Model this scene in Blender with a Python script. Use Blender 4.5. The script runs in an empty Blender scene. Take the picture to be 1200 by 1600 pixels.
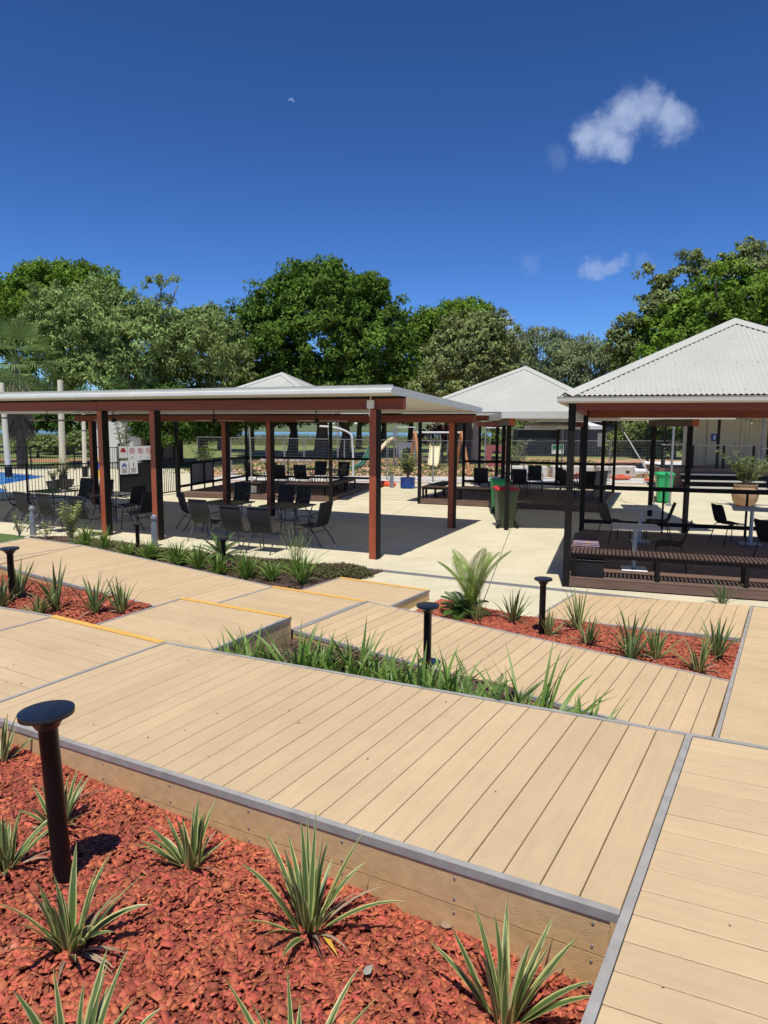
import bpy, bmesh, math, random
import numpy as np
from mathutils import Vector, Matrix, Euler
from math import sin, cos, pi, radians

random.seed(7)
rng = np.random.default_rng(11)
scene = bpy.context.scene
COL = scene.collection

# ------------------------------------------------------------ camera, light
cam_data = bpy.data.cameras.new("camera")
cam_data.lens = 24.75
cam_data.sensor_width = 36
cam_data.clip_start = 0.05
cam_data.clip_end = 6000
cam = bpy.data.objects.new("camera", cam_data)
COL.objects.link(cam)
cam.matrix_world = Matrix(((0.99998, 0.00554, 0.00068, 0.0), (-0.00068, 0.12187, -0.99255, 0.0), (-0.00558, 0.99253, 0.12187, 2.6), (0, 0, 0, 1)))
cp, cr = radians(7.0), radians(0.32)
f = Vector((0, cos(cp), -sin(cp))); r0 = Vector((1, 0, 0)); u0 = r0.cross(f)
r1 = r0 * cos(cr) + u0 * sin(cr); u1 = u0 * cos(cr) - r0 * sin(cr)
cam.matrix_world = Matrix(((r1.x, u1.x, -f.x, 0), (r1.y, u1.y, -f.y, 0), (r1.z, u1.z, -f.z, 2.6), (0, 0, 0, 1)))
scene.camera = cam

SUN_EL, SUN_AZ = radians(69), radians(190)      # azimuth measured clockwise from +Y
world = bpy.data.worlds.new("World"); scene.world = world
world.use_nodes = True
wn = world.node_tree; wn.nodes.clear()
def WN(t, **k):
    n = wn.nodes.new(t)
    for a, b in k.items(): setattr(n, a, b)
    return n
sky = WN('ShaderNodeTexSky', sky_type='NISHITA', sun_disc=False)
sky.sun_elevation = SUN_EL; sky.sun_rotation = SUN_AZ
sky.altitude = 0; sky.air_density = 1.0; sky.dust_density = 0.05; sky.ozone_density = 6.0
bg = WN('ShaderNodeBackground'); bg.inputs[1].default_value = 0.12
out = WN('ShaderNodeOutputWorld')
geo = WN('ShaderNodeNewGeometry')
# direction of view in the sky = -incoming
neg = WN('ShaderNodeVectorMath', operation='SCALE'); neg.inputs[3].default_value = -1
wn.links.new(geo.outputs['Incoming'], neg.inputs[0])
def math_node(op, a, b=None, clamp=False):
    n = WN('ShaderNodeMath', operation=op, use_clamp=clamp)
    for i, v in enumerate((a, b)):
        if v is None: continue
        if hasattr(v, 'links') or hasattr(v, 'is_linked'): wn.links.new(v, n.inputs[i])
        else: n.inputs[i].default_value = v
    return n.outputs[0]
warp = WN('ShaderNodeTexNoise'); warp.inputs['Scale'].default_value = 22; warp.inputs['Detail'].default_value = 7; warp.inputs['Roughness'].default_value = 0.62
wn.links.new(neg.outputs[0], warp.inputs['Vector'])
wsub = WN('ShaderNodeVectorMath', operation='SUBTRACT'); wsub.inputs[1].default_value = (0.5, 0.5, 0.5)
wn.links.new(warp.outputs['Color'], wsub.inputs[0])
wsc = WN('ShaderNodeVectorMath', operation='SCALE'); wsc.inputs[3].default_value = 0.055
wn.links.new(wsub.outputs[0], wsc.inputs[0])
wadd = WN('ShaderNodeVectorMath', operation='ADD')
wn.links.new(neg.outputs[0], wadd.inputs[0]); wn.links.new(wsc.outputs[0], wadd.inputs[1])
fine = WN('ShaderNodeTexNoise'); fine.inputs['Scale'].default_value = 60; fine.inputs['Detail'].default_value = 6; fine.inputs['Roughness'].default_value = 0.6
wn.links.new(neg.outputs[0], fine.inputs['Vector'])
total = None
# clouds as soft puffs at directions of the sky: (direction, radius, density)
PUFFS = [((0.2478, 0.9042, 0.3478), 0.0270, 0.80), ((0.2672, 0.8974, 0.3511), 0.0360, 0.85), ((0.2821, 0.8983, 0.3369), 0.0248, 0.75), ((0.2869, 0.8851, 0.3665), 0.0338, 0.80), ((0.3062, 0.8765, 0.3715), 0.0315, 0.70), ((0.3287, 0.8745, 0.3567), 0.0315, 0.75), ((0.3451, 0.8700, 0.3521), 0.0225, 0.40), ((0.2135, 0.9202, 0.3282), 0.0180, 0.12), ((0.2544, 0.9461, 0.2003), 0.0124, 0.40), ((0.2649, 0.9427, 0.2028), 0.0146, 0.45), ((0.2768, 0.9386, 0.2060), 0.0169, 0.50), ((0.2885, 0.9344, 0.2091), 0.0158, 0.45), ((0.2986, 0.9307, 0.2115), 0.0124, 0.30), ((0.1892, 0.9587, 0.2123), 0.0203, 0.16), ((0.3244, 0.9227, 0.2082), 0.0158, 0.15), ((0.1590, 0.9779, 0.1360), 0.0225, 0.75), ((0.1722, 0.9770, 0.1258), 0.0203, 0.50)]
for d, rad, den in PUFFS:
    dist = WN('ShaderNodeVectorMath', operation='DISTANCE'); dist.inputs[1].default_value = d
    wn.links.new(wadd.outputs[0], dist.inputs[0])
    mr = WN('ShaderNodeMapRange', interpolation_type='SMOOTHSTEP')
    mr.inputs[1].default_value = rad; mr.inputs[2].default_value = rad * 0.25
    mr.inputs[3].default_value = 0; mr.inputs[4].default_value = den
    wn.links.new(dist.outputs['Value'], mr.inputs[0])
    total = mr.outputs[0] if total is None else math_node('MAXIMUM', total, mr.outputs[0])
fmr = WN('ShaderNodeMapRange'); fmr.inputs[1].default_value = 0.3; fmr.inputs[2].default_value = 0.62; fmr.inputs[3].default_value = 0.68; fmr.inputs[4].default_value = 1.0
wn.links.new(fine.outputs['Fac'], fmr.inputs[0])
total = math_node('MULTIPLY', total, fmr.outputs[0], True)
# saturate the sky a little, as in deep tropical air
sepc = WN('ShaderNodeSeparateColor'); comb = WN('ShaderNodeCombineColor'); wn.links.new(sky.outputs[0], sepc.inputs[0])
for ci, (gm_, am_) in enumerate(((1.5, 0.63), (1.48, 0.775), (1.65, 1.07))):
    v_ = math_node('MULTIPLY', sepc.outputs[ci], 0.124); v_ = math_node('POWER', v_, gm_); v_ = math_node('MULTIPLY', v_, am_ / 0.124); wn.links.new(v_, comb.inputs[ci])
mix = WN('ShaderNodeMix', data_type='RGBA'); mix.inputs[7].default_value = (3.3, 4.0, 5.6, 1)
wn.links.new(total, mix.inputs[0]); wn.links.new(comb.outputs[0], mix.inputs[6])
# the thin day moon
md = WN('ShaderNodeVectorMath', operation='DISTANCE'); md.inputs[1].default_value = (-0.1159, 0.9127, 0.3919)
wn.links.new(neg.outputs[0], md.inputs[0])
md2 = WN('ShaderNodeVectorMath', operation='DISTANCE'); md2.inputs[1].default_value = (-0.1169, 0.9139, 0.3887)
wn.links.new(neg.outputs[0], md2.inputs[0])
m1 = math_node('LESS_THAN', md.outputs['Value'], 0.0036)
m2 = math_node('GREATER_THAN', md2.outputs['Value'], 0.0042)
mm = math_node('MULTIPLY', math_node('MULTIPLY', m1, m2), 0.3)
mix2 = WN('ShaderNodeMix', data_type='RGBA'); mix2.inputs[7].default_value = (3.6, 4.4, 6.2, 1)
wn.links.new(mm, mix2.inputs[0]); wn.links.new(mix.outputs[2], mix2.inputs[6])
wn.links.new(mix2.outputs[2], bg.inputs[0]); wn.links.new(bg.outputs[0], out.inputs[0])

sun_data = bpy.data.lights.new("sun", 'SUN'); sun_data.energy = 4.1; sun_data.angle = radians(0.5); sun_data.color = (1.0, 0.95, 0.86)
sun = bpy.data.objects.new("sun", sun_data); COL.objects.link(sun)
sdir = Vector((sin(SUN_AZ) * cos(SUN_EL), cos(SUN_AZ) * cos(SUN_EL), sin(SUN_EL)))
sun.rotation_euler = sdir.to_track_quat('Z', 'Y').to_euler(); sun.location = (0, 0, 30)
scene.view_settings.view_transform = 'Standard'; scene.view_settings.look = 'None'
scene.view_settings.gamma = 1; scene.view_settings.exposure = 0.22; scene.view_settings.use_curve_mapping = False

# ------------------------------------------------------------ materials
MATS = {}
def nm(m, t, **k):
    n = m.node_tree.nodes.new(t)
    for a, b in k.items(): setattr(n, a, b)
    return n
def mat(name, col, rough=0.6, metal=0.0, var=0.12, scale=6.0, bump=0.0, bscale=60.0, col2=None, stretch=None, rnd=0.0, island=0.0, detail=5, spec=0.5, coat=0.0, trans=0.0, hue=0.0, world_space=False, col3=None):
    """procedural material: base colour broken up by noise, optional per-object / per-piece variation and fine relief"""
    m = bpy.data.materials.new(name); m.use_nodes = True
    nt = m.node_tree; L = nt.links.new
    p = nt.nodes['Principled BSDF']
    p.inputs['Roughness'].default_value = rough; p.inputs['Metallic'].default_value = metal
    p.inputs['Specular IOR Level'].default_value = spec
    if coat: p.inputs['Coat Weight'].default_value = coat; p.inputs['Coat Roughness'].default_value = 0.15
    tc = nm(m, 'ShaderNodeTexCoord'); vec = tc.outputs['Object']
    if world_space:
        g = nm(m, 'ShaderNodeNewGeometry'); vec = g.outputs['Position']
    if rnd:
        oi = nm(m, 'ShaderNodeObjectInfo')
        va = nm(m, 'ShaderNodeVectorMath', operation='ADD'); vs = nm(m, 'ShaderNodeVectorMath', operation='SCALE'); vs.inputs[3].default_value = 17
        cmb = nm(m, 'ShaderNodeCombineXYZ'); L(oi.outputs['Random'], cmb.inputs[0]); L(oi.outputs['Random'], cmb.inputs[2])
        L(cmb.outputs[0], vs.inputs[0]); L(vec, va.inputs[0]); L(vs.outputs[0], va.inputs[1]); vec = va.outputs[0]
    if stretch:
        mp = nm(m, 'ShaderNodeMapping'); mp.inputs['Scale'].default_value = stretch; L(vec, mp.inputs[0]); vec = mp.outputs[0]
    nz = nm(m, 'ShaderNodeTexNoise'); nz.inputs['Scale'].default_value = scale; nz.inputs['Detail'].default_value = detail; nz.inputs['Roughness'].default_value = 0.6
    L(vec, nz.inputs['Vector'])
    c2 = col2 or tuple(c * (1 - var) for c in col)
    c1 = col if col2 else tuple(min(1, c * (1 + var)) for c in col)
    ramp = nm(m, 'ShaderNodeValToRGB'); L(nz.outputs['Fac'], ramp.inputs[0])
    ramp.color_ramp.elements[0].position = 0.33; ramp.color_ramp.elements[0].color = (*c2, 1)
    ramp.color_ramp.elements[1].position = 0.67; ramp.color_ramp.elements[1].color = (*c1, 1)
    if col3:
        e = ramp.color_ramp.elements.new(0.85); e.color = (*col3, 1)
    cur = ramp.outputs[0]
    if rnd or island or hue:
        h = nm(m, 'ShaderNodeHueSaturation'); L(cur, h.inputs['Color'])
        if island or hue:
            gi = nm(m, 'ShaderNodeNewGeometry'); src = gi.outputs['Random Per Island']
        else: src = oi.outputs['Random']
        mr = nm(m, 'ShaderNodeMapRange'); L(src, mr.inputs[0]); a = island or rnd
        mr.inputs[3].default_value = 1 - a; mr.inputs[4].default_value = 1 + a; L(mr.outputs[0], h.inputs['Value'])
        if hue:
            mh = nm(m, 'ShaderNodeMapRange'); wn_ = nm(m, 'ShaderNodeMath', operation='FRACT'); w2 = nm(m, 'ShaderNodeMath', operation='MULTIPLY'); w2.inputs[1].default_value = 7.31
            L(src, w2.inputs[0]); L(w2.outputs[0], wn_.inputs[0]); L(wn_.outputs[0], mh.inputs[0]); mh.inputs[3].default_value = 0.5 - hue; mh.inputs[4].default_value = 0.5 + hue; L(mh.outputs[0], h.inputs['Hue'])
        cur = h.outputs[0]
    L(cur, p.inputs['Base Color'])
    if bump:
        nb = nm(m, 'ShaderNodeTexNoise'); nb.inputs['Scale'].default_value = bscale; nb.inputs['Detail'].default_value = 4; L(vec, nb.inputs['Vector'])
        b = nm(m, 'ShaderNodeBump'); b.inputs['Strength'].default_value = bump; b.inputs['Distance'].default_value = 0.01
        L(nb.outputs['Fac'], b.inputs['Height']); L(b.outputs[0], p.inputs['Normal'])
    if trans:
        tr = nm(m, 'ShaderNodeBsdfTranslucent'); ms = nm(m, 'ShaderNodeMixShader'); ms.inputs[0].default_value = trans
        L(cur, tr.inputs['Color']); L(p.outputs[0], ms.inputs[1]); L(tr.outputs[0], ms.inputs[2]); L(ms.outputs[0], nt.nodes['Material Output'].inputs[0])
    MATS[name] = m
    return m
mat('decking', (0.60, 0.442, 0.252), 0.62, var=0.045, scale=3.0, stretch=(1.0, 9, 9), bump=0.25, bscale=40, rnd=0.05)
mat('fascia_timber', (0.64, 0.445, 0.215), 0.62, var=0.12, scale=3.0, stretch=(0.8, 9, 9), bump=0.3, bscale=30, rnd=0.04)
mat('aluminium', (0.33, 0.315, 0.285), 0.65, 0.0, var=0.14, scale=9, spec=0.3)
mat('galvanised', (0.30, 0.31, 0.32), 0.45, 0.4, var=0.18, scale=14)
mat('yellow_nosing', (0.72, 0.42, 0.09), 0.6, var=0.12, scale=30)
mat('dark_gap', (0.02, 0.016, 0.012), 0.9)
mat('black_metal', (0.006, 0.0065, 0.008), 0.35, 0.0, var=0.3, scale=5, spec=0.3)
mat('navy_cap', (0.010, 0.011, 0.016), 0.28, 0.0, var=0.2, scale=8)
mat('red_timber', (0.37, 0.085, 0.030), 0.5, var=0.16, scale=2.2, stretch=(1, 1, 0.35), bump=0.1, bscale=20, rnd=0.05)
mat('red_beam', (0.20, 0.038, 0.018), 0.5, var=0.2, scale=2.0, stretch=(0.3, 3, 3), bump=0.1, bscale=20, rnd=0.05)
mat('black_post', (0.010, 0.008, 0.007), 0.7, var=0.3, scale=4, spec=0.25)
mat('brown_deck', (0.15, 0.090, 0.065), 0.6, var=0.18, scale=3, stretch=(0.7, 8, 8), bump=0.2, bscale=30, rnd=0.07)
mat('brown_slat', (0.09, 0.052, 0.042), 0.6, var=0.2, scale=5, rnd=0.12)
mat('roof_metal', (0.485, 0.485, 0.425), 0.5, var=0.035, scale=1.2, spec=0.4)
mat('roof_trim', (0.52, 0.50, 0.43), 0.45, var=0.04, scale=2)
mat('roof_panel', (0.56, 0.55, 0.50), 0.4, var=0.04, scale=2)
mat('soffit', (0.72, 0.69, 0.61), 0.6, var=0.03, scale=2)
mat('gutter_metal', (0.66, 0.66, 0.59), 0.38, 0.2, var=0.05, scale=2)
mat('concrete', (0.65, 0.592, 0.42), 0.85, col2=(0.56, 0.505, 0.345), scale=0.9, bump=0.25, bscale=120, detail=9, world_space=True)
mat('kerb_concrete', (0.55, 0.53, 0.48), 0.85, var=0.1, scale=3, bump=0.2)
mat('drain_grate', (0.33, 0.33, 0.33), 0.5, 0.5, var=0.15, scale=20)
mat('mulch_chip', (0.47, 0.122, 0.060), 0.8, col2=(0.33, 0.075, 0.038), scale=5, col3=(0.58, 0.32, 0.22), island=0.42, hue=0.012, bump=0.3, bscale=90)
mat('mulch_soil', (0.20, 0.045, 0.024), 0.95, var=0.4, scale=30)
mat('dark_mulch', (0.075, 0.045, 0.032), 0.95, var=0.4, scale=25, bump=0.6, bscale=50)
mat('bark_chip', (0.13, 0.08, 0.055), 0.9, var=0.3, scale=5, island=0.5)
mat('sling_fabric', (0.020, 0.019, 0.018), 0.75, var=0.15, scale=30)
mat('chair_metal', (0.05, 0.052, 0.06), 0.4, 0.3, var=0.15)
mat('table_glass', (0.02, 0.02, 0.022), 0.15, 0.0, var=0.1)
mat('cafe_top', (0.42, 0.43, 0.45), 0.35, 0.3, var=0.06)
mat('cafe_metal', (0.48, 0.50, 0.53), 0.35, 0.5, var=0.06)
mat('green_plastic', (0.022, 0.40, 0.125), 0.4, var=0.06, scale=3)
mat('olive_plastic', (0.075, 0.10, 0.050), 0.45, var=0.1, scale=3)
mat('red_plastic', (0.55, 0.03, 0.035), 0.4, var=0.1, scale=3)
mat('orange_plastic', (0.75, 0.10, 0.03), 0.5, var=0.15, scale=3)
mat('rubber', (0.015, 0.015, 0.015), 0.8)
mat('blue_glaze', (0.015, 0.06, 0.30), 0.25, var=0.15)
mat('terracotta', (0.36, 0.22, 0.12), 0.8, var=0.15, scale=8, bump=0.2)
mat('grey_pot', (0.045, 0.045, 0.048), 0.7, var=0.2)
mat('grey_paint', (0.20, 0.22, 0.25), 0.5, var=0.08, scale=5)
mat('pale_timber', (0.72, 0.66, 0.50), 0.75, var=0.12, scale=2, stretch=(3, 3, 0.5), bump=0.2)
mat('orange_timber', (0.45, 0.20, 0.075), 0.6, var=0.2, scale=3, stretch=(2, 2, .5))
mat('cream_wall', (0.50, 0.45, 0.34), 0.6, var=0.04, scale=2)
mat('white_wall', (0.62, 0.60, 0.55), 0.7, var=0.05, scale=2)
mat('navy_wall', (0.018, 0.024, 0.035), 0.55, var=0.12, scale=2)
mat('dark_panel', (0.016, 0.016, 0.018), 0.75, var=0.1, spec=0.25)
mat('grey_board', (0.24, 0.24, 0.25), 0.6, var=0.05)
mat('white_plastic', (0.74, 0.74, 0.72), 0.5, var=0.03)
mat('sign_white', (0.78, 0.77, 0.74), 0.5, var=0.02)
mat('sign_red', (0.55, 0.03, 0.03), 0.5, var=0.05)
mat('sign_blue', (0.02, 0.05, 0.36), 0.5, var=0.05)
mat('sign_green', (0.02, 0.22, 0.09), 0.5, var=0.05)
mat('sign_black', (0.02, 0.02, 0.02), 0.5, var=0.05)
mat('yellow_plastic', (0.72, 0.50, 0.05), 0.5, var=0.08)
mat('cream_plastic', (0.72, 0.62, 0.38), 0.4, var=0.05)
mat('slide_green', (0.02, 0.12, 0.07), 0.35, var=0.1)
mat('play_panel', (0.32, 0.10, 0.10), 0.5, var=0.1)
mat('grass', (0.105, 0.155, 0.035), 0.95, col2=(0.055, 0.10, 0.02), scale=3, bump=0.8, bscale=40, detail=8)
mat('grass_blade', (0.17, 0.23, 0.06), 0.8, var=0.3, scale=2, island=0.3, trans=0.25)
mat('reed', (0.20, 0.22, 0.09), 0.85, var=0.35, scale=0.15, island=0.25, trans=0.2)
mat('far_bank', (0.10, 0.13, 0.045), 0.95, var=0.35, scale=0.05, world_space=True)
mat('bark', (0.12, 0.10, 0.08), 0.95, var=0.35, scale=3, stretch=(3, 3, 0.6), bump=0.8, bscale=8)
mat('bark_pale', (0.30, 0.27, 0.22), 0.9, var=0.25, scale=3, stretch=(3, 3, 0.8), bump=0.4, bscale=8)
mat('palm_bark', (0.10, 0.09, 0.075), 0.95, var=0.3, scale=3, stretch=(1, 1, 4), bump=0.8, bscale=8)
mat('dead_frond', (0.15, 0.12, 0.085), 0.95, var=0.3, scale=3, island=0.3)
mat('leaf_mango', (0.112, 0.20, 0.026), 0.7, var=0.35, scale=0.45, island=0.35, hue=0.018, trans=0.28, spec=0.2)
mat('leaf_dark', (0.065, 0.135, 0.018), 0.7, var=0.35, scale=0.4, island=0.35, hue=0.02, trans=0.22, spec=0.18)
mat('leaf_bright', (0.15, 0.25, 0.028), 0.7, var=0.35, scale=0.4, island=0.35, hue=0.02, trans=0.25, spec=0.18)
mat('leaf_greygreen', (0.25, 0.34, 0.11), 0.7, var=0.3, scale=0.4, island=0.35, hue=0.03, trans=0.22, spec=0.18)
mat('leaf_olive', (0.23, 0.28, 0.10), 0.7, var=0.3, scale=0.4, island=0.35, hue=0.03, trans=0.2, spec=0.18)
mat('leaf_eucalypt', (0.24, 0.29, 0.135), 0.7, var=0.3, scale=0.3, island=0.3, hue=0.03, trans=0.2, spec=0.18)
mat('leaf_fan', (0.17, 0.25, 0.075), 0.7, var=0.25, scale=1, island=0.25, trans=0.2)
mat('strap_green', (0.13, 0.22, 0.045), 0.45, var=0.3, scale=4, island=0.3, hue=0.015, trans=0.2)
mat('palm_green', (0.20, 0.30, 0.035), 0.45, var=0.3, scale=3, island=0.25, hue=0.02, trans=0.25)
mat('cycad_green', (0.085, 0.16, 0.03), 0.4, var=0.25, scale=3, island=0.25, trans=0.2)
mat('yellow_leaf', (0.36, 0.42, 0.12), 0.6, var=0.3, scale=5, island=0.3, trans=0.3)
mat('ground_cover', (0.12, 0.135, 0.04), 0.8, col2=(0.12, 0.065, 0.04), scale=4, island=0.4, hue=0.03, trans=0.15)
mat('shrub_leaf', (0.20, 0.26, 0.075), 0.6, var=0.3, scale=3, island=0.35, hue=0.02, trans=0.25)
mat('plum_leaf', (0.13, 0.03, 0.035), 0.6, var=0.3, scale=3, island=0.35, trans=0.2)
mat('dry_leaf', (0.28, 0.20, 0.13), 0.8, var=0.3, scale=6)
mat('gold_leaf', (0.60, 0.36, 0.05), 0.6, var=0.2, scale=6)
mat('pebble', (0.30, 0.28, 0.23), 0.8, var=0.2)
mat('bulb', (0.75, 0.72, 0.62), 0.2)
mat('wire', (0.02, 0.02, 0.02), 0.6)
mat('red_earth', (0.42, 0.20, 0.11), 0.95, var=0.15, scale=1.0, bump=0.3)

def stains(name, scale, amount, lo=0.35, hi=0.62):
    m = MATS[name]; nt = m.node_tree; p = nt.nodes['Principled BSDF']; lk = p.inputs['Base Color'].links[0]; src = lk.from_socket
    g = nm(m, 'ShaderNodeNewGeometry'); nz = nm(m, 'ShaderNodeTexNoise'); nz.inputs['Scale'].default_value = scale; nz.inputs['Detail'].default_value = 9; nz.inputs['Roughness'].default_value = 0.7
    nt.links.new(g.outputs['Position'], nz.inputs['Vector']); mr = nm(m, 'ShaderNodeMapRange'); mr.inputs[1].default_value = lo; mr.inputs[2].default_value = hi; mr.inputs[3].default_value = 1 - amount; mr.inputs[4].default_value = 1.0
    nt.links.new(nz.outputs['Fac'], mr.inputs[0]); h = nm(m, 'ShaderNodeHueSaturation'); nt.links.new(src, h.inputs['Color']); nt.links.new(mr.outputs[0], h.inputs['Value']); nt.links.new(h.outputs[0], p.inputs['Base Color'])
stains('decking', 1.3, 0.10); stains('decking', 9.0, 0.10, 0.25, 0.40); stains('concrete', 2.5, 0.12, 0.3, 0.5); stains('roof_metal', 0.8, 0.08)
def striped_leaf(name, green, cream, w0, w1):
    """strap leaf, green centre with cream margins, by the leaf's own UV across its width"""
    m = bpy.data.materials.new(name); m.use_nodes = True; nt = m.node_tree; L = nt.links.new
    p = nt.nodes['Principled BSDF']; p.inputs['Roughness'].default_value = 0.42
    uv = nm(m, 'ShaderNodeUVMap'); sp = nm(m, 'ShaderNodeSeparateXYZ'); L(uv.outputs[0], sp.inputs[0])
    d = nm(m, 'ShaderNodeMath', operation='SUBTRACT'); d.inputs[1].default_value = 0.5; L(sp.outputs[0], d.inputs[0])
    a = nm(m, 'ShaderNodeMath', operation='ABSOLUTE'); L(d.outputs[0], a.inputs[0])
    mp = nm(m, 'ShaderNodeMapping'); mp.inputs['Scale'].default_value = (26, 0.8, 1); L(uv.outputs[0], mp.inputs[0])
    nz = nm(m, 'ShaderNodeTexNoise'); nz.inputs['Scale'].default_value = 1.0; L(mp.outputs[0], nz.inputs['Vector'])
    ad = nm(m, 'ShaderNodeMath', operation='MULTIPLY_ADD'); ad.inputs[1].default_value = 0.16; L(nz.outputs['Fac'], ad.inputs[0]); L(a.outputs[0], ad.inputs[2])
    mr = nm(m, 'ShaderNodeMapRange'); mr.inputs[1].default_value = w0 + 0.08; mr.inputs[2].default_value = w1 + 0.08; L(ad.outputs[0], mr.inputs[0])
    mx = nm(m, 'ShaderNodeMix', data_type='RGBA'); mx.inputs[6].default_value = (*green, 1); mx.inputs[7].default_value = (*cream, 1); L(mr.outputs[0], mx.inputs[0])
    # dry brownish tip along the length
    mt = nm(m, 'ShaderNodeMapRange'); mt.inputs[1].default_value = 0.93; mt.inputs[2].default_value = 1.0; L(sp.outputs[1], mt.inputs[0])
    mx2 = nm(m, 'ShaderNodeMix', data_type='RGBA'); mx2.inputs[7].default_value = (0.30, 0.14, 0.07, 1); L(mt.outputs[0], mx2.inputs[0]); L(mx.outputs[2], mx2.inputs[6])
    hs = nm(m, 'ShaderNodeHueSaturation'); g = nm(m, 'ShaderNodeNewGeometry'); r = nm(m, 'ShaderNodeMapRange'); r.inputs[3].default_value = 0.75; r.inputs[4].default_value = 1.25
    L(g.outputs['Random Per Island'], r.inputs[0]); L(r.outputs[0], hs.inputs['Value']); L(mx2.outputs[2], hs.inputs['Color'])
    L(hs.outputs[0], p.inputs['Base Color'])
    tr = nm(m, 'ShaderNodeBsdfTranslucent'); ms = nm(m, 'ShaderNodeMixShader'); ms.inputs[0].default_value = 0.32
    L(hs.outputs[0], tr.inputs['Color']); L(p.outputs[0], ms.inputs[1]); L(tr.outputs[0], ms.inputs[2]); L(ms.outputs[0], nt.nodes['Material Output'].inputs[0])
    MATS[name] = m
striped_leaf('variegated_leaf', (0.115, 0.185, 0.055), (0.60, 0.60, 0.24), 0.26, 0.37)
striped_leaf('green_strap', (0.17, 0.285, 0.05), (0.34, 0.45, 0.11), 0.40, 0.46)
striped_leaf('green_leaf', (0.13, 0.20, 0.065), (0.40, 0.44, 0.18), 0.38, 0.46)

# ground: grass broken by patches of orange earth near the playground
m = bpy.data.materials.new('lawn_and_earth'); m.use_nodes = True; nt = m.node_tree; L = nt.links.new
p = nt.nodes['Principled BSDF']; p.inputs['Roughness'].default_value = 0.95
g = nm(m, 'ShaderNodeNewGeometry')
n1 = nm(m, 'ShaderNodeTexNoise'); n1.inputs['Scale'].default_value = 0.28; n1.inputs['Detail'].default_value = 8; n1.inputs['Roughness'].default_value = 0.65; L(g.outputs['Position'], n1.inputs['Vector'])
n2 = nm(m, 'ShaderNodeTexNoise'); n2.inputs['Scale'].default_value = 1.6; n2.inputs['Detail'].default_value = 8; L(g.outputs['Position'], n2.inputs['Vector'])
gr = nm(m, 'ShaderNodeValToRGB'); L(n2.outputs['Fac'], gr.inputs[0])
gr.color_ramp.elements[0].position = 0.3; gr.color_ramp.elements[0].color = (0.12, 0.155, 0.035, 1)
gr.color_ramp.elements[1].position = 0.75; gr.color_ramp.elements[1].color = (0.25, 0.27, 0.085, 1)
er = nm(m, 'ShaderNodeValToRGB'); L(n2.outputs['Fac'], er.inputs[0])
er.color_ramp.elements[0].color = (0.40, 0.20, 0.10, 1); er.color_ramp.elements[1].color = (0.62, 0.38, 0.24, 1)
sx = nm(m, 'ShaderNodeSeparateXYZ'); L(g.outputs['Position'], sx.inputs[0])
b1 = nm(m, 'ShaderNodeMapRange'); b1.inputs[1].default_value = 62; b1.inputs[2].default_value = 56; L(sx.outputs[1], b1.inputs[0])
b2 = nm(m, 'ShaderNodeMapRange'); b2.inputs[1].default_value = -14; b2.inputs[2].default_value = -9; L(sx.outputs[0], b2.inputs[0])
bm_ = nm(m, 'ShaderNodeMath', operation='MULTIPLY'); L(b1.outputs[0], bm_.inputs[0]); L(b2.outputs[0], bm_.inputs[1])
th = nm(m, 'ShaderNodeMapRange'); th.inputs[1].default_value = 0.40; th.inputs[2].default_value = 0.46; L(n1.outputs['Fac'], th.inputs[0])
fa = nm(m, 'ShaderNodeMath', operation='MULTIPLY'); L(bm_.outputs[0], fa.inputs[0]); L(th.outputs[0], fa.inputs[1])
mx = nm(m, 'ShaderNodeMix', data_type='RGBA'); L(fa.outputs[0], mx.inputs[0]); L(gr.outputs[0], mx.inputs[6]); L(er.outputs[0], mx.inputs[7])
L(mx.outputs[2], p.inputs['Base Color'])
MATS['lawn_and_earth'] = m
# water
def water(name, col, rough, bs, bstr):
    m = bpy.data.materials.new(name); m.use_nodes = True; nt = m.node_tree; L = nt.links.new
    p = nt.nodes['Principled BSDF']; p.inputs['Roughness'].default_value = rough; p.inputs['Base Color'].default_value = (*col, 1); p.inputs['IOR'].default_value = 1.33
    g = nm(m, 'ShaderNodeNewGeometry'); nz = nm(m, 'ShaderNodeTexNoise'); nz.inputs['Scale'].default_value = bs; nz.inputs['Detail'].default_value = 4; L(g.outputs['Position'], nz.inputs['Vector'])
    r = nm(m, 'ShaderNodeValToRGB'); r.color_ramp.elements[0].position = .4; r.color_ramp.elements[1].position = .62
    r.color_ramp.elements[0].color = (*[c * 0.8 for c in col], 1); r.color_ramp.elements[1].color = (*[min(1, c * 1.5) for c in col], 1); L(nz.outputs['Fac'], r.inputs[0]); L(r.outputs[0], p.inputs['Base Color'])
    b = nm(m, 'ShaderNodeBump'); b.inputs['Strength'].default_value = bstr; b.inputs['Distance'].default_value = 0.05; L(nz.outputs['Fac'], b.inputs['Height']); L(b.outputs[0], p.inputs['Normal'])
    MATS[name] = m
water('pool_water', (0.02, 0.17, 0.55), 0.12, 3.0, 0.5)
water('lake_water', (0.05, 0.12, 0.22), 0.15, 0.5, 0.3)
# towel-like coloured cushion print
m = mat('cushion_print', (0.45, 0.25, 0.10), 0.8, col2=(0.12, 0.14, 0.35), scale=12, col3=(0.45, 0.35, 0.30), stretch=(1, 2.4, 1))

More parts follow.
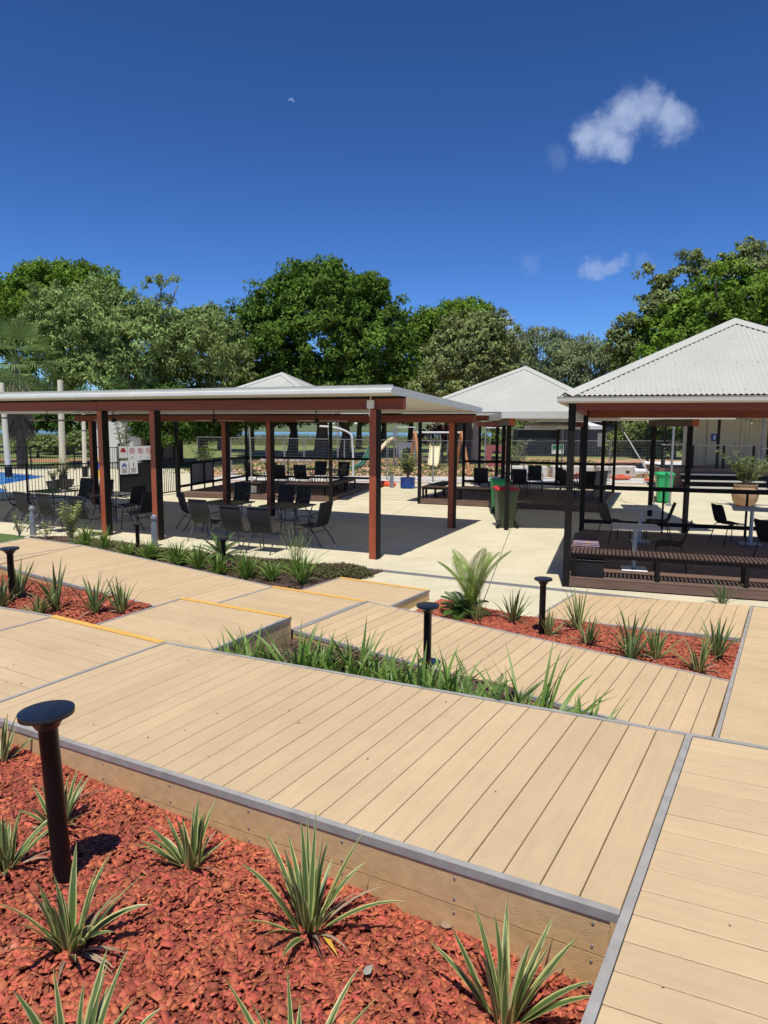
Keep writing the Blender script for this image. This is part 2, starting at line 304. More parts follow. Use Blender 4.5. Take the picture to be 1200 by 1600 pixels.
# ------------------------------------------------------------ mesh building helpers
class MB:
    """collects shapes and links them as ONE mesh object"""
    def __init__(s): s.v = []; s.f = []; s.uv = None
    def add(s, vs, fs):
        o = len(s.v); s.v += [tuple(v) for v in vs]; s.f += [tuple(i + o for i in q) for q in fs]
    def box(s, x0, y0, z0, x1, y1, z1):
        s.add([(x0, y0, z0), (x1, y0, z0), (x1, y1, z0), (x0, y1, z0), (x0, y0, z1), (x1, y0, z1), (x1, y1, z1), (x0, y1, z1)],
              [(0, 3, 2, 1), (4, 5, 6, 7), (0, 1, 5, 4), (1, 2, 6, 5), (2, 3, 7, 6), (3, 0, 4, 7)]); return s
    def cbox(s, c, sz, bev=0.0):
        x, y, z = c; a, b, h = sz[0] / 2, sz[1] / 2, sz[2] / 2
        if not bev: return s.box(x - a, y - b, z - h, x + a, y + b, z + h)
        e = bev; ring = []
        for k, (dz, ins) in enumerate(((-h, e), (-h + e, 0), (h - e, 0), (h, e))):
            aa, bb = a - ins, b - ins
            for px, py in ((-aa + e, -bb), (aa - e, -bb), (aa, -bb + e), (aa, bb - e), (aa - e, bb), (-aa + e, bb), (-aa, bb - e), (-aa, -bb + e)):
                ring.append((x + px, y + py, z + dz))
        fs = [tuple(range(7, -1, -1)), tuple(range(24, 32))]
        for k in range(3):
            for i in range(8): j = (i + 1) % 8; fs.append((k * 8 + i, k * 8 + j, k * 8 + 8 + j, k * 8 + 8 + i))
        s.add(ring, fs); return s
    def hexa(s, p):   # 8 points: bottom 4, top 4
        s.add(p, [(0, 3, 2, 1), (4, 5, 6, 7), (0, 1, 5, 4), (1, 2, 6, 5), (2, 3, 7, 6), (3, 0, 4, 7)]); return s
    def beam(s, a, b, w, h, up=(0, 0, 1)):
        a = Vector(a); b = Vector(b); d = (b - a).normalized(); u = Vector(up)
        if abs(d.dot(u)) > 0.98: u = Vector((0, 1, 0))
        r = d.cross(u).normalized(); u = r.cross(d)
        q = [(-w / 2, -h / 2), (w / 2, -h / 2), (w / 2, h / 2), (-w / 2, h / 2)]
        vs = [a + r * x + u * y for x, y in q] + [b + r * x + u * y for x, y in q]
        s.add(vs, [(0, 1, 2, 3), (7, 6, 5, 4), (0, 4, 5, 1), (1, 5, 6, 2), (2, 6, 7, 3), (3, 7, 4, 0)]); return s
    def tube(s, pts, r, n=8, cap=True):
        pts = [Vector(p) for p in pts]; rs = r if hasattr(r, '__len__') else [r] * len(pts)
        o = len(s.v); prev = None
        for i, p in enumerate(pts):
            d = (pts[min(i + 1, len(pts) - 1)] - pts[max(i - 1, 0)]).normalized()
            if prev is None:
                u = Vector((0, 0, 1)) if abs(d.z) < 0.9 else Vector((1, 0, 0)); a = d.cross(u).normalized()
            else: a = (prev - d * prev.dot(d)).normalized()
            prev = a; b = d.cross(a)
            for k in range(n):
                t = 2 * pi * k / n; s.v.append(tuple(p + (a * cos(t) + b * sin(t)) * rs[i]))
        for i in range(len(pts) - 1):
            for k in range(n):
                j = (k + 1) % n; s.f.append((o + i * n + k, o + i * n + j, o + i * n + n + j, o + i * n + n + k))
        if cap: s.f.append(tuple(o + k for k in range(n - 1, -1, -1))); s.f.append(tuple(o + (len(pts) - 1) * n + k for k in range(n)))
        return s
    def lathe(s, prof, c=(0, 0, 0), n=20):
        o = len(s.v)
        for r, z in prof:
            for k in range(n): t = 2 * pi * k / n; s.v.append((c[0] + r * cos(t), c[1] + r * sin(t), c[2] + z))
        for i in range(len(prof) - 1):
            for k in range(n): j = (k + 1) % n; s.f.append((o + i * n + k, o + i * n + j, o + i * n + n + j, o + i * n + n + k))
        s.f.append(tuple(o + k for k in range(n - 1, -1, -1))); s.f.append(tuple(o + (len(prof) - 1) * n + k for k in range(n)))
        return s
    def disc(s, c, r, axis='y', n=20, r0=0.0, h=0.0):
        """thin ring or disc facing -y (for signs)"""
        o = len(s.v)
        for rr in (r, r0):
            for k in range(n): t = 2 * pi * k / n; s.v.append((c[0] + rr * cos(t), c[1], c[2] + rr * sin(t)))
        for k in range(n): j = (k + 1) % n; s.f.append((o + k, o + j, o + n + j, o + n + k))
        return s
    def mesh(s, name, m, smooth=False):
        me = bpy.data.meshes.new(name); me.from_pydata(s.v, [], s.f); me.update()
        if m: me.materials.append(MATS[m])
        if smooth: me.polygons.foreach_set('use_smooth', [True] * len(me.polygons)); me.set_sharp_from_angle(angle=radians(40)) if hasattr(me, 'set_sharp_from_angle') else None
        return me
    def build(s, name, m, parent=None, smooth=False, loc=None, rot=None, label=None, kind=None):
        return obj(name, s.mesh(name, m, smooth), parent, loc, rot, label, kind)

def obj(name, me, parent=None, loc=None, rot=None, label=None, kind=None, matrix=None):
    o = bpy.data.objects.new(name, me); COL.objects.link(o)
    if parent: o.parent = parent
    if matrix is not None: o.matrix_local = matrix
    if loc is not None: o.location = loc
    if rot is not None: o.rotation_euler = rot if hasattr(rot, '__len__') else (0, 0, rot)
    if label: o['label'] = label
    if kind: o['kind'] = kind
    return o
def thing(name, label, cat, loc=(0, 0, 0), rz=0.0, group=None, kind=None, rot=None):
    o = bpy.data.objects.new(name, None); COL.objects.link(o)
    o.location = loc; o.rotation_euler = rot or (0, 0, rz); o.empty_display_size = 0.2
    if label: o['label'] = label
    if cat: o['category'] = cat
    if group: o['group'] = group
    if kind: o['kind'] = kind
    return o
def tag(o, label, cat, group=None):
    o['label'] = label; o['category'] = cat
    if group: o['group'] = group
    return o
CHILDREN = {}
def dup(root, loc, rz, label, group=None, s=None):
    """a copy of a thing with copies of its parts and sub-parts"""
    r = root.copy(); COL.objects.link(r); r.location = loc; r.rotation_euler = (0, 0, rz); r['label'] = label
    if group: r['group'] = group
    if s: r.scale = (s, s, s)
    kids = CHILDREN.get(root.name)
    if kids is None:
        kids = [(c, [g for g in bpy.data.objects if g.parent == c]) for c in bpy.data.objects if c.parent == root]; CHILDREN[root.name] = kids
    for ch, gs in kids:
        c = ch.copy(); COL.objects.link(c); c.parent = r
        for g in gs: d = g.copy(); COL.objects.link(d); d.parent = c
    return r
def yaw(az): return radians(90 - az)      # local x points along azimuth az, local y to its left
def np_mesh(name, V, F, m, uv=None):
    """V (n,3), F (k,3 or 4) arrays"""
    me = bpy.data.meshes.new(name); k = F.shape[1]
    me.vertices.add(len(V)); me.vertices.foreach_set('co', V.astype(np.float32).ravel())
    me.loops.add(F.size); me.loops.foreach_set('vertex_index', F.astype(np.int32).ravel())
    me.polygons.add(len(F)); me.polygons.foreach_set('loop_start', np.arange(0, F.size, k, dtype=np.int32))
    if uv is not None:
        l = me.uv_layers.new(name='UVMap'); l.data.foreach_set('uv', uv[F.ravel()].astype(np.float32).ravel())
    me.update(); me.validate()
    if m: me.materials.append(MATS[m])
    return me
def text_mesh(txt, size, m, name='lettering'):
    cu = bpy.data.curves.new(name, 'FONT'); cu.body = txt; cu.size = size; cu.align_x = 'CENTER'; cu.align_y = 'CENTER'; cu.resolution_u = 2
    o = bpy.data.objects.new('tmp', cu); COL.objects.link(o)
    me = bpy.data.meshes.new_from_object(o.evaluated_get(bpy.context.evaluated_depsgraph_get()))
    bpy.data.objects.remove(o); me.materials.clear(); me.materials.append(MATS[m]); me.name = name
    return me

# ------------------------------------------------------------ ground, paving, water
def poly_prism(pts, z0, z1):
    mb = MB(); n = len(pts)
    mb.add([(x, y, z0) for x, y in pts] + [(x, y, z1) for x, y in pts], [tuple(range(n - 1, -1, -1)), tuple(range(n, 2 * n))] + [(i, (i + 1) % n, n + (i + 1) % n, n + i) for i in range(n)])
    return mb
m_ = MB(); m_.add([(-2500, -60, -0.06), (2500, -60, -0.06), (2500, 4500, -0.06), (-2500, 4500, -0.06)], [(0, 1, 2, 3)])
m_.build('ground', 'lawn_and_earth', kind='structure')
poly_prism([(-700, 112), (700, 112), (800, 250), (-800, 300)], -0.05, -0.045).build('lake', 'lake_water', kind='structure')
# far bank: a long low uneven strip of land and scrub beyond the water
mb = MB(); vs = []; fs = []
N_ = 160
for i in range(N_ + 1):
    x = -900 + 1800 * i / N_; h = 1.6 + 1.0 * sin(i * .31) + 0.8 * sin(i * .87 + 1) + random.random() * .7
    for y, z in ((285 - x * .03, -0.04), (320 - x * .03, h * .5 + .6), (420, h + 2.0), (700, h + 3.5)): vs.append((x, y, z))
for i in range(N_):
    for k in range(3): a = i * 4 + k; fs.append((a, a + 4, a + 5, a + 1))
mb.add(vs, fs); mb.build('far_bank', 'far_bank', kind='structure')

# concrete slab in panels, with real joints between them (axes at azimuth 103 / 13)
base = thing('concrete_paving', None, None, (0, 16, 0), 0, kind='structure')
BR = yaw(103.0)
ex = Vector((cos(BR), sin(BR))); ey = Vector((-sin(BR), cos(BR)))
P0 = Vector((1.78, 11.52))
poly_prism([(-40, 6.0), (24, -1.5), (27, 31.5), (-10.6, 31.5), (-10.6, 36), (-12.0, 41.8), (-40, 42)], -0.14, -0.045).build('paving_bed', 'dark_gap', kind='structure')
POOL1 = [(-16.843, 35.082, 0.000), (-20.715, 37.922, 0.000), (-28.994, 44.286, 0.000), (-18.796, 23.900, 0.000), (-16.393, 29.948, 0.000)]
POOL2 = [(-14.812, 27.638, 0.000), (-15.580, 28.449, 0.000), (-18.278, 29.030, 0.000), (-15.202, 25.203, 0.000), (-14.501, 26.459, 0.000)]
def clip(poly, a, b, c):  # keep a*x+b*y<=c
    out = []
    for i in range(len(poly)):
        p, q = poly[i], poly[(i + 1) % len(poly)]; dp = a * p[0] + b * p[1] - c; dq = a * q[0] + b * q[1] - c
        if dp <= 0: out.append(p)
        if (dp < 0 < dq) or (dq < 0 < dp): t = dp / (dp - dq); out.append((p[0] + t * (q[0] - p[0]), p[1] + t * (q[1] - p[1])))
    return out
G_ = 0.006
BACK = ((0, 32.6), (-.03, 1))
for i in range(-12, 9):
    for j in range(-3, 6):
        x0 = i * 3.52 + G_; x1 = (i + 1) * 3.52 - G_; y0 = -2.2 + j * 6.4 + G_; y1 = y0 + 6.4 - 2 * G_
        c = [P0 + ex * x + ey * y for x, y in ((x0, y0), (x1, y0), (x1, y1), (x0, y1))]
        c = [(p.x, p.y) for p in c]
        if max(p[1] for p in c) < 7.0: continue
        c = clip(c, 0.0, 1.0, 31.5) if min(p[0] for p in c) > -11 else c       # rear edge against the lawn
        c = clip(c, -1, 0, 30)
        if len(c) < 3: continue
        if any(True for _ in [0]) and min(p[0] for p in c) < -11 and max(p[1] for p in c) > 22:
            continue
        cx, cy = sum(p[0] for p in c) / len(c), sum(p[1] for p in c) / len(c)
        poly_prism([(p[0] - cx, p[1] - cy) for p in c], -0.04, 0.0).build('paving_slab', 'concrete', base, loc=(cx, cy - 16, 0))
# pool terrace on the left, paving round the water, cut so that the pool is a real recess
pt = thing('pool_terrace', None, None, (-20, 30, 0), 0, kind='structure')
def ring_fill(outer, holes, z, name, mt, parent, loc):
    bm = bmesh.new(); es = []
    for lp in [outer] + holes:
        vs = [bm.verts.new((p[0] - loc[0], p[1] - loc[1], z)) for p in lp]
        for a in range(len(vs)): es.append(bm.edges.new((vs[a], vs[(a + 1) % len(vs)])))
    bmesh.ops.triangle_fill(bm, edges=es, use_beauty=True, normal=(0, 0, 1))
    bmesh.ops.recalc_face_normals(bm, faces=bm.faces)
    for f_ in bm.faces:
        if f_.normal.z < 0: f_.normal_flip()
    me = bpy.data.meshes.new(name); bm.to_mesh(me); me.materials.append(MATS[mt]); return obj(name, me, parent)
P1 = [(p[0], p[1]) for p in POOL1]; P2 = [(p[0], p[1]) for p in POOL2]
ring_fill([(-42, 18), (-10.2, 16), (-8.0, 22), (-7.6, 31), (-12.0, 41.8), (-48, 43)], [P1, P2], -0.004, 'terrace_paving', 'concrete', pt, (-20, 30))
for P_ in (P1, P2):
    cx = sum(p[0] for p in P_) / 5; cy = sum(p[1] for p in P_) / 5
    g_ = [(cx + (p[0] - cx) * 1.0, cy + (p[1] - cy) * 1.0) for p in P_]
    mb = MB(); n = 5; mb.add([(p[0], p[1], -0.02) for p in g_] + [(p[0], p[1], -0.3) for p in g_], [(i, (i + 1) % n, n + (i + 1) % n, n + i) for i in range(n)])
    mb.build('pool_wall', 'kerb_concrete', None, kind='structure')
    mb = MB(); mb.add([(p[0], p[1], -0.035) for p in g_], [tuple(range(5))]); mb.build('pool_water', 'pool_water', kind='structure')
# drainage channel across the paving with grates laid end to end
dr = thing('drain_channel', None, None, (-0.345, 12.628, 0.000), yaw(116.6), kind='structure')
for k in range(7):
    mb = MB(); x0 = -0.4 + k * 0.995
    mb.box(x0, -0.085, 0.001, x0 + 0.985, -0.062, 0.006); mb.box(x0, 0.062, 0.001, x0 + 0.985, 0.085, 0.006)
    for q in range(40): mb.box(x0 + q * 0.0246, -0.062, 0.001, x0 + q * 0.0246 + 0.016, 0.062, 0.0052)
    mb.build('drain_grate', 'drain_grate', dr)
MB().box(-.4, -.087, .0004, 6.56, .087, .002).build('drain_floor', 'drain_grate', dr)
# kerb path and pavers beyond the shelters
MB().box(-9.5, -1.9, 0.0, 40, 1.5, 0.03).build('path', 'kerb_concrete', loc=(1.0, 35.2, -0.055), rot=-0.03, kind='structure')
MB().box(-9.5, 0, 0.0, 40, .16, 0.05).build('kerb', 'white_plastic', loc=(1.0, 32.2, -0.055), rot=-0.02, kind='structure')
MB().box(-60, -1.2, 0.0, 60, 2.6, 0.01).build('path', 'red_earth', loc=(6, 51, -0.055), rot=0.02, kind='structure')

# ------------------------------------------------------------ boardwalk decks
def lerp(a, b, t): return a + (b - a) * t
def deck(label, NL, NR, FR, FL, along, zbot, nos=None, pitch=0.155, trims='nrfl', fasc='nrfl', screws=False, trimz=0.0):
    """one boardwalk section: planks, metal edge trims, fascia boards. corners near-left, near-right, far-right, far-left"""
    NL, NR, FR, FL = map(Vector, (NL, NR, FR, FL))
    c0 = (NL + NR + FR + FL) / 4; org = Vector((c0.x, c0.y, min(zbot, c0.z - .3)))
    root = thing('boardwalk', label, None, org, 0, kind='structure')
    sides = {'n': (NL, NR), 'r': (NR, FR), 'f': (FR, FL), 'l': (FL, NL)}
    T = 0.034
    def quad(u, v): return lerp(lerp(NL, NR, u), lerp(FL, FR, u), v)
    Lu = ((NR - NL).length + (FR - FL).length) / 2; Lv = ((FL - NL).length + (FR - NR).length) / 2
    ins = {k: (T + 0.004 if k in trims else 0.0) for k in 'nrfl'}
    if nos: ins[nos] = 0.062
    u0, u1 = ins['l'] / Lu, 1 - ins['r'] / Lu; v0, v1 = ins['n'] / Lv, 1 - ins['f'] / Lv
    th = 0.024; gap = 0.0055
    rnd_ = 'across'
    if along == 'v': n = max(1, round((u1 - u0) * Lu / pitch)); span = (u1 - u0) / n; g = gap / Lu
    else: n = max(1, round((v1 - v0) * Lv / pitch)); span = (v1 - v0) / n; g = gap / Lv
    for i in range(n):
        if along == 'v':
            a, b = u0 + i * span + g / 2, u0 + (i + 1) * span - g / 2; q = [quad(a, v0), quad(b, v0), quad(b, v1), quad(a, v1)]; ax = (q[3] - q[0]) + (q[2] - q[1])
        else:
            a, b = v0 + i * span + g / 2, v0 + (i + 1) * span - g / 2; q = [quad(u0, a), quad(u1, a), quad(u1, b), quad(u0, b)]; ax = (q[1] - q[0]) + (q[2] - q[3])
        cc = sum(q, Vector()) / 4; ax.normalize(); nrm = (q[1] - q[0]).cross(q[3] - q[0]).normalized()
        ay = nrm.cross(ax).normalized(); R = Matrix((ax, ay, nrm)).transposed()
        dz = random.uniform(-.0008, .0008)
        e = 0.0025  # tiny chamfer on the long edges
        top = [R.transposed() @ (p - cc) for p in q]
        lo = [Vector((p.x, p.y, -th)) for p in top]; mid = [Vector((p.x, p.y, -e + dz)) for p in top]
        inn = [Vector((p.x, p.y - math.copysign(e, p.y), dz)) for p in top]
        mb = MB(); vs = lo + mid + inn
        fs = [(0, 3, 2, 1), (8, 9, 10, 11)] + [(k, (k + 1) % 4, 4 + (k + 1) % 4, 4 + k) for k in range(4)] + [(4 + k, 4 + (k + 1) % 4, 8 + (k + 1) % 4, 8 + k) for k in range(4)]
        mb.add(vs, fs); me = mb.mesh('plank', 'decking')
        M = R.to_4x4(); M.translation = cc - org; obj('plank', me, root, matrix=M)
    # dark frame under the boards
    e = 0.03; P = [quad(e / Lu, e / Lv), quad(1 - e / Lu, e / Lv), quad(1 - e / Lu, 1 - e / Lv), quad(e / Lu, 1 - e / Lv)]
    MB().hexa([(p.x - org.x, p.y - org.y, zbot - org.z + .003) for p in P] + [(p.x - org.x, p.y - org.y, p.z - org.z - th - .004) for p in P]).build('frame', 'dark_gap', root)
    ctr = c0
    for k, (a, b) in sides.items():
        d = (b - a).normalized(); inward = Vector((-d.y, d.x, 0)).normalized()
        if inward.dot(ctr - a) < 0: inward = -inward
        if k in trims and k != nos:
            pa, pb = a - org, b - org
            w = Vector((0, 0, 1))
            lr = .0015 if k in 'lr' else 0.0
            t1 = 0.003 + trimz + lr
            pa = pa + d * lr * .7; pb = pb - d * lr * .7
            mb = MB()
            A_, B_ = pa, pb
            mb.hexa([A_ + w * (-.034 - lr), B_ + w * (-.034 - lr), B_ + inward * T - w * (.034 + lr), A_ + inward * T - w * (.034 + lr), A_ + w * t1, B_ + w * t1, B_ + inward * T + w * t1, A_ + inward * T + w * t1])
            mb.build('edge_trim', 'aluminium', root)
        if k == nos:
            pa, pb = a - org, b - org; w = Vector((0, 0, 1)); o_ = -inward * .012
            MB().hexa([pa + o_ - w * .03, pb + o_ - w * .03, pb + inward * .058 - w * .03, pa + inward * .058 - w * .03, pa + o_ + w * .005, pb + o_ + w * .005, pb + inward * .058 + w * .005, pa + inward * .058 + w * .005]).build('step_nosing', 'yellow_nosing', root)
        if k in fasc:
            z = 0.036; row = 0; pa, pb = a - org, b - org; w = Vector((0, 0, 1)); i1 = inward * .006; i2 = inward * .028
            hmax = max(a.z, b.z) - zbot
            while z < hmax and row < 5:
                z1 = z + 0.146
                MB().hexa([pa + i1 - w * z1, pb + i1 - w * z1, pb + i2 - w * z1, pa + i2 - w * z1, pa + i1 - w * z, pb + i1 - w * z, pb + i2 - w * z, pa + i2 - w * z]).build('fascia_board', 'fascia_timber', root)
                if screws and k == 'n':
                    Ls = (pb - pa).length
                    for si in range(8):
                        t = (Ls - 0.09 - si * 0.56) / Ls
                        if t < 0.02: break
                        for zz in (z + .028, z + .118):
                            c = lerp(pa, pb, t) + i1 - w * zz
                            s_ = MB().tube([c + inward * .004, c - inward * .004], [.0065, .005], 8); s_.build('screw', 'galvanised', root, smooth=True)
                z = z1 + 0.005; row += 1
    return root
u_ax = Vector((sin(radians(121)), cos(radians(121)), 0)); v_ax = Vector((sin(radians(31)), cos(radians(31)), 0))
A_NL, A_NR, A_FR, A_FL = map(Vector, ((-2.803, 4.568, 0.660), (0.845, 2.316, 0.870), (1.730, 3.834, 0.870), (-1.960, 6.133, 0.660)))
deck('near boardwalk ramp edged in metal beside the red mulch bed', A_NL, A_NR, A_FR, A_FL, 'v', 0.40, trims='nfl', screws=True)
B_FL = A_FR + u_ax * .004; Bv = (A_NR - A_FR).normalized()
B_FR = Vector((2.104, 3.661, 0.870)); bd = (B_FR - B_FL).normalized(); B_FR = B_FL + bd * 2.1
B_NL = B_FL + Bv * 5.4; B_NR = B_FR + Bv * 5.4
deck('boardwalk landing at the right bottom corner of the picture', B_NL, B_NR, B_FR, B_FL, 'u', 0.40, trims='fl', fasc='nl')
C_FL, C_FR = Vector((-3.350, 6.984, 0.660)), Vector((-1.960, 6.133, 0.660)); C_NR = Vector((-2.803, 4.568, 0.660)); C_NL = C_FL + (C_NR - C_FR)
C_FR = C_FR - u_ax * .006; C_NR = C_NR - u_ax * .006
deck('boardwalk landing with yellow step edge left of the near ramp', C_NL, C_NR, C_FR, C_FL, 'u', 0.35, nos='f', trims='l')
K1 = Vector((-4.089, 7.325, 0.660)); kd = (K1 - C_FL).normalized()
deck('boardwalk running off the left edge of the picture below the mulch bed', C_NL + kd * 2.6 - u_ax * .004, C_NL - u_ax * .004, C_FL - u_ax * .004, C_FL + kd * 2.6 - u_ax * .004, 'u', 0.35, trims='f')
D_FL, D_FR = Vector((-2.455, 8.400, 0.500)), Vector((-1.017, 7.562, 0.500)); D_NL = Vector((-3.020, 7.196, 0.500)) - v_ax * .4; D_NR = D_FR - (D_FL - D_NL)
deck('middle boardwalk step with yellow nosing and open side fascia', D_NL, D_NR, D_FR, D_FL, 'u', 0.15, nos='f', trims='rl')
E_FL, E_FR = Vector((-1.564, 9.778, 0.330)), Vector((-0.219, 8.965, 0.330)); E_NL = E_FL - v_ax * 1.72; E_NR = E_FR - v_ax * 1.55
deck('boardwalk landing between the two sloping walks with yellow step edge', E_NL, E_NR, E_FR, E_FL, 'u', 0.08, nos='f', trims='rl')
F_FL = Vector((-5.164, 11.931, 0.530)); F_FR = E_FL - u_ax * .006; F_NR = F_FR - v_ax * 1.72; F_NL = F_FL - v_ax * 1.72
deck('sloping boardwalk behind the left mulch bed', F_NL, F_NR, F_FR, F_FL, 'v', 0.08, trims='nfl')
K_FR = F_FL - u_ax * .006; K_FL = Vector((-6.494, 12.719, 0.530)); kv = (K_FL - Vector((-6.692, 12.112, 0.530))).normalized()
deck('far left boardwalk landing beside the lawn', K_FL - kv * 3.6, K_FR - kv * 3.6, K_FR, K_FL, 'u', 0.02, trims='fl')
G_FL, G_FR = Vector((-0.698, 11.175, 0.160)), Vector((0.687, 10.315, 0.160)); G_NL = G_FL - v_ax * 1.62; G_NR = G_FR - v_ax * 1.62
deck('lowest boardwalk step with yellow edge beside the concrete', G_NL, G_NR, G_FR, G_FL, 'u', 0.0, nos='f', trims='rl')
H_FL = E_FR + u_ax * .006; H_NL = H_FL - v_ax * 1.55; H_FR = Vector((3.452, 6.759, 0.100)); H_NR = H_FR - v_ax * 1.70
deck('sloping boardwalk in the middle descending to the right', H_NL, H_NR, H_FR, H_FL, 'v', -0.03, trims='nfl')
I_FL = Vector((5.201, 9.739, 0.100)); iv = (Vector((3.452, 6.759, 0.100)) - I_FL).normalized(); I_FR = I_FL + u_ax * 1.9
I_FL = I_FL + u_ax * .004; deck('right hand boardwalk landing beside the pavilion bench', I_FL + iv * 5.0, I_FR + iv * 5.0, I_FR, I_FL, 'u', -0.03, trims='fl')
J_FL, J_NL = Vector((2.950, 10.736, 0.012)), Vector((2.066, 9.387, 0.012)); J_FR = Vector((5.192, 9.739, 0.100)); J_NR = Vector((4.260, 8.153, 0.100))
deck('lowest ramp of boardwalk meeting the concrete beside the pavilion', J_NL, J_NR, J_FR, J_FL, 'v', -0.03, trims='nl')

PLC = [(-1.394, 6.134), (-1.203, 6.251), (-0.734, 5.794), (-0.524, 5.828), (-0.276, 5.508), (-0.066, 5.542), (0.117, 5.287), (0.282, 5.137), (0.52, 5.083), (1.038, 4.666), (1.201, 4.588), (1.42, 4.334), (1.554, 4.132), (1.95, 3.861), (2.09, 3.821), (0.702, 4.769), (0.35, 5.189), (-0.282, 5.971), (0.218, 5.507), (-1.008, 6.129), (-0.63, 6.035), (-0.202, 5.816), (0.04, 5.618), (0.435, 5.23), (0.611, 5.002), (0.904, 4.773), (1.314, 4.447)]
# ------------------------------------------------------------ planting beds
def bed(name, pts, mt, bump=0.02, seed=1, res=0.12):
    """uneven soil inside a polygon given as (x, y, z)"""
    xs = [p[0] for p in pts]; ys = [p[1] for p in pts]
    bm = bmesh.new(); vs = [bm.verts.new(p) for p in pts]; bm.faces.new(vs)
    bmesh.ops.triangulate(bm, faces=bm.faces)
    for _ in range(4): bmesh.ops.subdivide_edges(bm, edges=[e for e in bm.edges if e.calc_length() > res * 1.6], cuts=1, use_grid_fill=True)
    bmesh.ops.triangulate(bm, faces=bm.faces)
    for v in bm.verts: v.co.z += bump * (sin(v.co.x * 5 + seed) * cos(v.co.y * 4.3) + .5 * sin(v.co.x * 13 + v.co.y * 9))
    me = bpy.data.meshes.new(name); bm.to_mesh(me); bm.free(); me.materials.append(MATS[mt])
    return obj(name, me, kind='structure')
def inside(px, py, poly):
    r = np.zeros(len(px), bool); n = len(poly)
    for i in range(n):
        x0, y0 = poly[i][:2]; x1, y1 = poly[(i + 1) % n][:2]
        c = ((y0 > py) != (y1 > py)) & (px < (x1 - x0) * (py - y0) / (y1 - y0 + 1e-12) + x0); r ^= c
    return r
def chips(name, poly, zf, n, L0, L1, mt, thick=0.004, tilt=0.35):
    xs = [p[0] for p in poly]; ys = [p[1] for p in poly]
    X = rng.uniform(min(xs), max(xs), n * 3); Y = rng.uniform(min(ys), max(ys), n * 3); k = inside(X, Y, poly); X = X[k][:n]; Y = Y[k][:n]; n = len(X)
    Z = zf(X, Y) + rng.uniform(0.0, 0.013, n) + 0.012 * (np.sin(X * 9) * np.cos(Y * 8))
    l = (L0 + (L1 - L0) * rng.random(n) ** 1.5) / 2; w = l * rng.uniform(.18, .8, n); t = thick * rng.uniform(.6, 1.4, n)
    a = rng.uniform(0, 2 * pi, n); tx = rng.normal(0, tilt, n); ty = rng.normal(0, tilt, n)
    ux = np.stack([np.cos(a), np.sin(a), tx], 1); ux /= np.linalg.norm(ux, axis=1)[:, None]
    uy = np.stack([-np.sin(a), np.cos(a), ty], 1); uz = np.cross(ux, uy); uz /= np.linalg.norm(uz, axis=1)[:, None]; uy = np.cross(uz, ux)
    C = np.stack([X, Y, Z], 1)
    sk = rng.uniform(-.5, .5, (n, 4))
    base = [(-1, -1), (1, -1), (1, 1), (-1, 1)]; V = []
    for zz in (0, 1):
        for q, (sx, sy) in enumerate(base):
            V.append(C + ux * (l * (sx + sk[:, q] * .5))[:, None] + uy * (w * (sy + sk[:, (q + 1) % 4] * .4))[:, None] + uz * (t * zz)[:, None])
    V = np.stack(V, 1).reshape(-1, 3)
    f = np.array([(4, 5, 6, 7), (0, 1, 5, 4), (1, 2, 6, 5), (2, 3, 7, 6), (3, 0, 4, 7)])
    F = (np.arange(n)[:, None, None] * 8 + f[None]).reshape(-1, 4)
    return obj(name, np_mesh(name, V, F, mt), kind='stuff')
def edgepoints(*vs): return [tuple(v) for v in vs]
# near bed, rises gently away from the fascia towards the viewer
nA, nB = A_NL.copy(), A_NR.copy(); nd = (nB - nA); nd.z = 0; nd.normalize(); nout = Vector((nd.y, -nd.x, 0))
def near_z(X, Y):
    d = (X - nA.x) * nout.x + (Y - nA.y) * nout.y
    return 0.535 + 0.13 * np.clip(d, 0, 1.35)
def nz_(x, y): return float(near_z(np.array([x]), np.array([y]))[0])
q0 = nA - nd * 1.2 + nout * -.02; q1 = nB + nout * -.02
c_ = [q0, q1, q1 + nout * .9, q1 + nout * 2.2 - nd * .3, q0 + nout * 2.4, q0 + nout * 1.2]
nb = [(p.x, p.y, nz_(p.x, p.y) - .012) for p in c_]
bed('mulch_bed', nb, 'mulch_soil', 0.004)
chips('wood_chip_mulch', nb, near_z, 56000, .012, .046, 'mulch_chip')
# left middle bed
b1 = [C_FL + kd * 2.6, C_FL, C_FR + u_ax * .02, D_NL, D_NL + v_ax * 1.75, F_NR + u_ax * .3, F_NR, F_NL + v_ax * .03, K_FR - v_ax * 1.72 - u_ax * .3 + v_ax * .0, K_FL - v_ax * 3.0 - u_ax]
b1 = [(p.x, p.y, 0.36) for p in (C_FL + kd * 2.8, C_FL, Vector((-3.020, 7.196, 0.500)) - v_ax * .1 + u_ax * .02, Vector((-2.908, 8.574, 0.340)) + u_ax * .03, F_NL + v_ax * .02, F_NL - u_ax * 1.7)]
bed('mulch_bed', b1, 'mulch_soil', 0.012)
chips('wood_chip_mulch', b1, lambda X, Y: 0.368 + 0 * X, 9000, .025, .06, 'mulch_chip', .006)
# right bed between the two ramps
b3 = [(p.x, p.y, 0.006) for p in (Vector((0.361, 9.461, 0.000)), Vector((3.402, 6.642, 0.000)), Vector((4.631, 8.700, 0.000)), Vector((4.362, 8.374, 0.000)), Vector((2.092, 9.303, 0.000)), Vector((1.778, 9.490, 0.000)), Vector((0.866, 10.255, 0.000)))]
bed('mulch_bed', b3, 'mulch_soil', 0.004)
chips('wood_chip_mulch', b3, lambda X, Y: 0.022 + 0 * X, 15000, .022, .055, 'mulch_chip', .005)
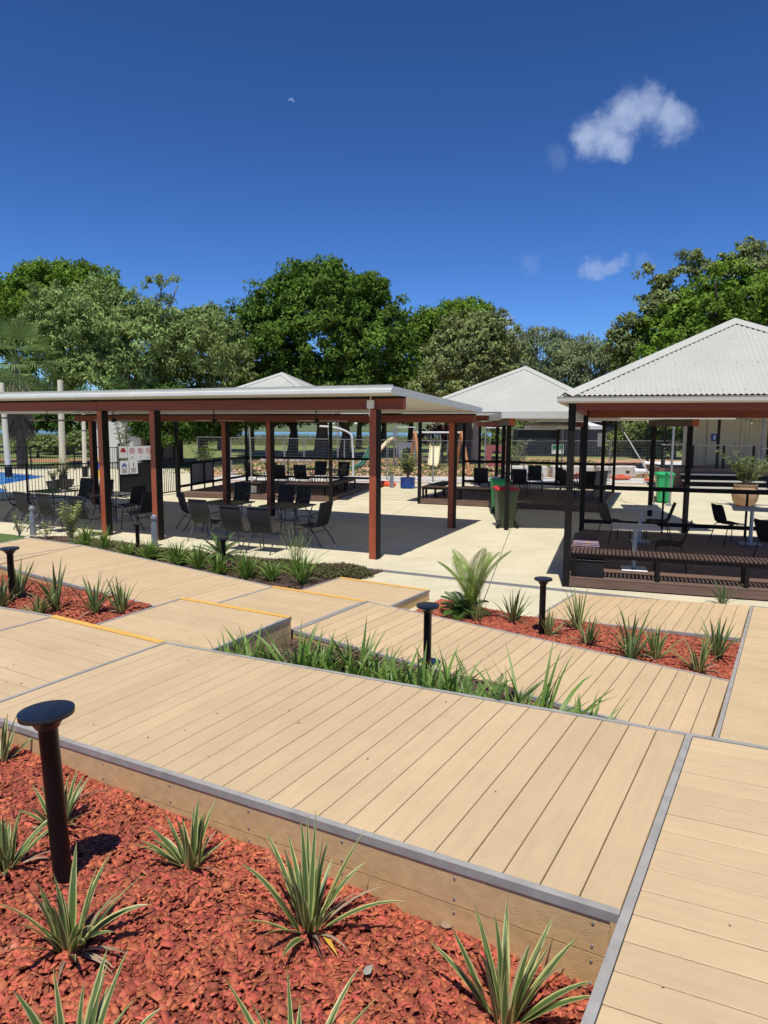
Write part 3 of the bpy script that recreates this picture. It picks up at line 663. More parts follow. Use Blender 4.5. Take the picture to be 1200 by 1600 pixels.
# centre bed with strap leaved plants
b2 = [(p.x, p.y, 0.22) for p in (A_FL - v_ax * .1, lerp(A_FL, A_FR, .62) - v_ax * .05, lerp(H_NL, H_NR, .62) + v_ax * .01, H_NL, E_NR, D_FR + v_ax * .01, D_NR)]
b5 = [(p.x, p.y, 0.075) for p in (lerp(A_FL, A_FR, .5), A_FR + u_ax * 2.6, A_FR + u_ax * 2.6 + v_ax * .9, A_FR + v_ax * .9, H_NR + v_ax * .05, lerp(H_NL, H_NR, .5) + v_ax * .02)]
bed('garden_bed', b5, 'dark_mulch', 0.004)
bed('garden_bed', b2, 'dark_mulch', 0.012)
chips('bark_litter', b2, lambda X, Y: 0.228 + 0 * X, 4000, .02, .05, 'bark_chip', .005)
# rear bed along the concrete
b4 = [(-8.186, 16.036, 0.020), (-6.951, 16.080, 0.020), (-3.919, 14.179, 0.020), (-2.109, 13.466, 0.020), (-0.631, 12.523, 0.020), (0.006, 12.427, 0.020), (-0.426, 11.672, 0.020), (-0.971, 10.529, 0.020), (-2.140, 10.501, 0.020), (-6.248, 13.543, 0.020)]
bed('garden_bed', b4, 'dark_mulch', 0.006)
chips('bark_litter', b4, lambda X, Y: 0.03 + 0 * X, 5000, .02, .05, 'bark_chip', .005)
bed('lawn', [(-10.968, 14.883, 0.020), (-11.335, 17.134, 0.020), (-9.096, 16.489, 0.020), (-8.317, 16.032, 0.020), (-8.047, 15.672, 0.020), (-8.274, 14.973, 0.020)], 'grass', 0.006)

# ------------------------------------------------------------ shelters
def fan(loc, rz, label, drop=.28, r=.78):
    t = thing('ceiling_fan', label, 'fan', loc, rz, 'ceiling fans under the flat roof')
    MB().tube([(0, 0, 0), (0, 0, -drop)], .014, 8).build('down_rod', 'black_metal', t)
    MB().lathe([(.03, -drop + .03), (.085, -drop), (.09, -drop - .05), (.04, -drop - .09)], n=16).build('motor', 'black_metal', t, True)
    for k in range(3):
        a = k * 2 * pi / 3 + .25; c, s = cos(a), sin(a)
        mb = MB(); P = []
        for x, w, z in ((.08, .03, 0), (.18, .055, .006), (r, .065, .0), ):
            P += [(x, -w, z - drop - .045), (x, w, z - drop - .035)]
        vs = P + [(x, y, z + .008) for x, y, z in P]
        fs = [(0, 2, 3, 1), (2, 4, 5, 3), (6, 7, 9, 8), (8, 9, 11, 10), (0, 6, 8, 2), (2, 8, 10, 4), (1, 3, 9, 7), (3, 5, 11, 9), (4, 10, 11, 5), (0, 1, 7, 6)]
        mb.add([(x * c - y * s, x * s + y * c, z) for x, y, z in vs], fs); mb.build('blade', 'roof_panel', t)
    return t
# --- long flat roofed shelter on the left (local x along its front, local y to the back)
L3 = Vector((-0.184, 13.628, 0.000)); LR = yaw(113.5); LW = Matrix.Rotation(LR, 4, 'Z')
shl = thing('flat_roof_shelter', 'long flat roofed shelter with red timber posts at left', 'shelter', L3, LR)
def post(x, y, h, parent, w=.165, m_='red_timber', side='black_post', zb=0.0):
    p = MB().cbox((0, 0, (h + zb) / 2), (w, w, h - zb), .006).build('post', m_, parent, loc=(x, y, 0))
    if side:
        MB().box(w / 2 + .001, -w / 2 - .004, zb + .01, w / 2 + .013, w / 2 + .004, h).box(w / 2 - .012, -w / 2 - .012, zb + .01, w / 2 + .013, -w / 2 - .004, h).build('steel_channel', side, p)
        MB().cbox((0, 0, .012), (w + .03, w * .7, .022)).build('base_plate', 'black_metal', p)
    return p
for x, y in ((0, 0), (-5.37, 0), (-6.9, 0), (-12.2, 0), (-13.7, 0)): post(x, y, 2.9, shl)
for x in (0.04, -5.4, -6.93, -12.1): post(x, 4.72, 2.68, shl)
def rbeam(x0, x1, y, z, h, parent, w=.09, m_='red_beam', gapn=True):
    b = MB().cbox(((x0 + x1) / 2, y, z + h / 2), (x1 - x0, w, h), .004).build('beam', m_, parent)
    if gapn: MB().box(x0, y - w / 2 - .003, z + h + .001, x1, y + w / 2 + .003, z + h + .036).build('shadow_gap_strip', 'black_post', b)  # black strip stands in for the shadow gap above the beam
    return b
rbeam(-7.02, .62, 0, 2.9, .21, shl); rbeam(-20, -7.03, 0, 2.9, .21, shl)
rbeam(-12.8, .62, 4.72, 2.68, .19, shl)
# roof: insulated panels falling to the back
sl = (3.05 - 3.215) / 5.9
def roof_slab(x0, x1, y0, y1, z0, z1, th, parent, m_='roof_panel', name='roof_panel'):
    return MB().hexa([(x0, y0, z0), (x1, y0, z0), (x1, y1, z1), (x0, y1, z1), (x0, y0, z0 + th), (x1, y0, z0 + th), (x1, y1, z1 + th), (x0, y1, z1 + th)]).build(name, m_, parent)
xe = .58
for k in range(18):
    x1 = xe - k * 1.15; roof_slab(x1 - 1.146, x1, -.56, 5.35, 3.175, 2.935, .10, shl, 'soffit')
roof_slab(xe + .003, xe + .035, -.58, 5.37, 3.165, 2.925, .145, shl, 'gutter_metal', 'barge_capping')
gm = MB()
prof = [(-.575, 3.335), (-.575, 3.30), (-.60, 3.30), (-.60, 3.27), (-.655, 3.245), (-.668, 3.19), (-.64, 3.165), (-.575, 3.165), (-.575, 3.335)]
vs = [(xe + .035, y, z) for y, z in prof[:-1]] + [(-20, y, z) for y, z in prof[:-1]]; n = len(prof) - 1
gm.add(vs, [(i, (i + 1) % n, n + (i + 1) % n, n + i) for i in range(n)] + [tuple(range(n - 1, -1, -1)), tuple(range(n, 2 * n))])
gm.build('gutter', 'gutter_metal', shl)
bx = MB().cbox((0, 0, 0), (.14, .07, .16), .01).build('junction_box', 'white_plastic', shl, loc=(-.05, -.09, 3.0))
MB().tube([(0, -.0, .08), (0, 0, .2)], .012, 8).build('conduit', 'white_plastic', bx); MB().tube([(-.02, 0, -.08), (-.03, .0, -.2), (-.03, .04, -.24)], .012, 8).build('conduit', 'white_plastic', bx)
for i, (px, py, lb) in enumerate(((-3.0, 3.1, 'ceiling fan nearest the junction box post'), (-6.1, 3.1, 'ceiling fan above the right hand table group'), (-9.6, 3.1, 'ceiling fan above the left hand table group'), (-12.2, 3.1, 'ceiling fan at the far left end under the flat roof'))):
    p = L3 + Vector((px * cos(LR) - py * sin(LR), px * sin(LR) + py * cos(LR), 3.02)); fan(p, .2 + i * .1 + LR, lb)

def hip_roof(root, W, D, ze, zp, full=True):
    """square hip roof with corrugated sheets, caps, gutters; centred on local origin"""
    hw, hd = W / 2, D / 2
    def face(A, B, C):      # eave A->B, apex C; true corrugation
        A, B, C = map(Vector, (A, B, C)); e = B - A; Lw = e.length; ex_ = e.normalized(); mid = (A + B) / 2; up = (C - mid); H = up.length; ey_ = up.normalized(); n = ex_.cross(ey_)
        if n.z < 0: n = -n
        pitch = .076; ns = int(Lw / pitch * 4); V = []; F = []
        for i in range(ns + 1):
            x = Lw * i / ns; amp = .012 * cos(2 * pi * x / pitch); t = 1 - abs(x - Lw / 2) / (Lw / 2)
            lo = A + ex_ * x + n * amp - ey_ * .03; hi = A + ex_ * x + ey_ * (H * t) + n * amp
            V += [tuple(lo), tuple(hi)]
        for i in range(ns): a = 2 * i; F.append((a, a + 2, a + 3, a + 1))
        me = np_mesh('roof_sheet', np.array(V), np.array(F), 'roof_metal'); me.polygons.foreach_set('use_smooth', [True] * len(F)); rs = obj('roof_sheet', me, root)
        sb = MB()
        for row in (.12, H * .36, H * .7):
            k = 0
            while True:
                x = pitch * (2 + 4 * k); k += 1
                if x > Lw: break
                if row > H * (1 - abs(x - Lw / 2) / (Lw / 2)) - .1: continue
                c = A + ex_ * x + ey_ * row + n * .012
                sb.tube([c - n * .004, c + n * .006], [.011, .007], 6)
        sb.build('screws', 'galvanised', rs, kind='stuff')
    apex = (0, 0, zp)
    c = [(-hw, -hd, ze), (hw, -hd, ze), (hw, hd, ze), (-hw, hd, ze)]
    for i in range(4): face(c[i], c[(i + 1) % 4], apex)
    for i in range(4):   # hip caps: folded strips over the corner lines
        P = Vector(c[i]); Q = Vector(apex) + Vector((0, 0, .02)); P = P + Vector((0, 0, .015)); d = (Q - P).normalized()
        s1 = Vector(c[(i + 1) % 4]) - Vector(c[i]); s2 = Vector(c[(i - 1) % 4]) - Vector(c[i])
        w = .17; n1 = s1.normalized(); n2 = s2.normalized()
        def inpl(s): v = (s - d * s.dot(d)); return v.normalized() * w
        a1, a2 = inpl(n1), inpl(n2); up = Vector((0, 0, .022))
        vs = [P + up, Q + up, P + a1 + Vector((0, 0, .004)), Q + a1 * .02 + Vector((0, 0, .004)), P + a2 + Vector((0, 0, .004)), Q + a2 * .02 + Vector((0, 0, .004))]
        vs[3] = Q + a1 * .9 - d * .12 + Vector((0, 0, .0)); vs[5] = Q + a2 * .9 - d * .12
        mb = MB(); mb.add(vs, [(0, 2, 3, 1), (0, 1, 5, 4)]); mb.build('hip_cap', 'roof_metal', root)
    for i in range(4):
        a = Vector(c[i]); b = Vector(c[(i + 1) % 4]); d = (b - a).normalized(); o = Vector((d.y, -d.x, 0))
        pr = [(0.0, -.012), (.0, -.115), (.085, -.115), (.11, -.09), (.11, -.03), (.118, -.018), (.10, -.018), (.092, -.09), (.02, -.10), (.02, -.012)]
        a_ = a - d * 0; b_ = b + d * 0; n = len(pr); vs = []
        for q, s in ((a_, -1), (b_, 1)):
            for ox, oz in pr: vs.append(q + o * ox + d * s * ox + Vector((0, 0, oz - .02)))
        mb = MB(); mb.add(vs, [(k, (k + 1) % n, n + (k + 1) % n, n + k) for k in range(n)]); mb.build('gutter', 'roof_trim', root)
    # lining just inside the gutters
    mb = MB(); mb.box(-hw + .02, -hd + .02, ze - .10, hw - .02, hd - .02, ze - .085); mb.build('ceiling_lining', 'soffit', root)

def pavilion(label, corner, az, W, D, ze, zp, over=.3, deckz=.17, postw=.11, postm='black_post', beam_z=2.86, planks=True, steps=False, posts=None):
    rz = yaw(az); root = thing('pavilion', label, 'pavilion', corner, rz)
    hip = bpy.data.objects.new('hip_roof', None); COL.objects.link(hip); hip.parent = root; hip.location = (W / 2, D / 2, 0)
    hip_roof(hip, W + 2 * over, D + 2 * over, ze, zp)
    for x, y in (posts or ((0, 0), (W, 0), (W, D), (0, D))):
        MB().cbox((0, 0, (ze - .12) / 2), (postw, postw, ze - .12), .004).build('post', postm, root, loc=(x, y, 0))
    h = postw / 2
    rbeam(h, W - h, -.01, beam_z, .17, root, .07); rbeam(h, W - h, D, beam_z - .05, .17, root, .07, gapn=False)
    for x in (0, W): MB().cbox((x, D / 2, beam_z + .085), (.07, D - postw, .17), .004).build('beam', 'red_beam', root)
    # boarded floor; boards run along the front
    n = int((D + .1) / .145); 
    for k in range(n):
        y = -.0 + k * .145
        me = MB().cbox((W / 2, 0, 0), (W - 2 * h - .004 if k == 0 else W, .139, .024), .003).mesh('plank', 'brown_deck') if k < 2 else me
        obj('plank', me, root, loc=(0, y + .03, deckz - .012))
    MB().box(.02, .02, .004, W - .02, D - .02, deckz - .03).build('frame', 'dark_gap', root)
    for k, z in enumerate((deckz - .026,)):
        MB().box(h + .001, -.048, .02, W - h - .001, -.022, z).build('fascia_board', 'brown_deck', root)
        MB().box(-.03, h, .02, -.004, D - h, z).build('fascia_board', 'brown_deck', root)
        MB().box(W + .004, h, .02, W + .03, D - h, z).build('fascia_board', 'brown_deck', root)
    return root, rz
def loc_in(corner, rz, x, y, z=0): c = Vector(corner); return Vector((c.x + x * cos(rz) - y * sin(rz), c.y + x * sin(rz) + y * cos(rz), z))
def railing(root_corner, rz, segs, label, zt=1.18, zm=.37, group=None):
    t = thing('railing', label, 'railing', root_corner, rz, group)
    for (x0, y0, x1, y1) in segs:
        L_ = math.hypot(x1 - x0, y1 - y0); n = max(1, round(L_ / 1.9))
        MB().beam((x0, y0, zt), (x1, y1, zt), .075, .095).build('rail', 'black_post', t)
        MB().beam((x0, y0, zm), (x1, y1, zm), .07, .085).build('rail', 'black_post', t)
        for k in range(1, n):
            x, y = lerp(x0, x1, k / n), lerp(y0, y1, k / n); MB().box(x - .022, y - .022, .17, x + .022, y + .022, zt - .029).build('baluster', 'black_post', t)
    return t
def bench(corner, rz, x0, y0, x1, y1, label, w=.42, zt=.59, zf=.17, slat=.045, pitch=.062, pieces=True, box_end=False):
    """slatted bench; slats lie across its length"""
    d = Vector((x1 - x0, y1 - y0, 0)); Lg = d.length; a = math.atan2(d.y, d.x)
    c = loc_in(corner, rz, x0, y0, 0); t = thing('slatted_bench', label, 'bench', c, rz + a)
    n = int(Lg / pitch); me = MB().cbox((0, w / 2, 0), (slat, w, .032), .004).mesh('slat', 'brown_slat')
    if pieces:
        for k in range(n): obj('slat', me, t, loc=(slat / 2 + k * pitch, 0, zt - .016))
    else:
        mb = MB(); [mb.box(k * pitch, 0, zt - .032, k * pitch + slat, w, zt) for k in range(n)]; mb.build('slats', 'brown_slat', t, kind='stuff')
    mb = MB(); mb.box(0, .03, zt - .10, Lg, .07, zt - .034); mb.box(0, w - .07, zt - .10, Lg, w - .03, zt - .034); mb.build('frame', 'black_post', t)
    k = max(1, round(Lg / 1.25))
    for i in range(k + 1):
        x = .05 + (Lg - .1) * i / k
        for y in (.05, w - .05): MB().box(x - .03, y - .028, zf, x + .03, y + .028, zt - .10).build('leg', 'black_post', t)
    return t

# --- big pavilion at the right
PC = Vector((2.989, 11.318, 0.000)); PAZ = 108.0; PD = 5.6; PW = 5.3
big, PRZ = pavilion('large hip roofed pavilion with black posts at the right edge', PC, PAZ, PW, PD, 3.10, 4.54, over=.12)
railing(PC, PRZ, [(.05, PD, PW - .05, PD), (PW, .1, PW, PD - .1)], 'black railing along the back of the large right hand pavilion')
bench(PC, PRZ, .08, -.02, 5.25, -.02, 'slatted brown bench along the front of the large pavilion')
bench(PC, PRZ, .44, .42, .44, 2.2, 'short slatted bench on the left side of the large pavilion')
bxo = thing('storage_box', 'black box under the left end of the front bench', 'box', loc_in(PC, PRZ, .33, .2, .172), PRZ)
MB().cbox((0, 0, .13), (.5, .34, .26), .012).build('body', 'dark_panel', bxo); MB().cbox((0, 0, .272), (.52, .36, .022), .006).build('lid', 'black_metal', bxo)
cu = thing('folded_towel', 'folded orange and blue patterned cloth on the bench corner', 'cloth', loc_in(PC, PRZ, .27, .62, .592), PRZ)
for k in range(3): MB().cbox((0, 0, .013 + k * .026), (.44 - k * .012, .30 - k * .01, .024), .01).build('layer', 'cushion_print', cu)
# --- middle pavilion
MC = Vector((1.182, 23.524, 0.000)); MAZ = 111.5
mid, MRZ = pavilion('middle hip roofed pavilion with slatted bench behind the wheelie bins', MC, MAZ, 5.85, 5.6, 3.06, 4.66, over=.35, postw=.10)
railing(MC, MRZ, [(.05, 5.6, 5.8, 5.6)], 'black railing along the back of the middle pavilion')
bench(MC, MRZ, .06, 0.02, 2.6, .02, 'slatted bench along the front of the middle pavilion', pieces=False)
bench(MC, MRZ, .45, .46, .45, 2.6, 'slatted bench along the left side of the middle pavilion', pieces=False)
# --- far left pavilion whose roof peak shows above the flat roof
NC = loc_in((-1.821, 23.969, 0.000), yaw(103), -5.75, 0); NAZ = 103
nor, NRZ = pavilion('far pavilion behind the flat roofed shelter', NC, NAZ, 5.75, 6.0, 3.0, 4.58, over=.35, postw=.10)
railing(NC, NRZ, [(.05, 6, 5.7, 6), (0, .1, 0, 5.9)], 'black railing round the back and left side of the far pavilion')
bench(NC, NRZ, 4.1, .02, 5.7, .02, 'slatted bench at the front right corner of the far pavilion', pieces=False)
bench(NC, NRZ, 5.73, .5, 5.73, 3.4, 'slatted bench along the right side of the far pavilion', pieces=False)
bench(NC, NRZ, 2.4, .02, 3.2, .02, 'short slatted bench at the front of the far pavilion', pieces=False)
gb = thing('notice_board', 'blank grey board framed in black on the far pavilion railing', 'board', loc_in(NC, NRZ, -.07, 2.0, 0), NRZ + pi / 2)
MB().box(-.85, -.012, .42, .85, .012, 1.15).build('panel', 'grey_board', gb)
mb = MB(); [mb.box(*b) for b in ((-.92, -.03, .36, .92, .02, .42), (-.92, -.03, 1.15, .92, .02, 1.21), (-.92, -.03, .0, -.85, .02, 1.149), (.85, -.03, .0, .92, .02, 1.149))]; mb.build('frame', 'black_post', gb)

# --- low flat roofed shelter behind the bins
R1 = Vector((3.091, 17.602, -0.000)); R2 = Vector((7.429, 17.228, 0.000)); RA = math.atan2(R2.y - R1.y, R2.x - R1.x); RWd = (R2 - R1).length
sh2 = thing('flat_roof_shelter', 'low flat roofed shelter over the paving between the two right pavilions', 'shelter', R1, RA)
for x, y in ((0, 0), (RWd, 0), (.15, 3.35), (RWd + .1, 3.35)):
    MB().cbox((0, 0, 1.31), (.11, .11, 2.62), .004).build('post', 'black_post', sh2, loc=(x, y, 0))
for x in (0, RWd):
    b = MB().cbox((x + .05, 1.7, 2.71), (.09, 3.8, .18), .004).build('beam', 'brown_slat', sh2); MB().cbox((x + .05, -.21, 2.71), (.15, .012, .18)).build('beam_end', 'red_timber', b)  # shade put into the brown beam sides; end face keeps the lit red
for k in range(6):
    w = (RWd + .95) / 6; roof_slab(-.2 + k * w, -.2 + (k + 1) * w - .004, -.6, 4.2, 2.83, 2.78, .09, sh2, 'soffit')
MB().box(-.24, -.66, 2.79, RWd + .79, -.605, 2.945).build('gutter', 'gutter_metal', sh2); MB().box(-.24, -.6, 2.80, -.204, 4.2, 2.94).build('barge_capping', 'gutter_metal', sh2); MB().box(RWd + .755, -.6, 2.80, RWd + .79, 4.2, 2.94).build('barge_capping', 'gutter_metal', sh2)
# --- third skillion roof further back
R3 = Vector((4.575, 28.687, 0.000))
sh3 = thing('flat_roof_shelter', 'thin pale roof on a dark post beyond the middle pavilion', 'shelter', R3, radians(8))
for x, y in ((0, 0), (3.6, 0), (0, 2.6), (3.6, 2.6)): MB().cbox((0, 0, 1.3), (.1, .1, 2.6), .004).build('post', 'black_post', sh3, loc=(x, y, 0))
for x in (0, 3.6): MB().cbox((x, 1.3, 2.68), (.12, 3.2, .2), .004).build('beam', 'red_beam', sh3)
roof_slab(-.5, 4.2, -.5, 3.4, 2.80, 2.98, .07, sh3, 'roof_panel')
# --- white shade umbrellas standing behind the right pavilion
def umbrella(loc, r, zt, drop, label, rz=0):
    t = thing('shade_umbrella', label, 'umbrella', loc, rz)
    MB().cbox((0, 0, .04), (.7, .7, .08), .01).build('base', 'grey_pot', t); MB().tube([(0, 0, .08), (0, 0, zt)], .028, 10).build('pole', 'galvanised', t, True)
    n = 8; mb = MB(); V = [(0, 0, zt)]; 
    for q in range(1, 4):
        for k in range(n): a = 2 * pi * k / n + pi / 8; rr = r * q / 3; V.append((rr * cos(a), rr * sin(a), zt - drop * (q / 3) ** 1.25))
    for k in range(n): a = 2 * pi * k / n + pi / 8; V.append((r * cos(a), r * sin(a), zt - drop - .14))
    F = [(0, 1 + k, 1 + (k + 1) % n) for k in range(n)]
    for q in range(3):
        for k in range(n): a = 1 + q * n + k; b = 1 + q * n + (k + 1) % n; F.append((a, a + n, b + n, b))
    mb.add(V, F); mb.build('canopy', 'white_plastic', t)
    for k in range(n): a = 2 * pi * k / n + pi / 8; MB().tube([(0, 0, zt - .45), (r * .55 * cos(a), r * .55 * sin(a), zt - drop * .5 - .02)], .01, 5).build('strut', 'galvanised', t)
umbrella((7.9, 31.4, 0), 1.7, 3.05, .42, 'white shade umbrella beyond the railing of the middle pavilion')

# ------------------------------------------------------------ furniture
def arc(p, q, r, n=4): return [tuple(lerp(Vector(p), Vector(q), t / n)) for t in range(n + 1)]
def make_chair(name, label, group):
    """sling patio chair, faces +y (front), back at -y"""
    t = thing(name, label, 'chair', (0, 0, 0), 0, group)
    # sling seat and back as one sheet with thickness
    prof = [(.27, .425), (.20, .44), (.0, .40), (-.17, .405), (-.23, .46), (-.30, .66), (-.36, .93)]
    def sling(pr, hw):
        mb = MB(); V = []
        for y, z in pr: V += [(-hw, y, z), (hw, y, z), (-hw, y - .002, z - .008), (hw, y - .002, z - .008)]
        n = len(pr); F = []
        for i in range(n - 1): a = 4 * i; F += [(a, a + 1, a + 5, a + 4), (a + 2, a + 6, a + 7, a + 3), (a, a + 4, a + 6, a + 2), (a + 1, a + 3, a + 7, a + 5)]
        F += [(0, 2, 3, 1), (4 * n - 4, 4 * n - 3, 4 * n - 1, 4 * n - 2)]; mb.add(V, F); return mb
    sling(prof[:4], .235).build('seat', 'sling_fabric', t, True); sling(prof[3:], .235).build('backrest', 'sling_fabric', t, True)
    for s in (-1, 1):
        x = .245 * s
        MB().tube([(x, .28, .43), (x, .2, .44), (x, 0, .405), (x, -.17, .405), (x, -.24, .47), (x, -.30, .66), (x, -.365, .945)], .0125, 7).build('side_rail', 'chair_metal', t, True)
        MB().tube([(x + .015 * s, -.26, .60), (x + .035 * s, -.18, .645), (x + .035 * s, .12, .645), (x + .035 * s, .22, .60), (x + .03 * s, .28, .40), (x + .03 * s, .33, .0)], .0125, 7).build('arm_and_leg', 'chair_metal', t, True)
        MB().tube([(x + .012 * s, -.06, .40), (x + .022 * s, -.22, .26), (x + .03 * s, -.40, .0)], .0125, 7).build('leg', 'chair_metal', t, True)
    MB().tube([(-.245, -.363, .942), (.245, -.363, .942)], .0125, 7).build('top_rail', 'chair_metal', t, True)
    MB().tube([(-.26, -.17, .30), (.26, -.17, .30)], .010, 7).build('stretcher', 'chair_metal', t, True); MB().tube([(-.27, .29, .33), (.27, .29, .33)], .010, 7).build('stretcher', 'chair_metal', t, True)
    return t
def make_table(label, group, w=.9, d=.9, zt=.72):
    t = thing('glass_table', label, 'table', (0, 0, 0), 0, group)
    MB().cbox((0, 0, zt - .004), (w, d, .008), .002).build('tabletop', 'table_glass', t)
    mb = MB(); [mb.cbox(c, s) for c, s in (((0, -d / 2, zt - .01), (w + .03, .03, .03)), ((0, d / 2, zt - .01), (w + .03, .03, .03)), ((-w / 2, 0, zt - .01), (.03, d - .031, .03)), ((w / 2, 0, zt - .01), (.03, d - .031, .03)))]; mb.build('rim', 'chair_metal', t)
    for sx in (-1, 1):
        for sy in (-1, 1):
            x, y = sx * (w / 2 - .05), sy * (d / 2 - .05); MB().tube([(x, y, zt - .02), (x * .82, y * .82, .35), (x * 1.02, y * 1.02, 0)], .014, 7).build('leg', 'chair_metal', t, True)
    MB().tube([(-w * .36, 0, .36), (w * .36, 0, .36)], .01, 6).build('stretcher', 'chair_metal', t); MB().tube([(0, -d * .36, .36), (0, d * .36, .36)], .01, 6).build('stretcher', 'chair_metal', t)
    return t
GA, GB, GN, GM = 'black mesh patio chairs under the flat roof', 'black mesh patio chairs under the flat roof', 'black chairs on the far pavilion', 'black chairs on the middle pavilion'
# facing: rotation such that chair +y points to az
def fr(az): return radians(-az)
chair0 = None
def put_chair(loc, az, label, group, s=None):
    global chair0
    if chair0 is None:
        chair0 = make_chair('patio_chair', label, group); chair0.location = loc; chair0.rotation_euler = (0, 0, fr(az)); CH0_READY = True; return chair0
    return dup(chair0, loc, fr(az), label, group, s)
put_chair((-4.747, 17.523, 0.000), 55, 'black mesh patio chair at the left end of the right hand table group', GA)
bpy.context.view_layer.update()
for P_, az, lb in (
    ((-3.993, 15.846, 0.0), 25, 'black mesh patio chair second from left in the front row of the right hand group'),
    ((-3.015, 14.621, 0.0), 24, 'black mesh patio chair third from left with its back to the garden bed'),
    ((-2.415, 14.412, 0.0), 20, 'black mesh patio chair at the right of the front row behind the tall grass'),
    ((-4.195, 20.077, 0.0), 195, 'black mesh patio chair at the back of the right hand group facing the camera'),
    ((-2.832, 19.302, 0.0), 200, 'dark patio chair by the back post pair of the flat roof shelter'),
    ((-2.378, 18.929, 0.0), 215, 'black mesh patio chair with sunlit back panel behind the right hand glass table'),
    ((-1.562, 15.316, 0.0), -62, 'black mesh patio chair alone on the right side of the glass table facing left'),
    ((-9.885, 19.005, 0.0), 60, 'black mesh patio chair at the far left end under the flat roof'),
    ((-8.697, 17.371, 0.0), 32, 'black mesh patio chair beside the left grey bollard'),
    ((-7.954, 16.970, 0.0), 30, 'black mesh patio chair behind the young yellow green shrub'),
    ((-6.937, 16.401, 0.0), 26, 'black mesh patio chair just left of the leftmost red post'),
    ((-9.236, 21.231, 0.0), 200, 'black mesh patio chair in front of the black bowl planter'),
    ((-8.456, 20.788, 0.0), 198, 'black mesh patio chair beside the yellow floor sign'),
    ((-6.931, 19.130, 0.0), -60, 'black mesh patio chair under the pool rules signs further from camera'),
    ((-6.129, 17.470, 0.0), -68, 'black mesh patio chair between the two left red posts nearer camera')):
    put_chair(P_, az, lb, GA)
tb0 = make_table('glass topped table in the left half of the right hand chair group', 'glass tables under the flat roof', 1.0, .9)
tb0.location = (-3.853, 17.124, 0.000); tb0.rotation_euler = (0, 0, LR); bpy.context.view_layer.update()
for P_, lb in (((-2.283, 16.569, 0.0), 'glass topped table beside the lone chair facing left'), ((-9.372, 19.850, 0.0), 'glass topped table at the far left under the flat roof'), ((-7.362, 19.111, 0.0), 'glass topped table seen behind the leftmost red post')):
    dup(tb0, P_, LR, lb)
# small condiment holders on tables
# far pavilion seating
for k, (x, y, az, lb) in enumerate(((1.6, 3.2, 40, 'black chair left of the pale pole on the far pavilion'), (2.3, 3.6, 20, 'black chair second from left on the far pavilion'), (3.1, 2.2, 10, 'black chair with its back to us on the far pavilion'), (3.8, 4.6, 190, 'black chair at the back of the far pavilion facing us'), (3.9, 2.4, 15, 'black chair in the middle of the far pavilion nearest us'), (4.8, 4.4, 200, 'black chair beside the back railing of the far pavilion'), (5.0, 3.0, -75, 'black chair at the right end of the far pavilion table facing left'))):
    put_chair(loc_in(NC, NRZ, x, y, .17), az, lb, GN)
dup(tb0, loc_in(NC, NRZ, 3.6, 3.5, .17), NRZ, 'black table at the left on the far pavilion', 'tables on the far pavilion'); dup(tb0, loc_in(NC, NRZ, 4.5, 3.5, .17), NRZ, 'black table at the right on the far pavilion', 'tables on the far pavilion')
for k, (x, y, az, lb) in enumerate(((1.5, 2.6, 15, 'black chair just right of the red post on the middle pavilion'), (1.9, 3.6, -70, 'black chair turned sideways left of the middle pavilion table'), (2.9, 2.6, 20, 'black chair with its back to us left of the green bin'), (3.1, 4.4, 190, 'black chair at the back railing of the middle pavilion'), (4.3, 4.2, 70, 'black chair facing right near the back of the middle pavilion'), (4.6, 2.9, 75, 'black chair facing right nearer us on the middle pavilion'), (5.3, 2.5, 15, 'dark chair next to the corner post of the large pavilion'))):
    put_chair(loc_in(MC, MRZ, x, y, .17), az, lb, GM)
dup(tb0, loc_in(MC, MRZ, 2.4, 3.4, .17), MRZ, 'black table on the left half of the middle pavilion', 'tables on the middle pavilion'); dup(tb0, loc_in(MC, MRZ, 5.1, 3.5, .17), MRZ, 'black table on the right half of the middle pavilion', 'tables on the middle pavilion')
ft = thing('folded_table', 'dark folded table standing on edge against a post of the middle pavilion', 'table', (7.096, 23.255, 0.170), radians(40))
MB().cbox((0, 0, .55), (.7, .03, .9), .008).build('tabletop', 'grey_pot', ft, rot=(.12, 0, 0)); MB().tube([(-.2, .04, .1), (-.25, .12, 0)], .012, 6).tube([(.2, .04, .1), (.25, .12, 0)], .012, 6).build('folded_legs', 'chair_metal', ft)

def make_cafe_table(label):
    t = thing('cafe_table', label, 'table', (0, 0, 0), 0, 'square pedestal tables on the large pavilion')
    MB().cbox((0, 0, .735), (.76, .76, .018), .004).build('tabletop', 'cafe_top', t)
    MB().tube([(0, 0, .02), (0, 0, .727)], .038, 16).build('column', 'cafe_metal', t, True)
    MB().cbox((0, 0, .008), (.42, .42, .014), .004).build('base', 'cafe_metal', t); MB().cbox((0, 0, .72), (.25, .25, .012)).build('top_plate', 'cafe_metal', t)
    return t
ct = make_cafe_table('square grey pedestal table nearest the front bench'); ct.location = (4.305, 11.920, 0.172); ct.rotation_euler = (0, 0, PRZ + .05); bpy.context.view_layer.update()
dup(ct, (5.461, 14.862, 0.172), PRZ + .1, 'square grey pedestal table between two facing chairs'); dup(ct, (7.697, 14.609, 0.172), PRZ - .1, 'square grey pedestal table in front of the big terracotta pot'); dup(ct, (7.196, 12.515, 0.172), PRZ + .4, 'square grey table cut by the right edge of the picture')
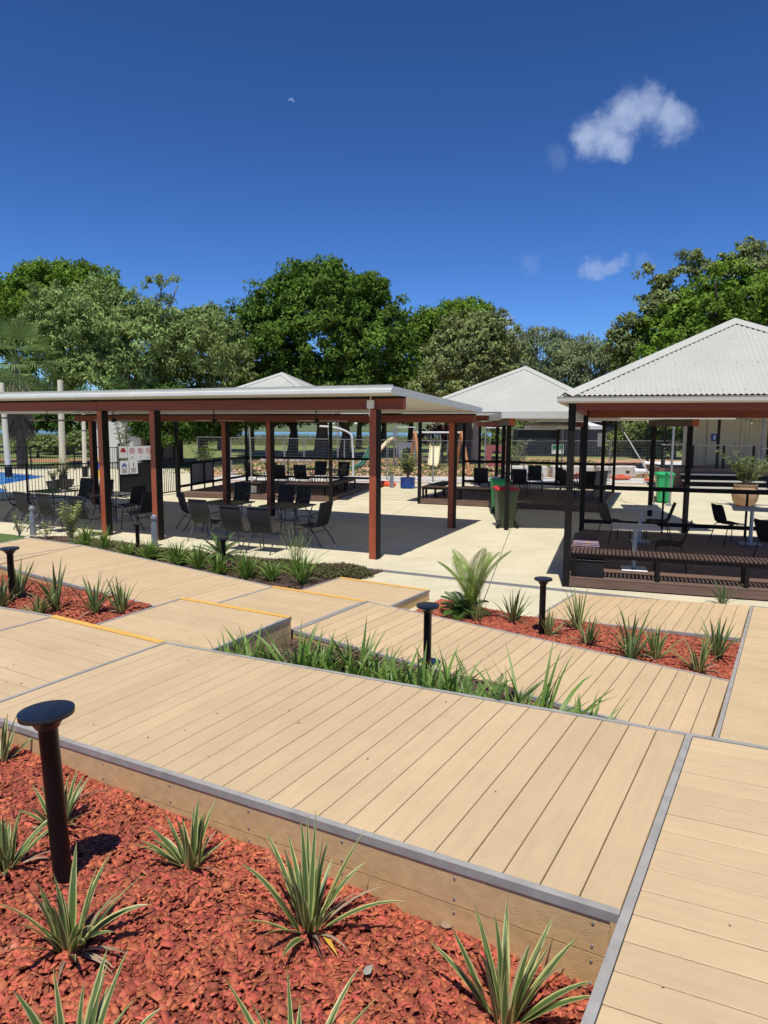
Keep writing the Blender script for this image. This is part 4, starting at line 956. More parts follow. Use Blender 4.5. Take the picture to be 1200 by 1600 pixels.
def make_cafe_chair(label):
    t = thing('cafe_chair', label, 'chair', (0, 0, 0), 0, 'black cafe chairs on the large pavilion')
    def shell(pr, hw):
        mb = MB(); V = []; n = len(pr)
        for y, z, w in pr: V += [(-w, y, z + .012), (0, y, z), (w, y, z + .012), (-w, y, z + .0), (0, y, z - .012), (w, y, z + .0)]
        F = []
        for i in range(n - 1):
            a = 6 * i; F += [(a, a + 1, a + 7, a + 6), (a + 1, a + 2, a + 8, a + 7), (a + 3, a + 9, a + 10, a + 4), (a + 4, a + 10, a + 11, a + 5), (a, a + 6, a + 9, a + 3), (a + 2, a + 5, a + 11, a + 8)]
        F += [(0, 3, 4, 1), (1, 4, 5, 2), (6 * n - 6, 6 * n - 5, 6 * n - 2, 6 * n - 3), (6 * n - 5, 6 * n - 4, 6 * n - 1, 6 * n - 2)]; mb.add(V, F); return mb
    shell([(.24, .43, .19), (.15, .45, .215), (0, .445, .22), (-.14, .44, .21)], .22).build('seat', 'dark_panel', t, True)
    shell([(-.14, .441, .205), (-.19, .48, .21), (-.24, .62, .21), (-.30, .80, .20), (-.32, .84, .17)], .22).build('backrest', 'dark_panel', t, True)
    for s in (-1, 1):
        MB().tube([(.18 * s, .02, .43), (.20 * s, .21, .425), (.215 * s, .24, .38), (.23 * s, .25, 0)], .010, 6).build('leg', 'black_metal', t, True)
        MB().tube([(.18 * s, -.02, .43), (.20 * s, -.16, .425), (.215 * s, -.18, .38), (.24 * s, -.27, 0)], .010, 6).build('leg', 'black_metal', t, True)
    return t
cc = make_cafe_chair('black cafe chair left of the two small tables facing right'); cc.location = (4.894, 14.842, 0.172); cc.rotation_euler = (0, 0, fr(75)); bpy.context.view_layer.update()
dup(cc, (5.849, 14.875, 0.172), fr(-75), 'black cafe chair facing left behind the second small table'); dup(cc, (4.952, 11.993, 0.172), fr(-68), 'black cafe chair nearest the front bench facing left'); dup(cc, (7.219, 14.593, 0.172), fr(80), 'black cafe chair in front of the potted shrub facing right'); dup(cc, (6.850, 12.157, 0.172), fr(80), 'black cafe chair at the right edge of the picture')

# ------------------------------------------------------------ wheelie bins
def bin_(label, loc, rz, body, lid, logo=False, s=1.0):
    t = thing('wheelie_bin', label, 'bin', loc, rz); t.scale = (s, s, s)
    mb = MB(); lv = [(.0, .17, .20, .04), (.06, .20, .235, 0), (.5, .235, .28, 0), (.93, .265, .325, 0), (.93, .285, .345, 0), (.98, .288, .348, 0)]
    V = []
    for z, a, b, dy in lv:
        e = .04
        V += [(x, y + dy, z) for x, y in ((-a + e, -b), (a - e, -b), (a, -b + e), (a, b - e), (a - e, b), (-a + e, b), (-a, b - e), (-a, -b + e))]
    F = [tuple(range(7, -1, -1))]
    for i in range(len(lv) - 1):
        for k in range(8): j = (k + 1) % 8; F.append((i * 8 + k, i * 8 + j, i * 8 + 8 + j, i * 8 + 8 + k))
    F.append(tuple(40 + k for k in range(8))); mb.add(V, F)
    for x in (-.14, .14): mb.box(x - .02, -.262, .12, x + .02, -.235, .80)
    b_ = mb.build('body', body, t)
    l = MB(); V = []
    for z, a, b in ((.982, .30, .365), (1.01, .295, .36), (1.045, .26, .31), (1.055, .16, .2)):
        e = .05; V += [(x, y, z) for x, y in ((-a + e, -b), (a - e, -b), (a, -b + e), (a, b - e), (a - e, b), (-a + e, b), (-a, b - e), (-a, -b + e))]
    F = [tuple(range(7, -1, -1)), tuple(range(24, 32))]
    for i in range(3):
        for k in range(8): j = (k + 1) % 8; F.append((i * 8 + k, i * 8 + j, i * 8 + 8 + j, i * 8 + 8 + k))
    l.add(V, F); l.build('lid', lid, t)
    MB().tube([(-.24, .36, .95), (-.24, .43, .96), (.24, .43, .96), (.24, .36, .95)], .016, 8).build('handle', body, t, True)
    for s_ in (-1, 1):
        w = MB().tube([(.215 * s_, .27, .10), (.285 * s_, .27, .10)], .10, 18).build('wheel', 'rubber', t); MB().tube([(.284 * s_, .27, .10), (.291 * s_, .27, .10)], .05, 12).build('hub', 'grey_paint', w)
    MB().tube([(-.215, .27, .10), (.215, .27, .10)], .012, 8).build('axle', 'rubber', t)
    return t, b_
bin_('olive wheelie bin with a red lid beside the dark post', (3.155, 18.171, 0.000), radians(182) , 'olive_plastic', 'red_plastic')
bin_('bright green wheelie bin with pale items on its lid behind the olive bin', (3.491, 21.176, 0.000), radians(176), 'green_plastic', 'green_plastic', s=1.0)
bin_('bright green wheelie bin standing alone by the steps of the building', (9.708, 24.361, 0.000), radians(-12), 'green_plastic', 'green_plastic')
pb = thing('paper_stack', 'white flattened carton lying on the green bin lid', 'carton', tuple(Vector((3.472, 21.175, 0.000)) + Vector((-.06, -.05, 1.056))), .2)
MB().cbox((0, 0, .012), (.42, .3, .02), .004).cbox((.03, .02, .03), (.36, .26, .012), .003).build('sheets', 'white_plastic', pb)

# ------------------------------------------------------------ bollards
def path_light(label, loc, h, rz=0, tilt=(0, 0)):
    t = thing('path_light', label, 'bollard light', loc, rz, 'black mushroom headed path lights', rot=(tilt[0], tilt[1], rz))
    MB().tube([(0, 0, 0), (0, 0, h - .055), (0, 0, h - .04)], [.039, .039, .048], 28).build('stem', 'black_metal', t, True)
    MB().lathe([(.048, h - .075), (.062, h - .05), (.088, h - .030), (.110, h - .024), (.112, h - .004), (.110, h - .001), (.104, h)], n=40).build('head', 'navy_cap', t, True)
    MB().lathe([(.052, -.002), (.052, .012), (.046, .016)], n=24).build('collar', 'black_metal', t, True)
nb0 = (-1.378, 2.83)
path_light('large black path light in the foreground mulch at left', (nb0[0], nb0[1], nz_(*nb0) - .01), 0.79, 0, (0.0, -0.045))
path_light('black path light among green plants in the centre of the picture', tuple(Vector((0.428, 6.629, 0.170))), .72)
path_light('black path light in the red mulch right of the small palm', tuple(Vector((1.975, 8.540, 0.000))), .74)
path_light('black path light in the mulch bed at the left edge', tuple(Vector((-4.680, 8.680, 0.360))), .70)
path_light('black path light before the leaning grey bollard pair at left', tuple(Vector((-4.907, 13.860, 0.020))), .62)
path_light('black path light behind the strap leaved plants left of centre', tuple(Vector((-2.777, 12.023, 0.020))), .64)
def grey_bollard(label, loc):
    t = thing('lit_bollard', label, 'bollard', loc, 0, 'grey bollards with domed caps')
    MB().tube([(0, 0, 0), (0, 0, .50)], .067, 24).build('post', 'grey_paint', t, True)
    MB().tube([(0, 0, .501), (0, 0, .60)], .05, 20).build('lamp', 'galvanised', t, True)
    for k in range(3): a = k * 2.09; MB().tube([(.06 * cos(a), .06 * sin(a), .5), (.06 * cos(a), .06 * sin(a), .602)], .005, 6).build('rod', 'grey_paint', t)
    MB().lathe([(.067, .60), (.067, .63), (.058, .66), (.036, .685), (.01, .695)], n=24).build('cap', 'grey_paint', t, True)
grey_bollard('grey bollard with domed cap in front of the second red post', (-4.904, 14.875, 0.000)); grey_bollard('grey bollard with domed cap near the left edge of the picture', (-8.241, 16.354, 0.000))
t = thing('bollard', 'thin dark square bollard left of the blue pot', 'bollard', (0.318, 29.611, 0.000)); MB().cbox((0, 0, .3), (.16, .16, .6), .01).build('post', 'grey_paint', t); MB().cbox((0, 0, .62), (.17, .17, .04), .01).build('cap', 'dark_panel', t)

# ------------------------------------------------------------ pool fence, signs, posts
def picket_fence(label, p, q, h=1.25, mt='black_metal', step=.1, posts=2.4, name='pool_fence', group=None, pw=.016):
    p, q = Vector(p), Vector(q); d = q - p; L_ = Vector((d.x, d.y)).length; a = math.atan2(d.y, d.x)
    t = thing(name, label, 'fence', p, a, group)
    MB().box(0, -.018, h - .04, L_, .018, h).build('rail', mt, t); MB().box(0, -.018, .08, L_, .018, .115).build('rail', mt, t)
    mb = MB(); n = int(L_ / step)
    for k in range(n): x = step * (k + .5); mb.box(x - pw / 2, -pw / 2, .116, x + pw / 2, pw / 2, h - .041)
    mb.build('pickets', mt, t, kind='stuff')
    n = max(1, round(L_ / posts))
    for k in range(n + 1): x = L_ * k / n; MB().cbox((x, 0, (h + .04) / 2), (.06, .06, h + .04), .004).build('post', mt, t)
    return t
FP = [(-14.195, 21.837, 0.000), (-11.923, 23.444, 0.000), (-9.913, 24.815, 0.000), (-9.478, 25.292, 0.000)]
picket_fence('black picket pool fence at the left edge in front of the blue pool', FP[0], FP[1]); picket_fence('black picket pool fence behind the left table group', FP[1], FP[2]); picket_fence('short run of black picket fence beside the signboard', FP[2], FP[3])
g0, g1 = (-8.320, 25.357, 0.000), (-7.752, 26.600, 0.000)
picket_fence('black picket pool gate between the signboard and the grey notice board', g0, g1, 1.35, name='pool_gate', posts=5)
picket_fence('black picket fence on the far side of the pool', (-24.465, 38.956, 0.000), (-12.923, 40.559, 0.000), 1.3, step=.12)
sb = thing('signboard', 'dark solid panel carrying the white pool rules signs', 'panel', (-9.417, 25.067, 0.000), math.atan2((-8.470, 25.819, 0.000)[1] - (-9.417, 25.067, 0.000)[1], (-8.470, 25.819, 0.000)[0] - (-9.417, 25.067, 0.000)[0]))
SL = (Vector((-8.470, 25.819, 0.000)) - Vector((-9.417, 25.067, 0.000))).length
MB().box(0, -.015, .06, SL, .015, 1.22).build('panel', 'dark_panel', sb); MB().cbox((0, 0, .95), (.06, .06, 1.9)).cbox((SL, 0, .95), (.06, .06, 1.9)).build('posts', 'black_metal', sb); MB().box(.03, -.012, 1.80, SL - .03, .012, 1.83).box(.03, -.012, 1.25, SL - .03, .012, 1.28).build('rail', 'black_metal', sb)
SBR = sb.rotation_euler[2]
def rules_sign(label, x, z, w, h, kind, lines, group='white pool rules signs'):
    p = Vector(sb.location) + Vector((cos(SBR) * x - sin(SBR) * -.045, sin(SBR) * x + cos(SBR) * -.045, z))
    t = thing('rules_sign', label, 'sign', p, SBR, group)
    MB().box(0, 0, 0, w, .008, h).build('plate', 'sign_white', t)
    cz = h * .66; r = w * .36
    if kind in ('ring', 'ring2', 'ring3'):
        MB().disc((w / 2, -.002, cz), r, r0=r * .8, n=28).build('red_ring', 'sign_red', t)
        MB().beam((w / 2 - r * .6, -.003, cz + r * .6), (w / 2 + r * .6, -.003, cz - r * .6), .004, r * .17, up=(1, 0, 1)).build('red_bar', 'sign_red', t)
        m_ = MB()
        if kind == 'ring': m_.beam((w / 2 - r * .5, -.0015, cz - r * .35), (w / 2 + r * .45, -.0015, cz + r * .35), .002, r * .16, up=(1, 0, -1)).disc((w / 2 + r * .1, -.0015, cz + r * .42), r * .14, n=10)
        if kind == 'ring2':
            for dx in (-.25, .22): m_.disc((w / 2 + dx * r, -.0015, cz + r * .45), r * .13, n=10).box(w / 2 + dx * r - r * .12, -.0025, cz - r * .5, w / 2 + dx * r + r * .12, -.001, cz + r * .3)
        if kind == 'ring3': m_.box(w / 2 - r * .5, -.0025, cz - r * .15, w / 2 + r * .35, -.001, cz + r * .02).box(w / 2 + r * .4, -.0025, cz - r * .1, w / 2 + r * .5, -.001, cz + r * .35)
        m_.build('pictogram', 'sign_black', t)
    if kind == 'red':
        MB().disc((w / 2, -.002, cz), r * .8, r0=r * .3, n=20).box(w / 2 - r, -.003, cz - r * .6, w / 2 + r, -.001, cz - r * .35).build('red_symbol', 'sign_red', t); MB().disc((w / 2, -.002, cz), r * .28, n=12).build('pictogram', 'sign_black', t)
    if kind == 'blue':
        MB().disc((w / 2, -.002, cz + r * .5), r * .3, n=14).box(w / 2 - r * .7, -.003, cz - r * .2, w / 2 + r * .7, -.001, cz + r * .25).box(w / 2 - r * .7, -.003, cz - r * .7, w / 2 - r * .35, -.001, cz - r * .2).box(w / 2 + r * .35, -.003, cz - r * .7, w / 2 + r * .7, -.001, cz - r * .2).build('pictogram', 'sign_blue', t)
    if kind == 'man':
        MB().disc((w / 2, -.002, cz + r * .6), r * .2, n=12).beam((w / 2, -.002, cz + r * .35), (w / 2 - r * .1, -.002, cz - r * .2), .002, r * .25, up=(1, 0, 0)).beam((w / 2 - r * .1, -.002, cz - r * .2), (w / 2 + r * .25, -.002, cz - r * .7), .002, r * .18, up=(1, 0, 0)).build('pictogram', 'sign_black', t)
    for i, s in enumerate(lines):
        sz = w * .17 if len(s) < 9 else w * .125
        obj('lettering', text_mesh(s, sz, 'sign_blue' if kind == 'blue' else 'sign_black'), t, loc=(w / 2, -.002, h * .24 - i * w * .17), rot=(pi / 2, 0, 0))
    return t
sw = SL / 4 - .006
rules_sign('pool sign with a red symbol at the top left of the signboard', .0 - .02, 1.40, sw, .42, 'red', ())
rules_sign('no diving pool sign with red barred circle on the signboard', SL * .25 - .01, 1.32, sw, .50, 'ring', ('NO', 'DIVING'))
rules_sign('pool sign with two figures in a red barred circle', SL * .5 - .01, 1.32, sw, .50, 'ring2', ('NO',))
rules_sign('no smoking pool sign at the top right of the signboard', SL * .75 - .01, 1.32, sw, .50, 'ring3', ('NO', 'SMOKING'))
rules_sign('pool sign with a blue pictogram at the lower left of the signboard', -.01, .82, sw * 1.05, .48, 'blue', ())
rules_sign('pool sign with a small black figure and lines of text', SL * .27, .83, sw * 1.0, .48, 'man', ())
for x0, ww in ((-.01, sw * 1.05), (SL * .27, sw)):   # small print drawn as thin bars, too small to read
    p = Vector(sb.location) + Vector((cos(SBR) * x0 + sin(SBR) * .0475, sin(SBR) * x0 - cos(SBR) * .0475, .83))
    par = [o for o in bpy.data.objects if o.name.startswith('rules_sign') and o.parent is None][-2 if x0 < 0 else -1]
    mb = MB()
    for k in range(4): mb.box(ww * (.18 + .03 * (k % 2)), -.0022, .05 + k * .045, ww * (.82 - .05 * ((k + 1) % 2)), -.001, .068 + k * .045)
    mb.build('small_print', 'sign_black', par)
ws = thing('wet_floor_sign', 'yellow folding floor sign with a blue panel by the pool fence', 'sign', (-13.826, 34.015, 0.000), .25)
for s in (-1, 1): MB().hexa([(-.19, s * .18 - .01, 0), (.19, s * .18 - .01, 0), (.19, s * .18 + .01, 0), (-.19, s * .18 + .01, 0), (-.14, s * .02 - .01, 1.0), (.14, s * .02 - .01, 1.0), (.14, s * .02 + .01, 1.0), (-.14, s * .02 + .01, 1.0)]).build('panel', 'yellow_plastic', ws)
MB().hexa([(-.12, -.125 - .014, .42), (.13, -.125 - .014, .42), (.13, -.125, .42), (-.12, -.125, .42), (-.11, -.05 - .014, .86), (.02, -.05 - .014, .86), (.02, -.05, .86), (-.11, -.05, .86)]).build('blue_label', 'sign_blue', ws)
# pale timber sail posts
for P_, h, w, lean, lb in (((-18.429, 34.517, 0.0), 4.55, .28, .02, 'pale timber post at the far left with a dark foot'), ((-13.147, 28.752, 0.0), 4.35, .26, -.02, 'tallest pale timber post rising above the roof'), ((-14.807, 34.797, 0.0), 3.6, .22, -.02, 'short pale timber post beside the back red post')):
    p = Vector(P_); t = thing('sail_post', lb, 'post', p, 0, 'pale timber sail posts', rot=(0, lean * -1, 0))
    MB().tube([(0, 0, .5), (0, 0, h)], [w / 2, w / 2 * .82], 12).build('pole', 'pale_timber', t, True); MB().tube([(0, 0, 0), (0, 0, .52)], w / 2 + .03, 12).build('steel_foot', 'dark_panel', t, True); MB().lathe([(w * .42, h * .62), (w * .47, h * .625), (w * .47, h * .635), (w * .42, h * .64)], n=12).build('band', 'black_metal', t)
pp = thing('pole', 'pale thin pole in a grey concrete block on the far pavilion', 'pole', (-4.708, 25.009, 0.170), 0)
MB().cbox((0, 0, .14), (.34, .30, .26), .03).build('block', 'kerb_concrete', pp); MB().tube([(0, 0, .27), (-.06, 0, 2.35)], .028, 8).build('shaft', 'pale_timber', pp, True)
# temporary mesh fencing
def temp_fence(pts, labels):
    for i in range(len(pts) - 1):
        p, q = Vector(pts[i]), Vector(pts[i + 1]); d = q - p; L_ = Vector((d.x, d.y)).length; a = math.atan2(d.y, d.x)
        t = thing('temporary_fence', labels[i], 'fence', p, a, 'silver mesh temporary fence panels'); h = 1.98; y = .03 * (i % 2)
        mb = MB(); mb.tube([(.03, y, .08), (.03, y, h), (L_ - .03, y, h), (L_ - .03, y, .08)], .021, 7); mb.tube([(.03, y, .2), (L_ - .03, y, .2)], .014, 6); mb.build('frame', 'galvanised', t, True)
        mb = MB(); n = int(L_ / .15)
        for k in range(1, n): x = L_ * k / n; mb.tube([(x, y, .2), (x, y, h)], .0028, 3, False)
        for k in range(1, 12): z = .2 + k * (h - .2) / 12; mb.tube([(.03, y, z), (L_ - .03, y, z)], .0028, 3, False)
        mb.build('mesh_infill', 'galvanised', t, kind='stuff')
        MB().cbox((0, y, .06), (.24, .58, .12), .02).build('foot', 'orange_plastic' if i > 10 else 'kerb_concrete', t)
tp = []
A0, A1, A2 = Vector((-10.2, 38.5, -.05)), Vector((2.2, 31.8, -.05)), Vector((15.2, 35.0, -.05))
for k in range(6): tp.append(lerp(A0, A1, k / 6))
for k in range(7): tp.append(lerp(A1, A2, k / 6))
lbs = ['mesh fence panel at the left end beside the dark trees', 'mesh fence panel behind the pale pole of the far pavilion', 'mesh fence panel third from the left behind the far pavilion', 'mesh fence panel in front of the big tree trunk', 'mesh fence panel left of the junction box post', 'mesh fence panel in front of the yellow slide', 'mesh fence panel behind the blue pot', 'mesh fence panel in front of the wooden swing frame', 'mesh fence panel beside the pink play panel', 'mesh fence panel carrying the green sign', 'mesh fence panel in front of the navy shed', 'mesh fence panel at the right end with an orange foot']
temp_fence(tp, lbs)
gs = thing('safety_sign', 'green and white sign hung on the mesh fence', 'sign', tuple(Vector((8.305, 33.900, 1.516))), math.atan2(3.2, 13))
gz = 0; MB().box(-.31, -.03, -.22, .31, -.02, .22).build('plate', 'sign_white', gs); MB().box(-.29, -.033, -.04, .29, -.0302, .20).build('green_field', 'sign_green', gs)
mb = MB(); mb.disc((.0, -.0345, .135), .025, n=10).beam((0, -.035, .11), (-.02, -.035, .05), .002, .03, up=(1, 0, 0)).beam((-.02, -.035, .05), (.05, -.035, .02), .002, .02, up=(1, 0, 0)).beam((-.09, -.035, .06), (.08, -.035, .09), .002, .018, up=(0, 0, 1)); mb.build('pictogram', 'sign_white', gs)
mb = MB(); [mb.box(-.26 + k * .055, -.0352, -.02, -.225 + k * .055, -.0335, .015) for k in range(10)]; mb.build('small_print', 'sign_white', gs)

# ------------------------------------------------------------ playground beyond the mesh fence
sw_ = thing('swing_frame', 'swing frame with orange timber legs and a pale top beam', 'swing', (1.524, 37.476, 0.000), 0)
sa, sb_ = Vector((1.524, 37.476, 0.000)), Vector((4.242, 37.694, 0.000)); sb_.y += .6; SLn = (sb_ - sa).length; sw_.rotation_euler[2] = math.atan2(sb_.y - sa.y, sb_.x - sa.x)
MB().tube([(0, 0, 2.25), (SLn, 0, 2.25)], .05, 10).build('top_beam', 'white_plastic', sw_, True)
for x in (.1, SLn - .1):
    for s in (-1, 1): MB().tube([(x, 0, 2.3), (x + (.0 if x < 1 else .12), s * 1.0, 0)], .085, 10).build('leg', 'orange_timber', sw_, True)
for x in (SLn * .35, SLn * .62):
    MB().tube([(x - .2, 0, 2.2), (x - .2, 0, .5)], .008, 5).tube([(x + .2, 0, 2.2), (x + .2, 0, .5)], .008, 5).build('chain', 'galvanised', sw_); MB().cbox((x, 0, .49), (.46, .18, .03), .01).build('seat', 'rubber', sw_)
def slide(label, loc, rz, mt, h=1.35, L_=2.2, w=.5, curve=0.0):
    t = thing('playground_slide', label, 'slide', loc, rz); n = 14; V = []; F = []
    for i in range(n + 1):
        s = i / n; x = L_ * s; z = h * (1 - s) ** 1.15 * (1 - .0 * s) + .18 * s ** 2 + .12; y = curve * sin(s * pi * .9)
        z = h * (.5 + .5 * cos(pi * min(1, s * 1.05))) + .2
        V += [(x, y - w / 2 - .04, z + .16), (x, y - w / 2, z + .14), (x, y - w / 2 + .05, z), (x, y + w / 2 - .05, z), (x, y + w / 2, z + .14), (x, y + w / 2 + .04, z + .16)]
        if i: a = (i - 1) * 6; F += [(a + k, a + k + 1, a + k + 7, a + k + 6) for k in range(5)]
    mb = MB(); mb.add(V, F); mb.build('chute', mt, t, True)
    for s in (-1, 1): MB().tube([(.05, s * w / 2, h + .9), (.05, s * w / 2, 0)], .03, 8).build('support', 'galvanised', t); 
    MB().tube([(L_ - .2, 0, .2), (L_ - .2, 0, 0)], .05, 8).build('foot', 'galvanised', t)
    return t
slide('pale yellow slide facing us in front of the swing frame', (3.3, 45.6, -.05), radians(-98), 'cream_plastic', 1.15, 2.2, .6)
slide('pale yellow slide on the left side of the play tower', (.75, 46.5, -.05), radians(205), 'cream_plastic', 1.55, 2.4)
slide('dark green curved slide behind the junction box post', (-.5, 41.5, -.05), radians(232), 'slide_green', 1.5, 2.2, .4, .3)
def tower(label, loc, rz, panel_m, w=1.3, h=2.6, roof=False):
    t = thing('play_tower', label, 'play equipment', loc, rz)
    for x in (-w / 2, w / 2):
        for y in (-w / 2, w / 2): MB().tube([(x, y, 0), (x, y, h)], .045, 8).build('post', 'galvanised', t, True)
    MB().cbox((0, 0, 1.1), (w, w, .06)).build('platform', 'dark_panel', t)
    # arched window panel: frame around an opening
    ow, oh = .28, .8; zt = 1.15
    mb = MB(); y = -w / 2 - .03; n = 12; zt = .45; outer = []; inner = []
    for k in range(n + 1):
        a = pi * k / n; inner.append((-ow * cos(a), zt + oh - ow + ow * sin(a)))
    inner = [(-ow, zt + .12)] + inner + [(ow, zt + .12)]; W2 = w / 2 - .06
    for (x, z) in inner:
        ang = math.atan2(z - (zt + .5), x); s = min(W2 / max(1e-3, abs(cos(ang))), .62 / max(1e-3, abs(sin(ang)))); outer.append((s * cos(ang), zt + .5 + s * sin(ang)))
    V = [(x, y, z) for x, z in inner] + [(x, y, z) for x, z in outer] + [(x, y + .03, z) for x, z in inner] + [(x, y + .03, z) for x, z in outer]; m_ = len(inner); F = []
    for k in range(m_):
        j = (k + 1) % m_; F += [(k, j, m_ + j, m_ + k), (2 * m_ + k, 3 * m_ + k, 3 * m_ + j, 2 * m_ + j), (k, 2 * m_ + k, 2 * m_ + j, j), (m_ + k, m_ + j, 3 * m_ + j, 3 * m_ + k)]
    mb.add(V, F); mb.build('arched_panel', panel_m, t)
    mb = MB(); [mb.tube([(w / 2 + .1 + .3 * k, w / 2, 1.1 - .27 * k), (w / 2 + .1 + .3 * k, -w / 2, 1.1 - .27 * k)], .02, 6) for k in range(4)]; mb.tube([(w / 2, -w / 2, 1.1), (w / 2 + 1.1, -w / 2, .1)], .025, 6).tube([(w / 2, w / 2, 1.1), (w / 2 + 1.1, w / 2, .1)], .025, 6); mb.build('ladder', 'galvanised', t)
    MB().tube([(-w / 2, -w / 2, h - .05), (w / 2, -w / 2, h - .05)], .025, 6).tube([(-w / 2, w / 2, h - .05), (w / 2, w / 2, h - .05)], .025, 6).build('top_rail', 'white_plastic', t)
tower('grey play tower with white top rails left of the swing', (1.4, 47.0, -.05), .1, 'grey_paint')
tower('play tower with a dull pink arched panel right of the swing', (6.6, 41.6, -.05), -.15, 'play_panel')
ar = thing('shade_arch', 'pale curved pole arching behind the flat roofed shelter', 'pole', (-1.6, 35.0, -.05), .1)
MB().tube([(-.2 + 1.6 * sin(a) * 1.0 - 1.4, 0, 2.35 * (1) * 1.0 + .55 * cos(a) - .3) if a < 1.45 else (.0, 0, .0) for a in [i * .18 for i in range(9)]] + [(.05, 0, 1.2), (.05, 0, 0)], .045, 8).build('arched_tube', 'white_plastic', ar, True)
for P_, h, lb in (((-3.190, 48.500, 0.0), 3.2, 'silver pole standing left of the arched pole'), ((-5.738, 40.610, 0.0), 1.6, 'short silver pole in front of the dark tree row')):
    p = P_; t = thing('pole', lb, 'pole', p); MB().tube([(0, 0, 0), (0, 0, h)], .045, 8).build('shaft', 'galvanised', t, True); MB().cbox((0, 0, h + .02), (.14, .14, .04)).build('cap', 'galvanised', t)
for i, (P_, w, lb) in enumerate((((-6.583, 49.843, 0.0), 3.0, 'pale stone retaining edge under the dark trees'), )):
    t = thing('stone_edge', lb, 'stones', P_, 0)
    for k in range(9): MB().cbox((0, 0, .15), (.32 + .1 * random.random(), .3, .28), .05).build('stone', 'kerb_concrete', t, loc=(k * .42 - 2, .1 * sin(k * 2), 0), rot=(0, 0, random.random()))

# ------------------------------------------------------------ site works at right: navy shed, concrete blocks, pipes, orange feet
shd = thing('navy_shed', 'dark navy shed behind the mesh fence', 'shed', (15.6, 63.0, -.05), radians(-4))
MB().box(0, 0, 0, 9.0, 5, 3.15).build('wall', 'navy_wall', shd); MB().box(-3.6, .8, 0, -.01, 4.5, 2.35).build('side_wall', 'navy_wall', shd); MB().box(-.15, -.2, 3.152, 9.2, 5.2, 3.25).build('roof', 'dark_panel', shd)
MB().box(-3.8, .5, 2.352, -.16, 4.6, 2.42).build('side_roof', 'galvanised', shd); MB().box(3.3, -.04, .9, 4.1, -.005, 2.1).build('door_panel', 'grey_board', shd)
for k in range(8): MB().box(.4 + k * 1.1, -.03, .1, .44 + k * 1.1, -.001, 3.1).build('wall_rib', 'dark_panel', shd)
for i, (x, y, l, lb) in enumerate(((7.4, 36.9, 2.2, 'pale concrete block furthest left behind the middle pavilion railing'), (9.9, 37.2, 2.2, 'pale concrete block in the middle behind the middle pavilion railing'), (12.3, 37.4, 2.0, 'pale concrete block at the right behind the leaning poles'))):
    t = thing('concrete_block', lb, 'block', (x, y, -.05), .05 * i, 'pale concrete blocks'); MB().cbox((0, 0, .3), (l, .7, .6), .05).build('body', 'kerb_concrete', t); MB().cbox((-.5, -.355, .3), (.2, .02, .12)).cbox((.5, -.355, .3), (.2, .02, .12)).build('lifting_slot', 'dark_panel', t)
for i, (z, y, x0, x1, lb) in enumerate(((.62, 39.0, 14.4, 19, 'upper white pipe lying behind the mesh fence'), (.38, 36.2, 12.9, 17, 'lower white pipe lying nearer the paving'), (.60, 36.9, 14.3, 18, 'middle white pipe resting on supports'))):
    t = thing('white_pipe', lb, 'pipe', (x0, y, z - .05), .02, 'white pipes on the ground'); MB().tube([(0, 0, 0), (x1 - x0, 0, 0)], .14, 14).build('pipe', 'white_plastic', t, True); MB().tube([(-.06, 0, 0), (.14, 0, 0)], .17, 14).build('collar', 'white_plastic', t, True)
    for x in (.5, x1 - x0 - .5): MB().cbox((x, 0, -(z) / 2 - .06), (.12, .4, z - .1), .01).build('support', 'orange_timber', t)
for P_, lb in (((11.811, 35.086, 0.0), 'red orange barrier foot on the paving at right of the fence'), ((10.057, 36.262, 0.0), 'red orange barrier foot behind the middle pavilion'), ((0.021, 30.221, 0.0), 'low red barrier block beside the striped pavers')):
    t = thing('barrier_foot', lb, 'barrier foot', P_, .2, 'red orange barrier feet'); MB().cbox((0, 0, .09), (.95, .35, .17), .04).cbox((0, 0, .2), (.3, .2, .07), .02).build('block', 'orange_plastic', t)
lp = thing('leaning_pole', 'silver pole leaning beside the orange barrier foot', 'pole', (9.007, 23.340, 0.000)); q = Vector((8.116, 24.500, 2.666)) - Vector((9.007, 23.340, 0.000)); p0 = Vector((8.599, 22.500, 0.918)) - Vector((9.007, 23.340, 0.000))
MB().tube([(0, 0, 0), tuple(p0), tuple(q)], .022, 8).build('tube', 'galvanised', lp, True); MB().cbox((0, 0, .02), (.2, .2, .03)).build('base_plate', 'galvanised', lp)
lp = thing('prop_pole', 'upright silver prop pole beside the green bin', 'pole', (9.530, 23.366, 0.000)); MB().tube([(0, 0, 0), (0, 0, 2.9)], .04, 8).build('tube', 'galvanised', lp, True); MB().cbox((0, 0, .02), (.2, .2, .03)).build('base_plate', 'galvanised', lp)
# striped stepping pavers behind the left shelter
sp = thing('paver_path', None, None, (-0.004, 26.797, 0.000), yaw(103), kind='structure')
for k in range(6):
    MB().cbox((.0, -1.7 + k * .72, .012), (3.4, .60, .022), .004).build('paver', 'concrete', sp)
for k in range(6): MB().box(-1.7, -1.395 + k * .72, .0035, 1.7, -1.285 + k * .72, .008).build('paver_joint', 'dark_gap', sp)

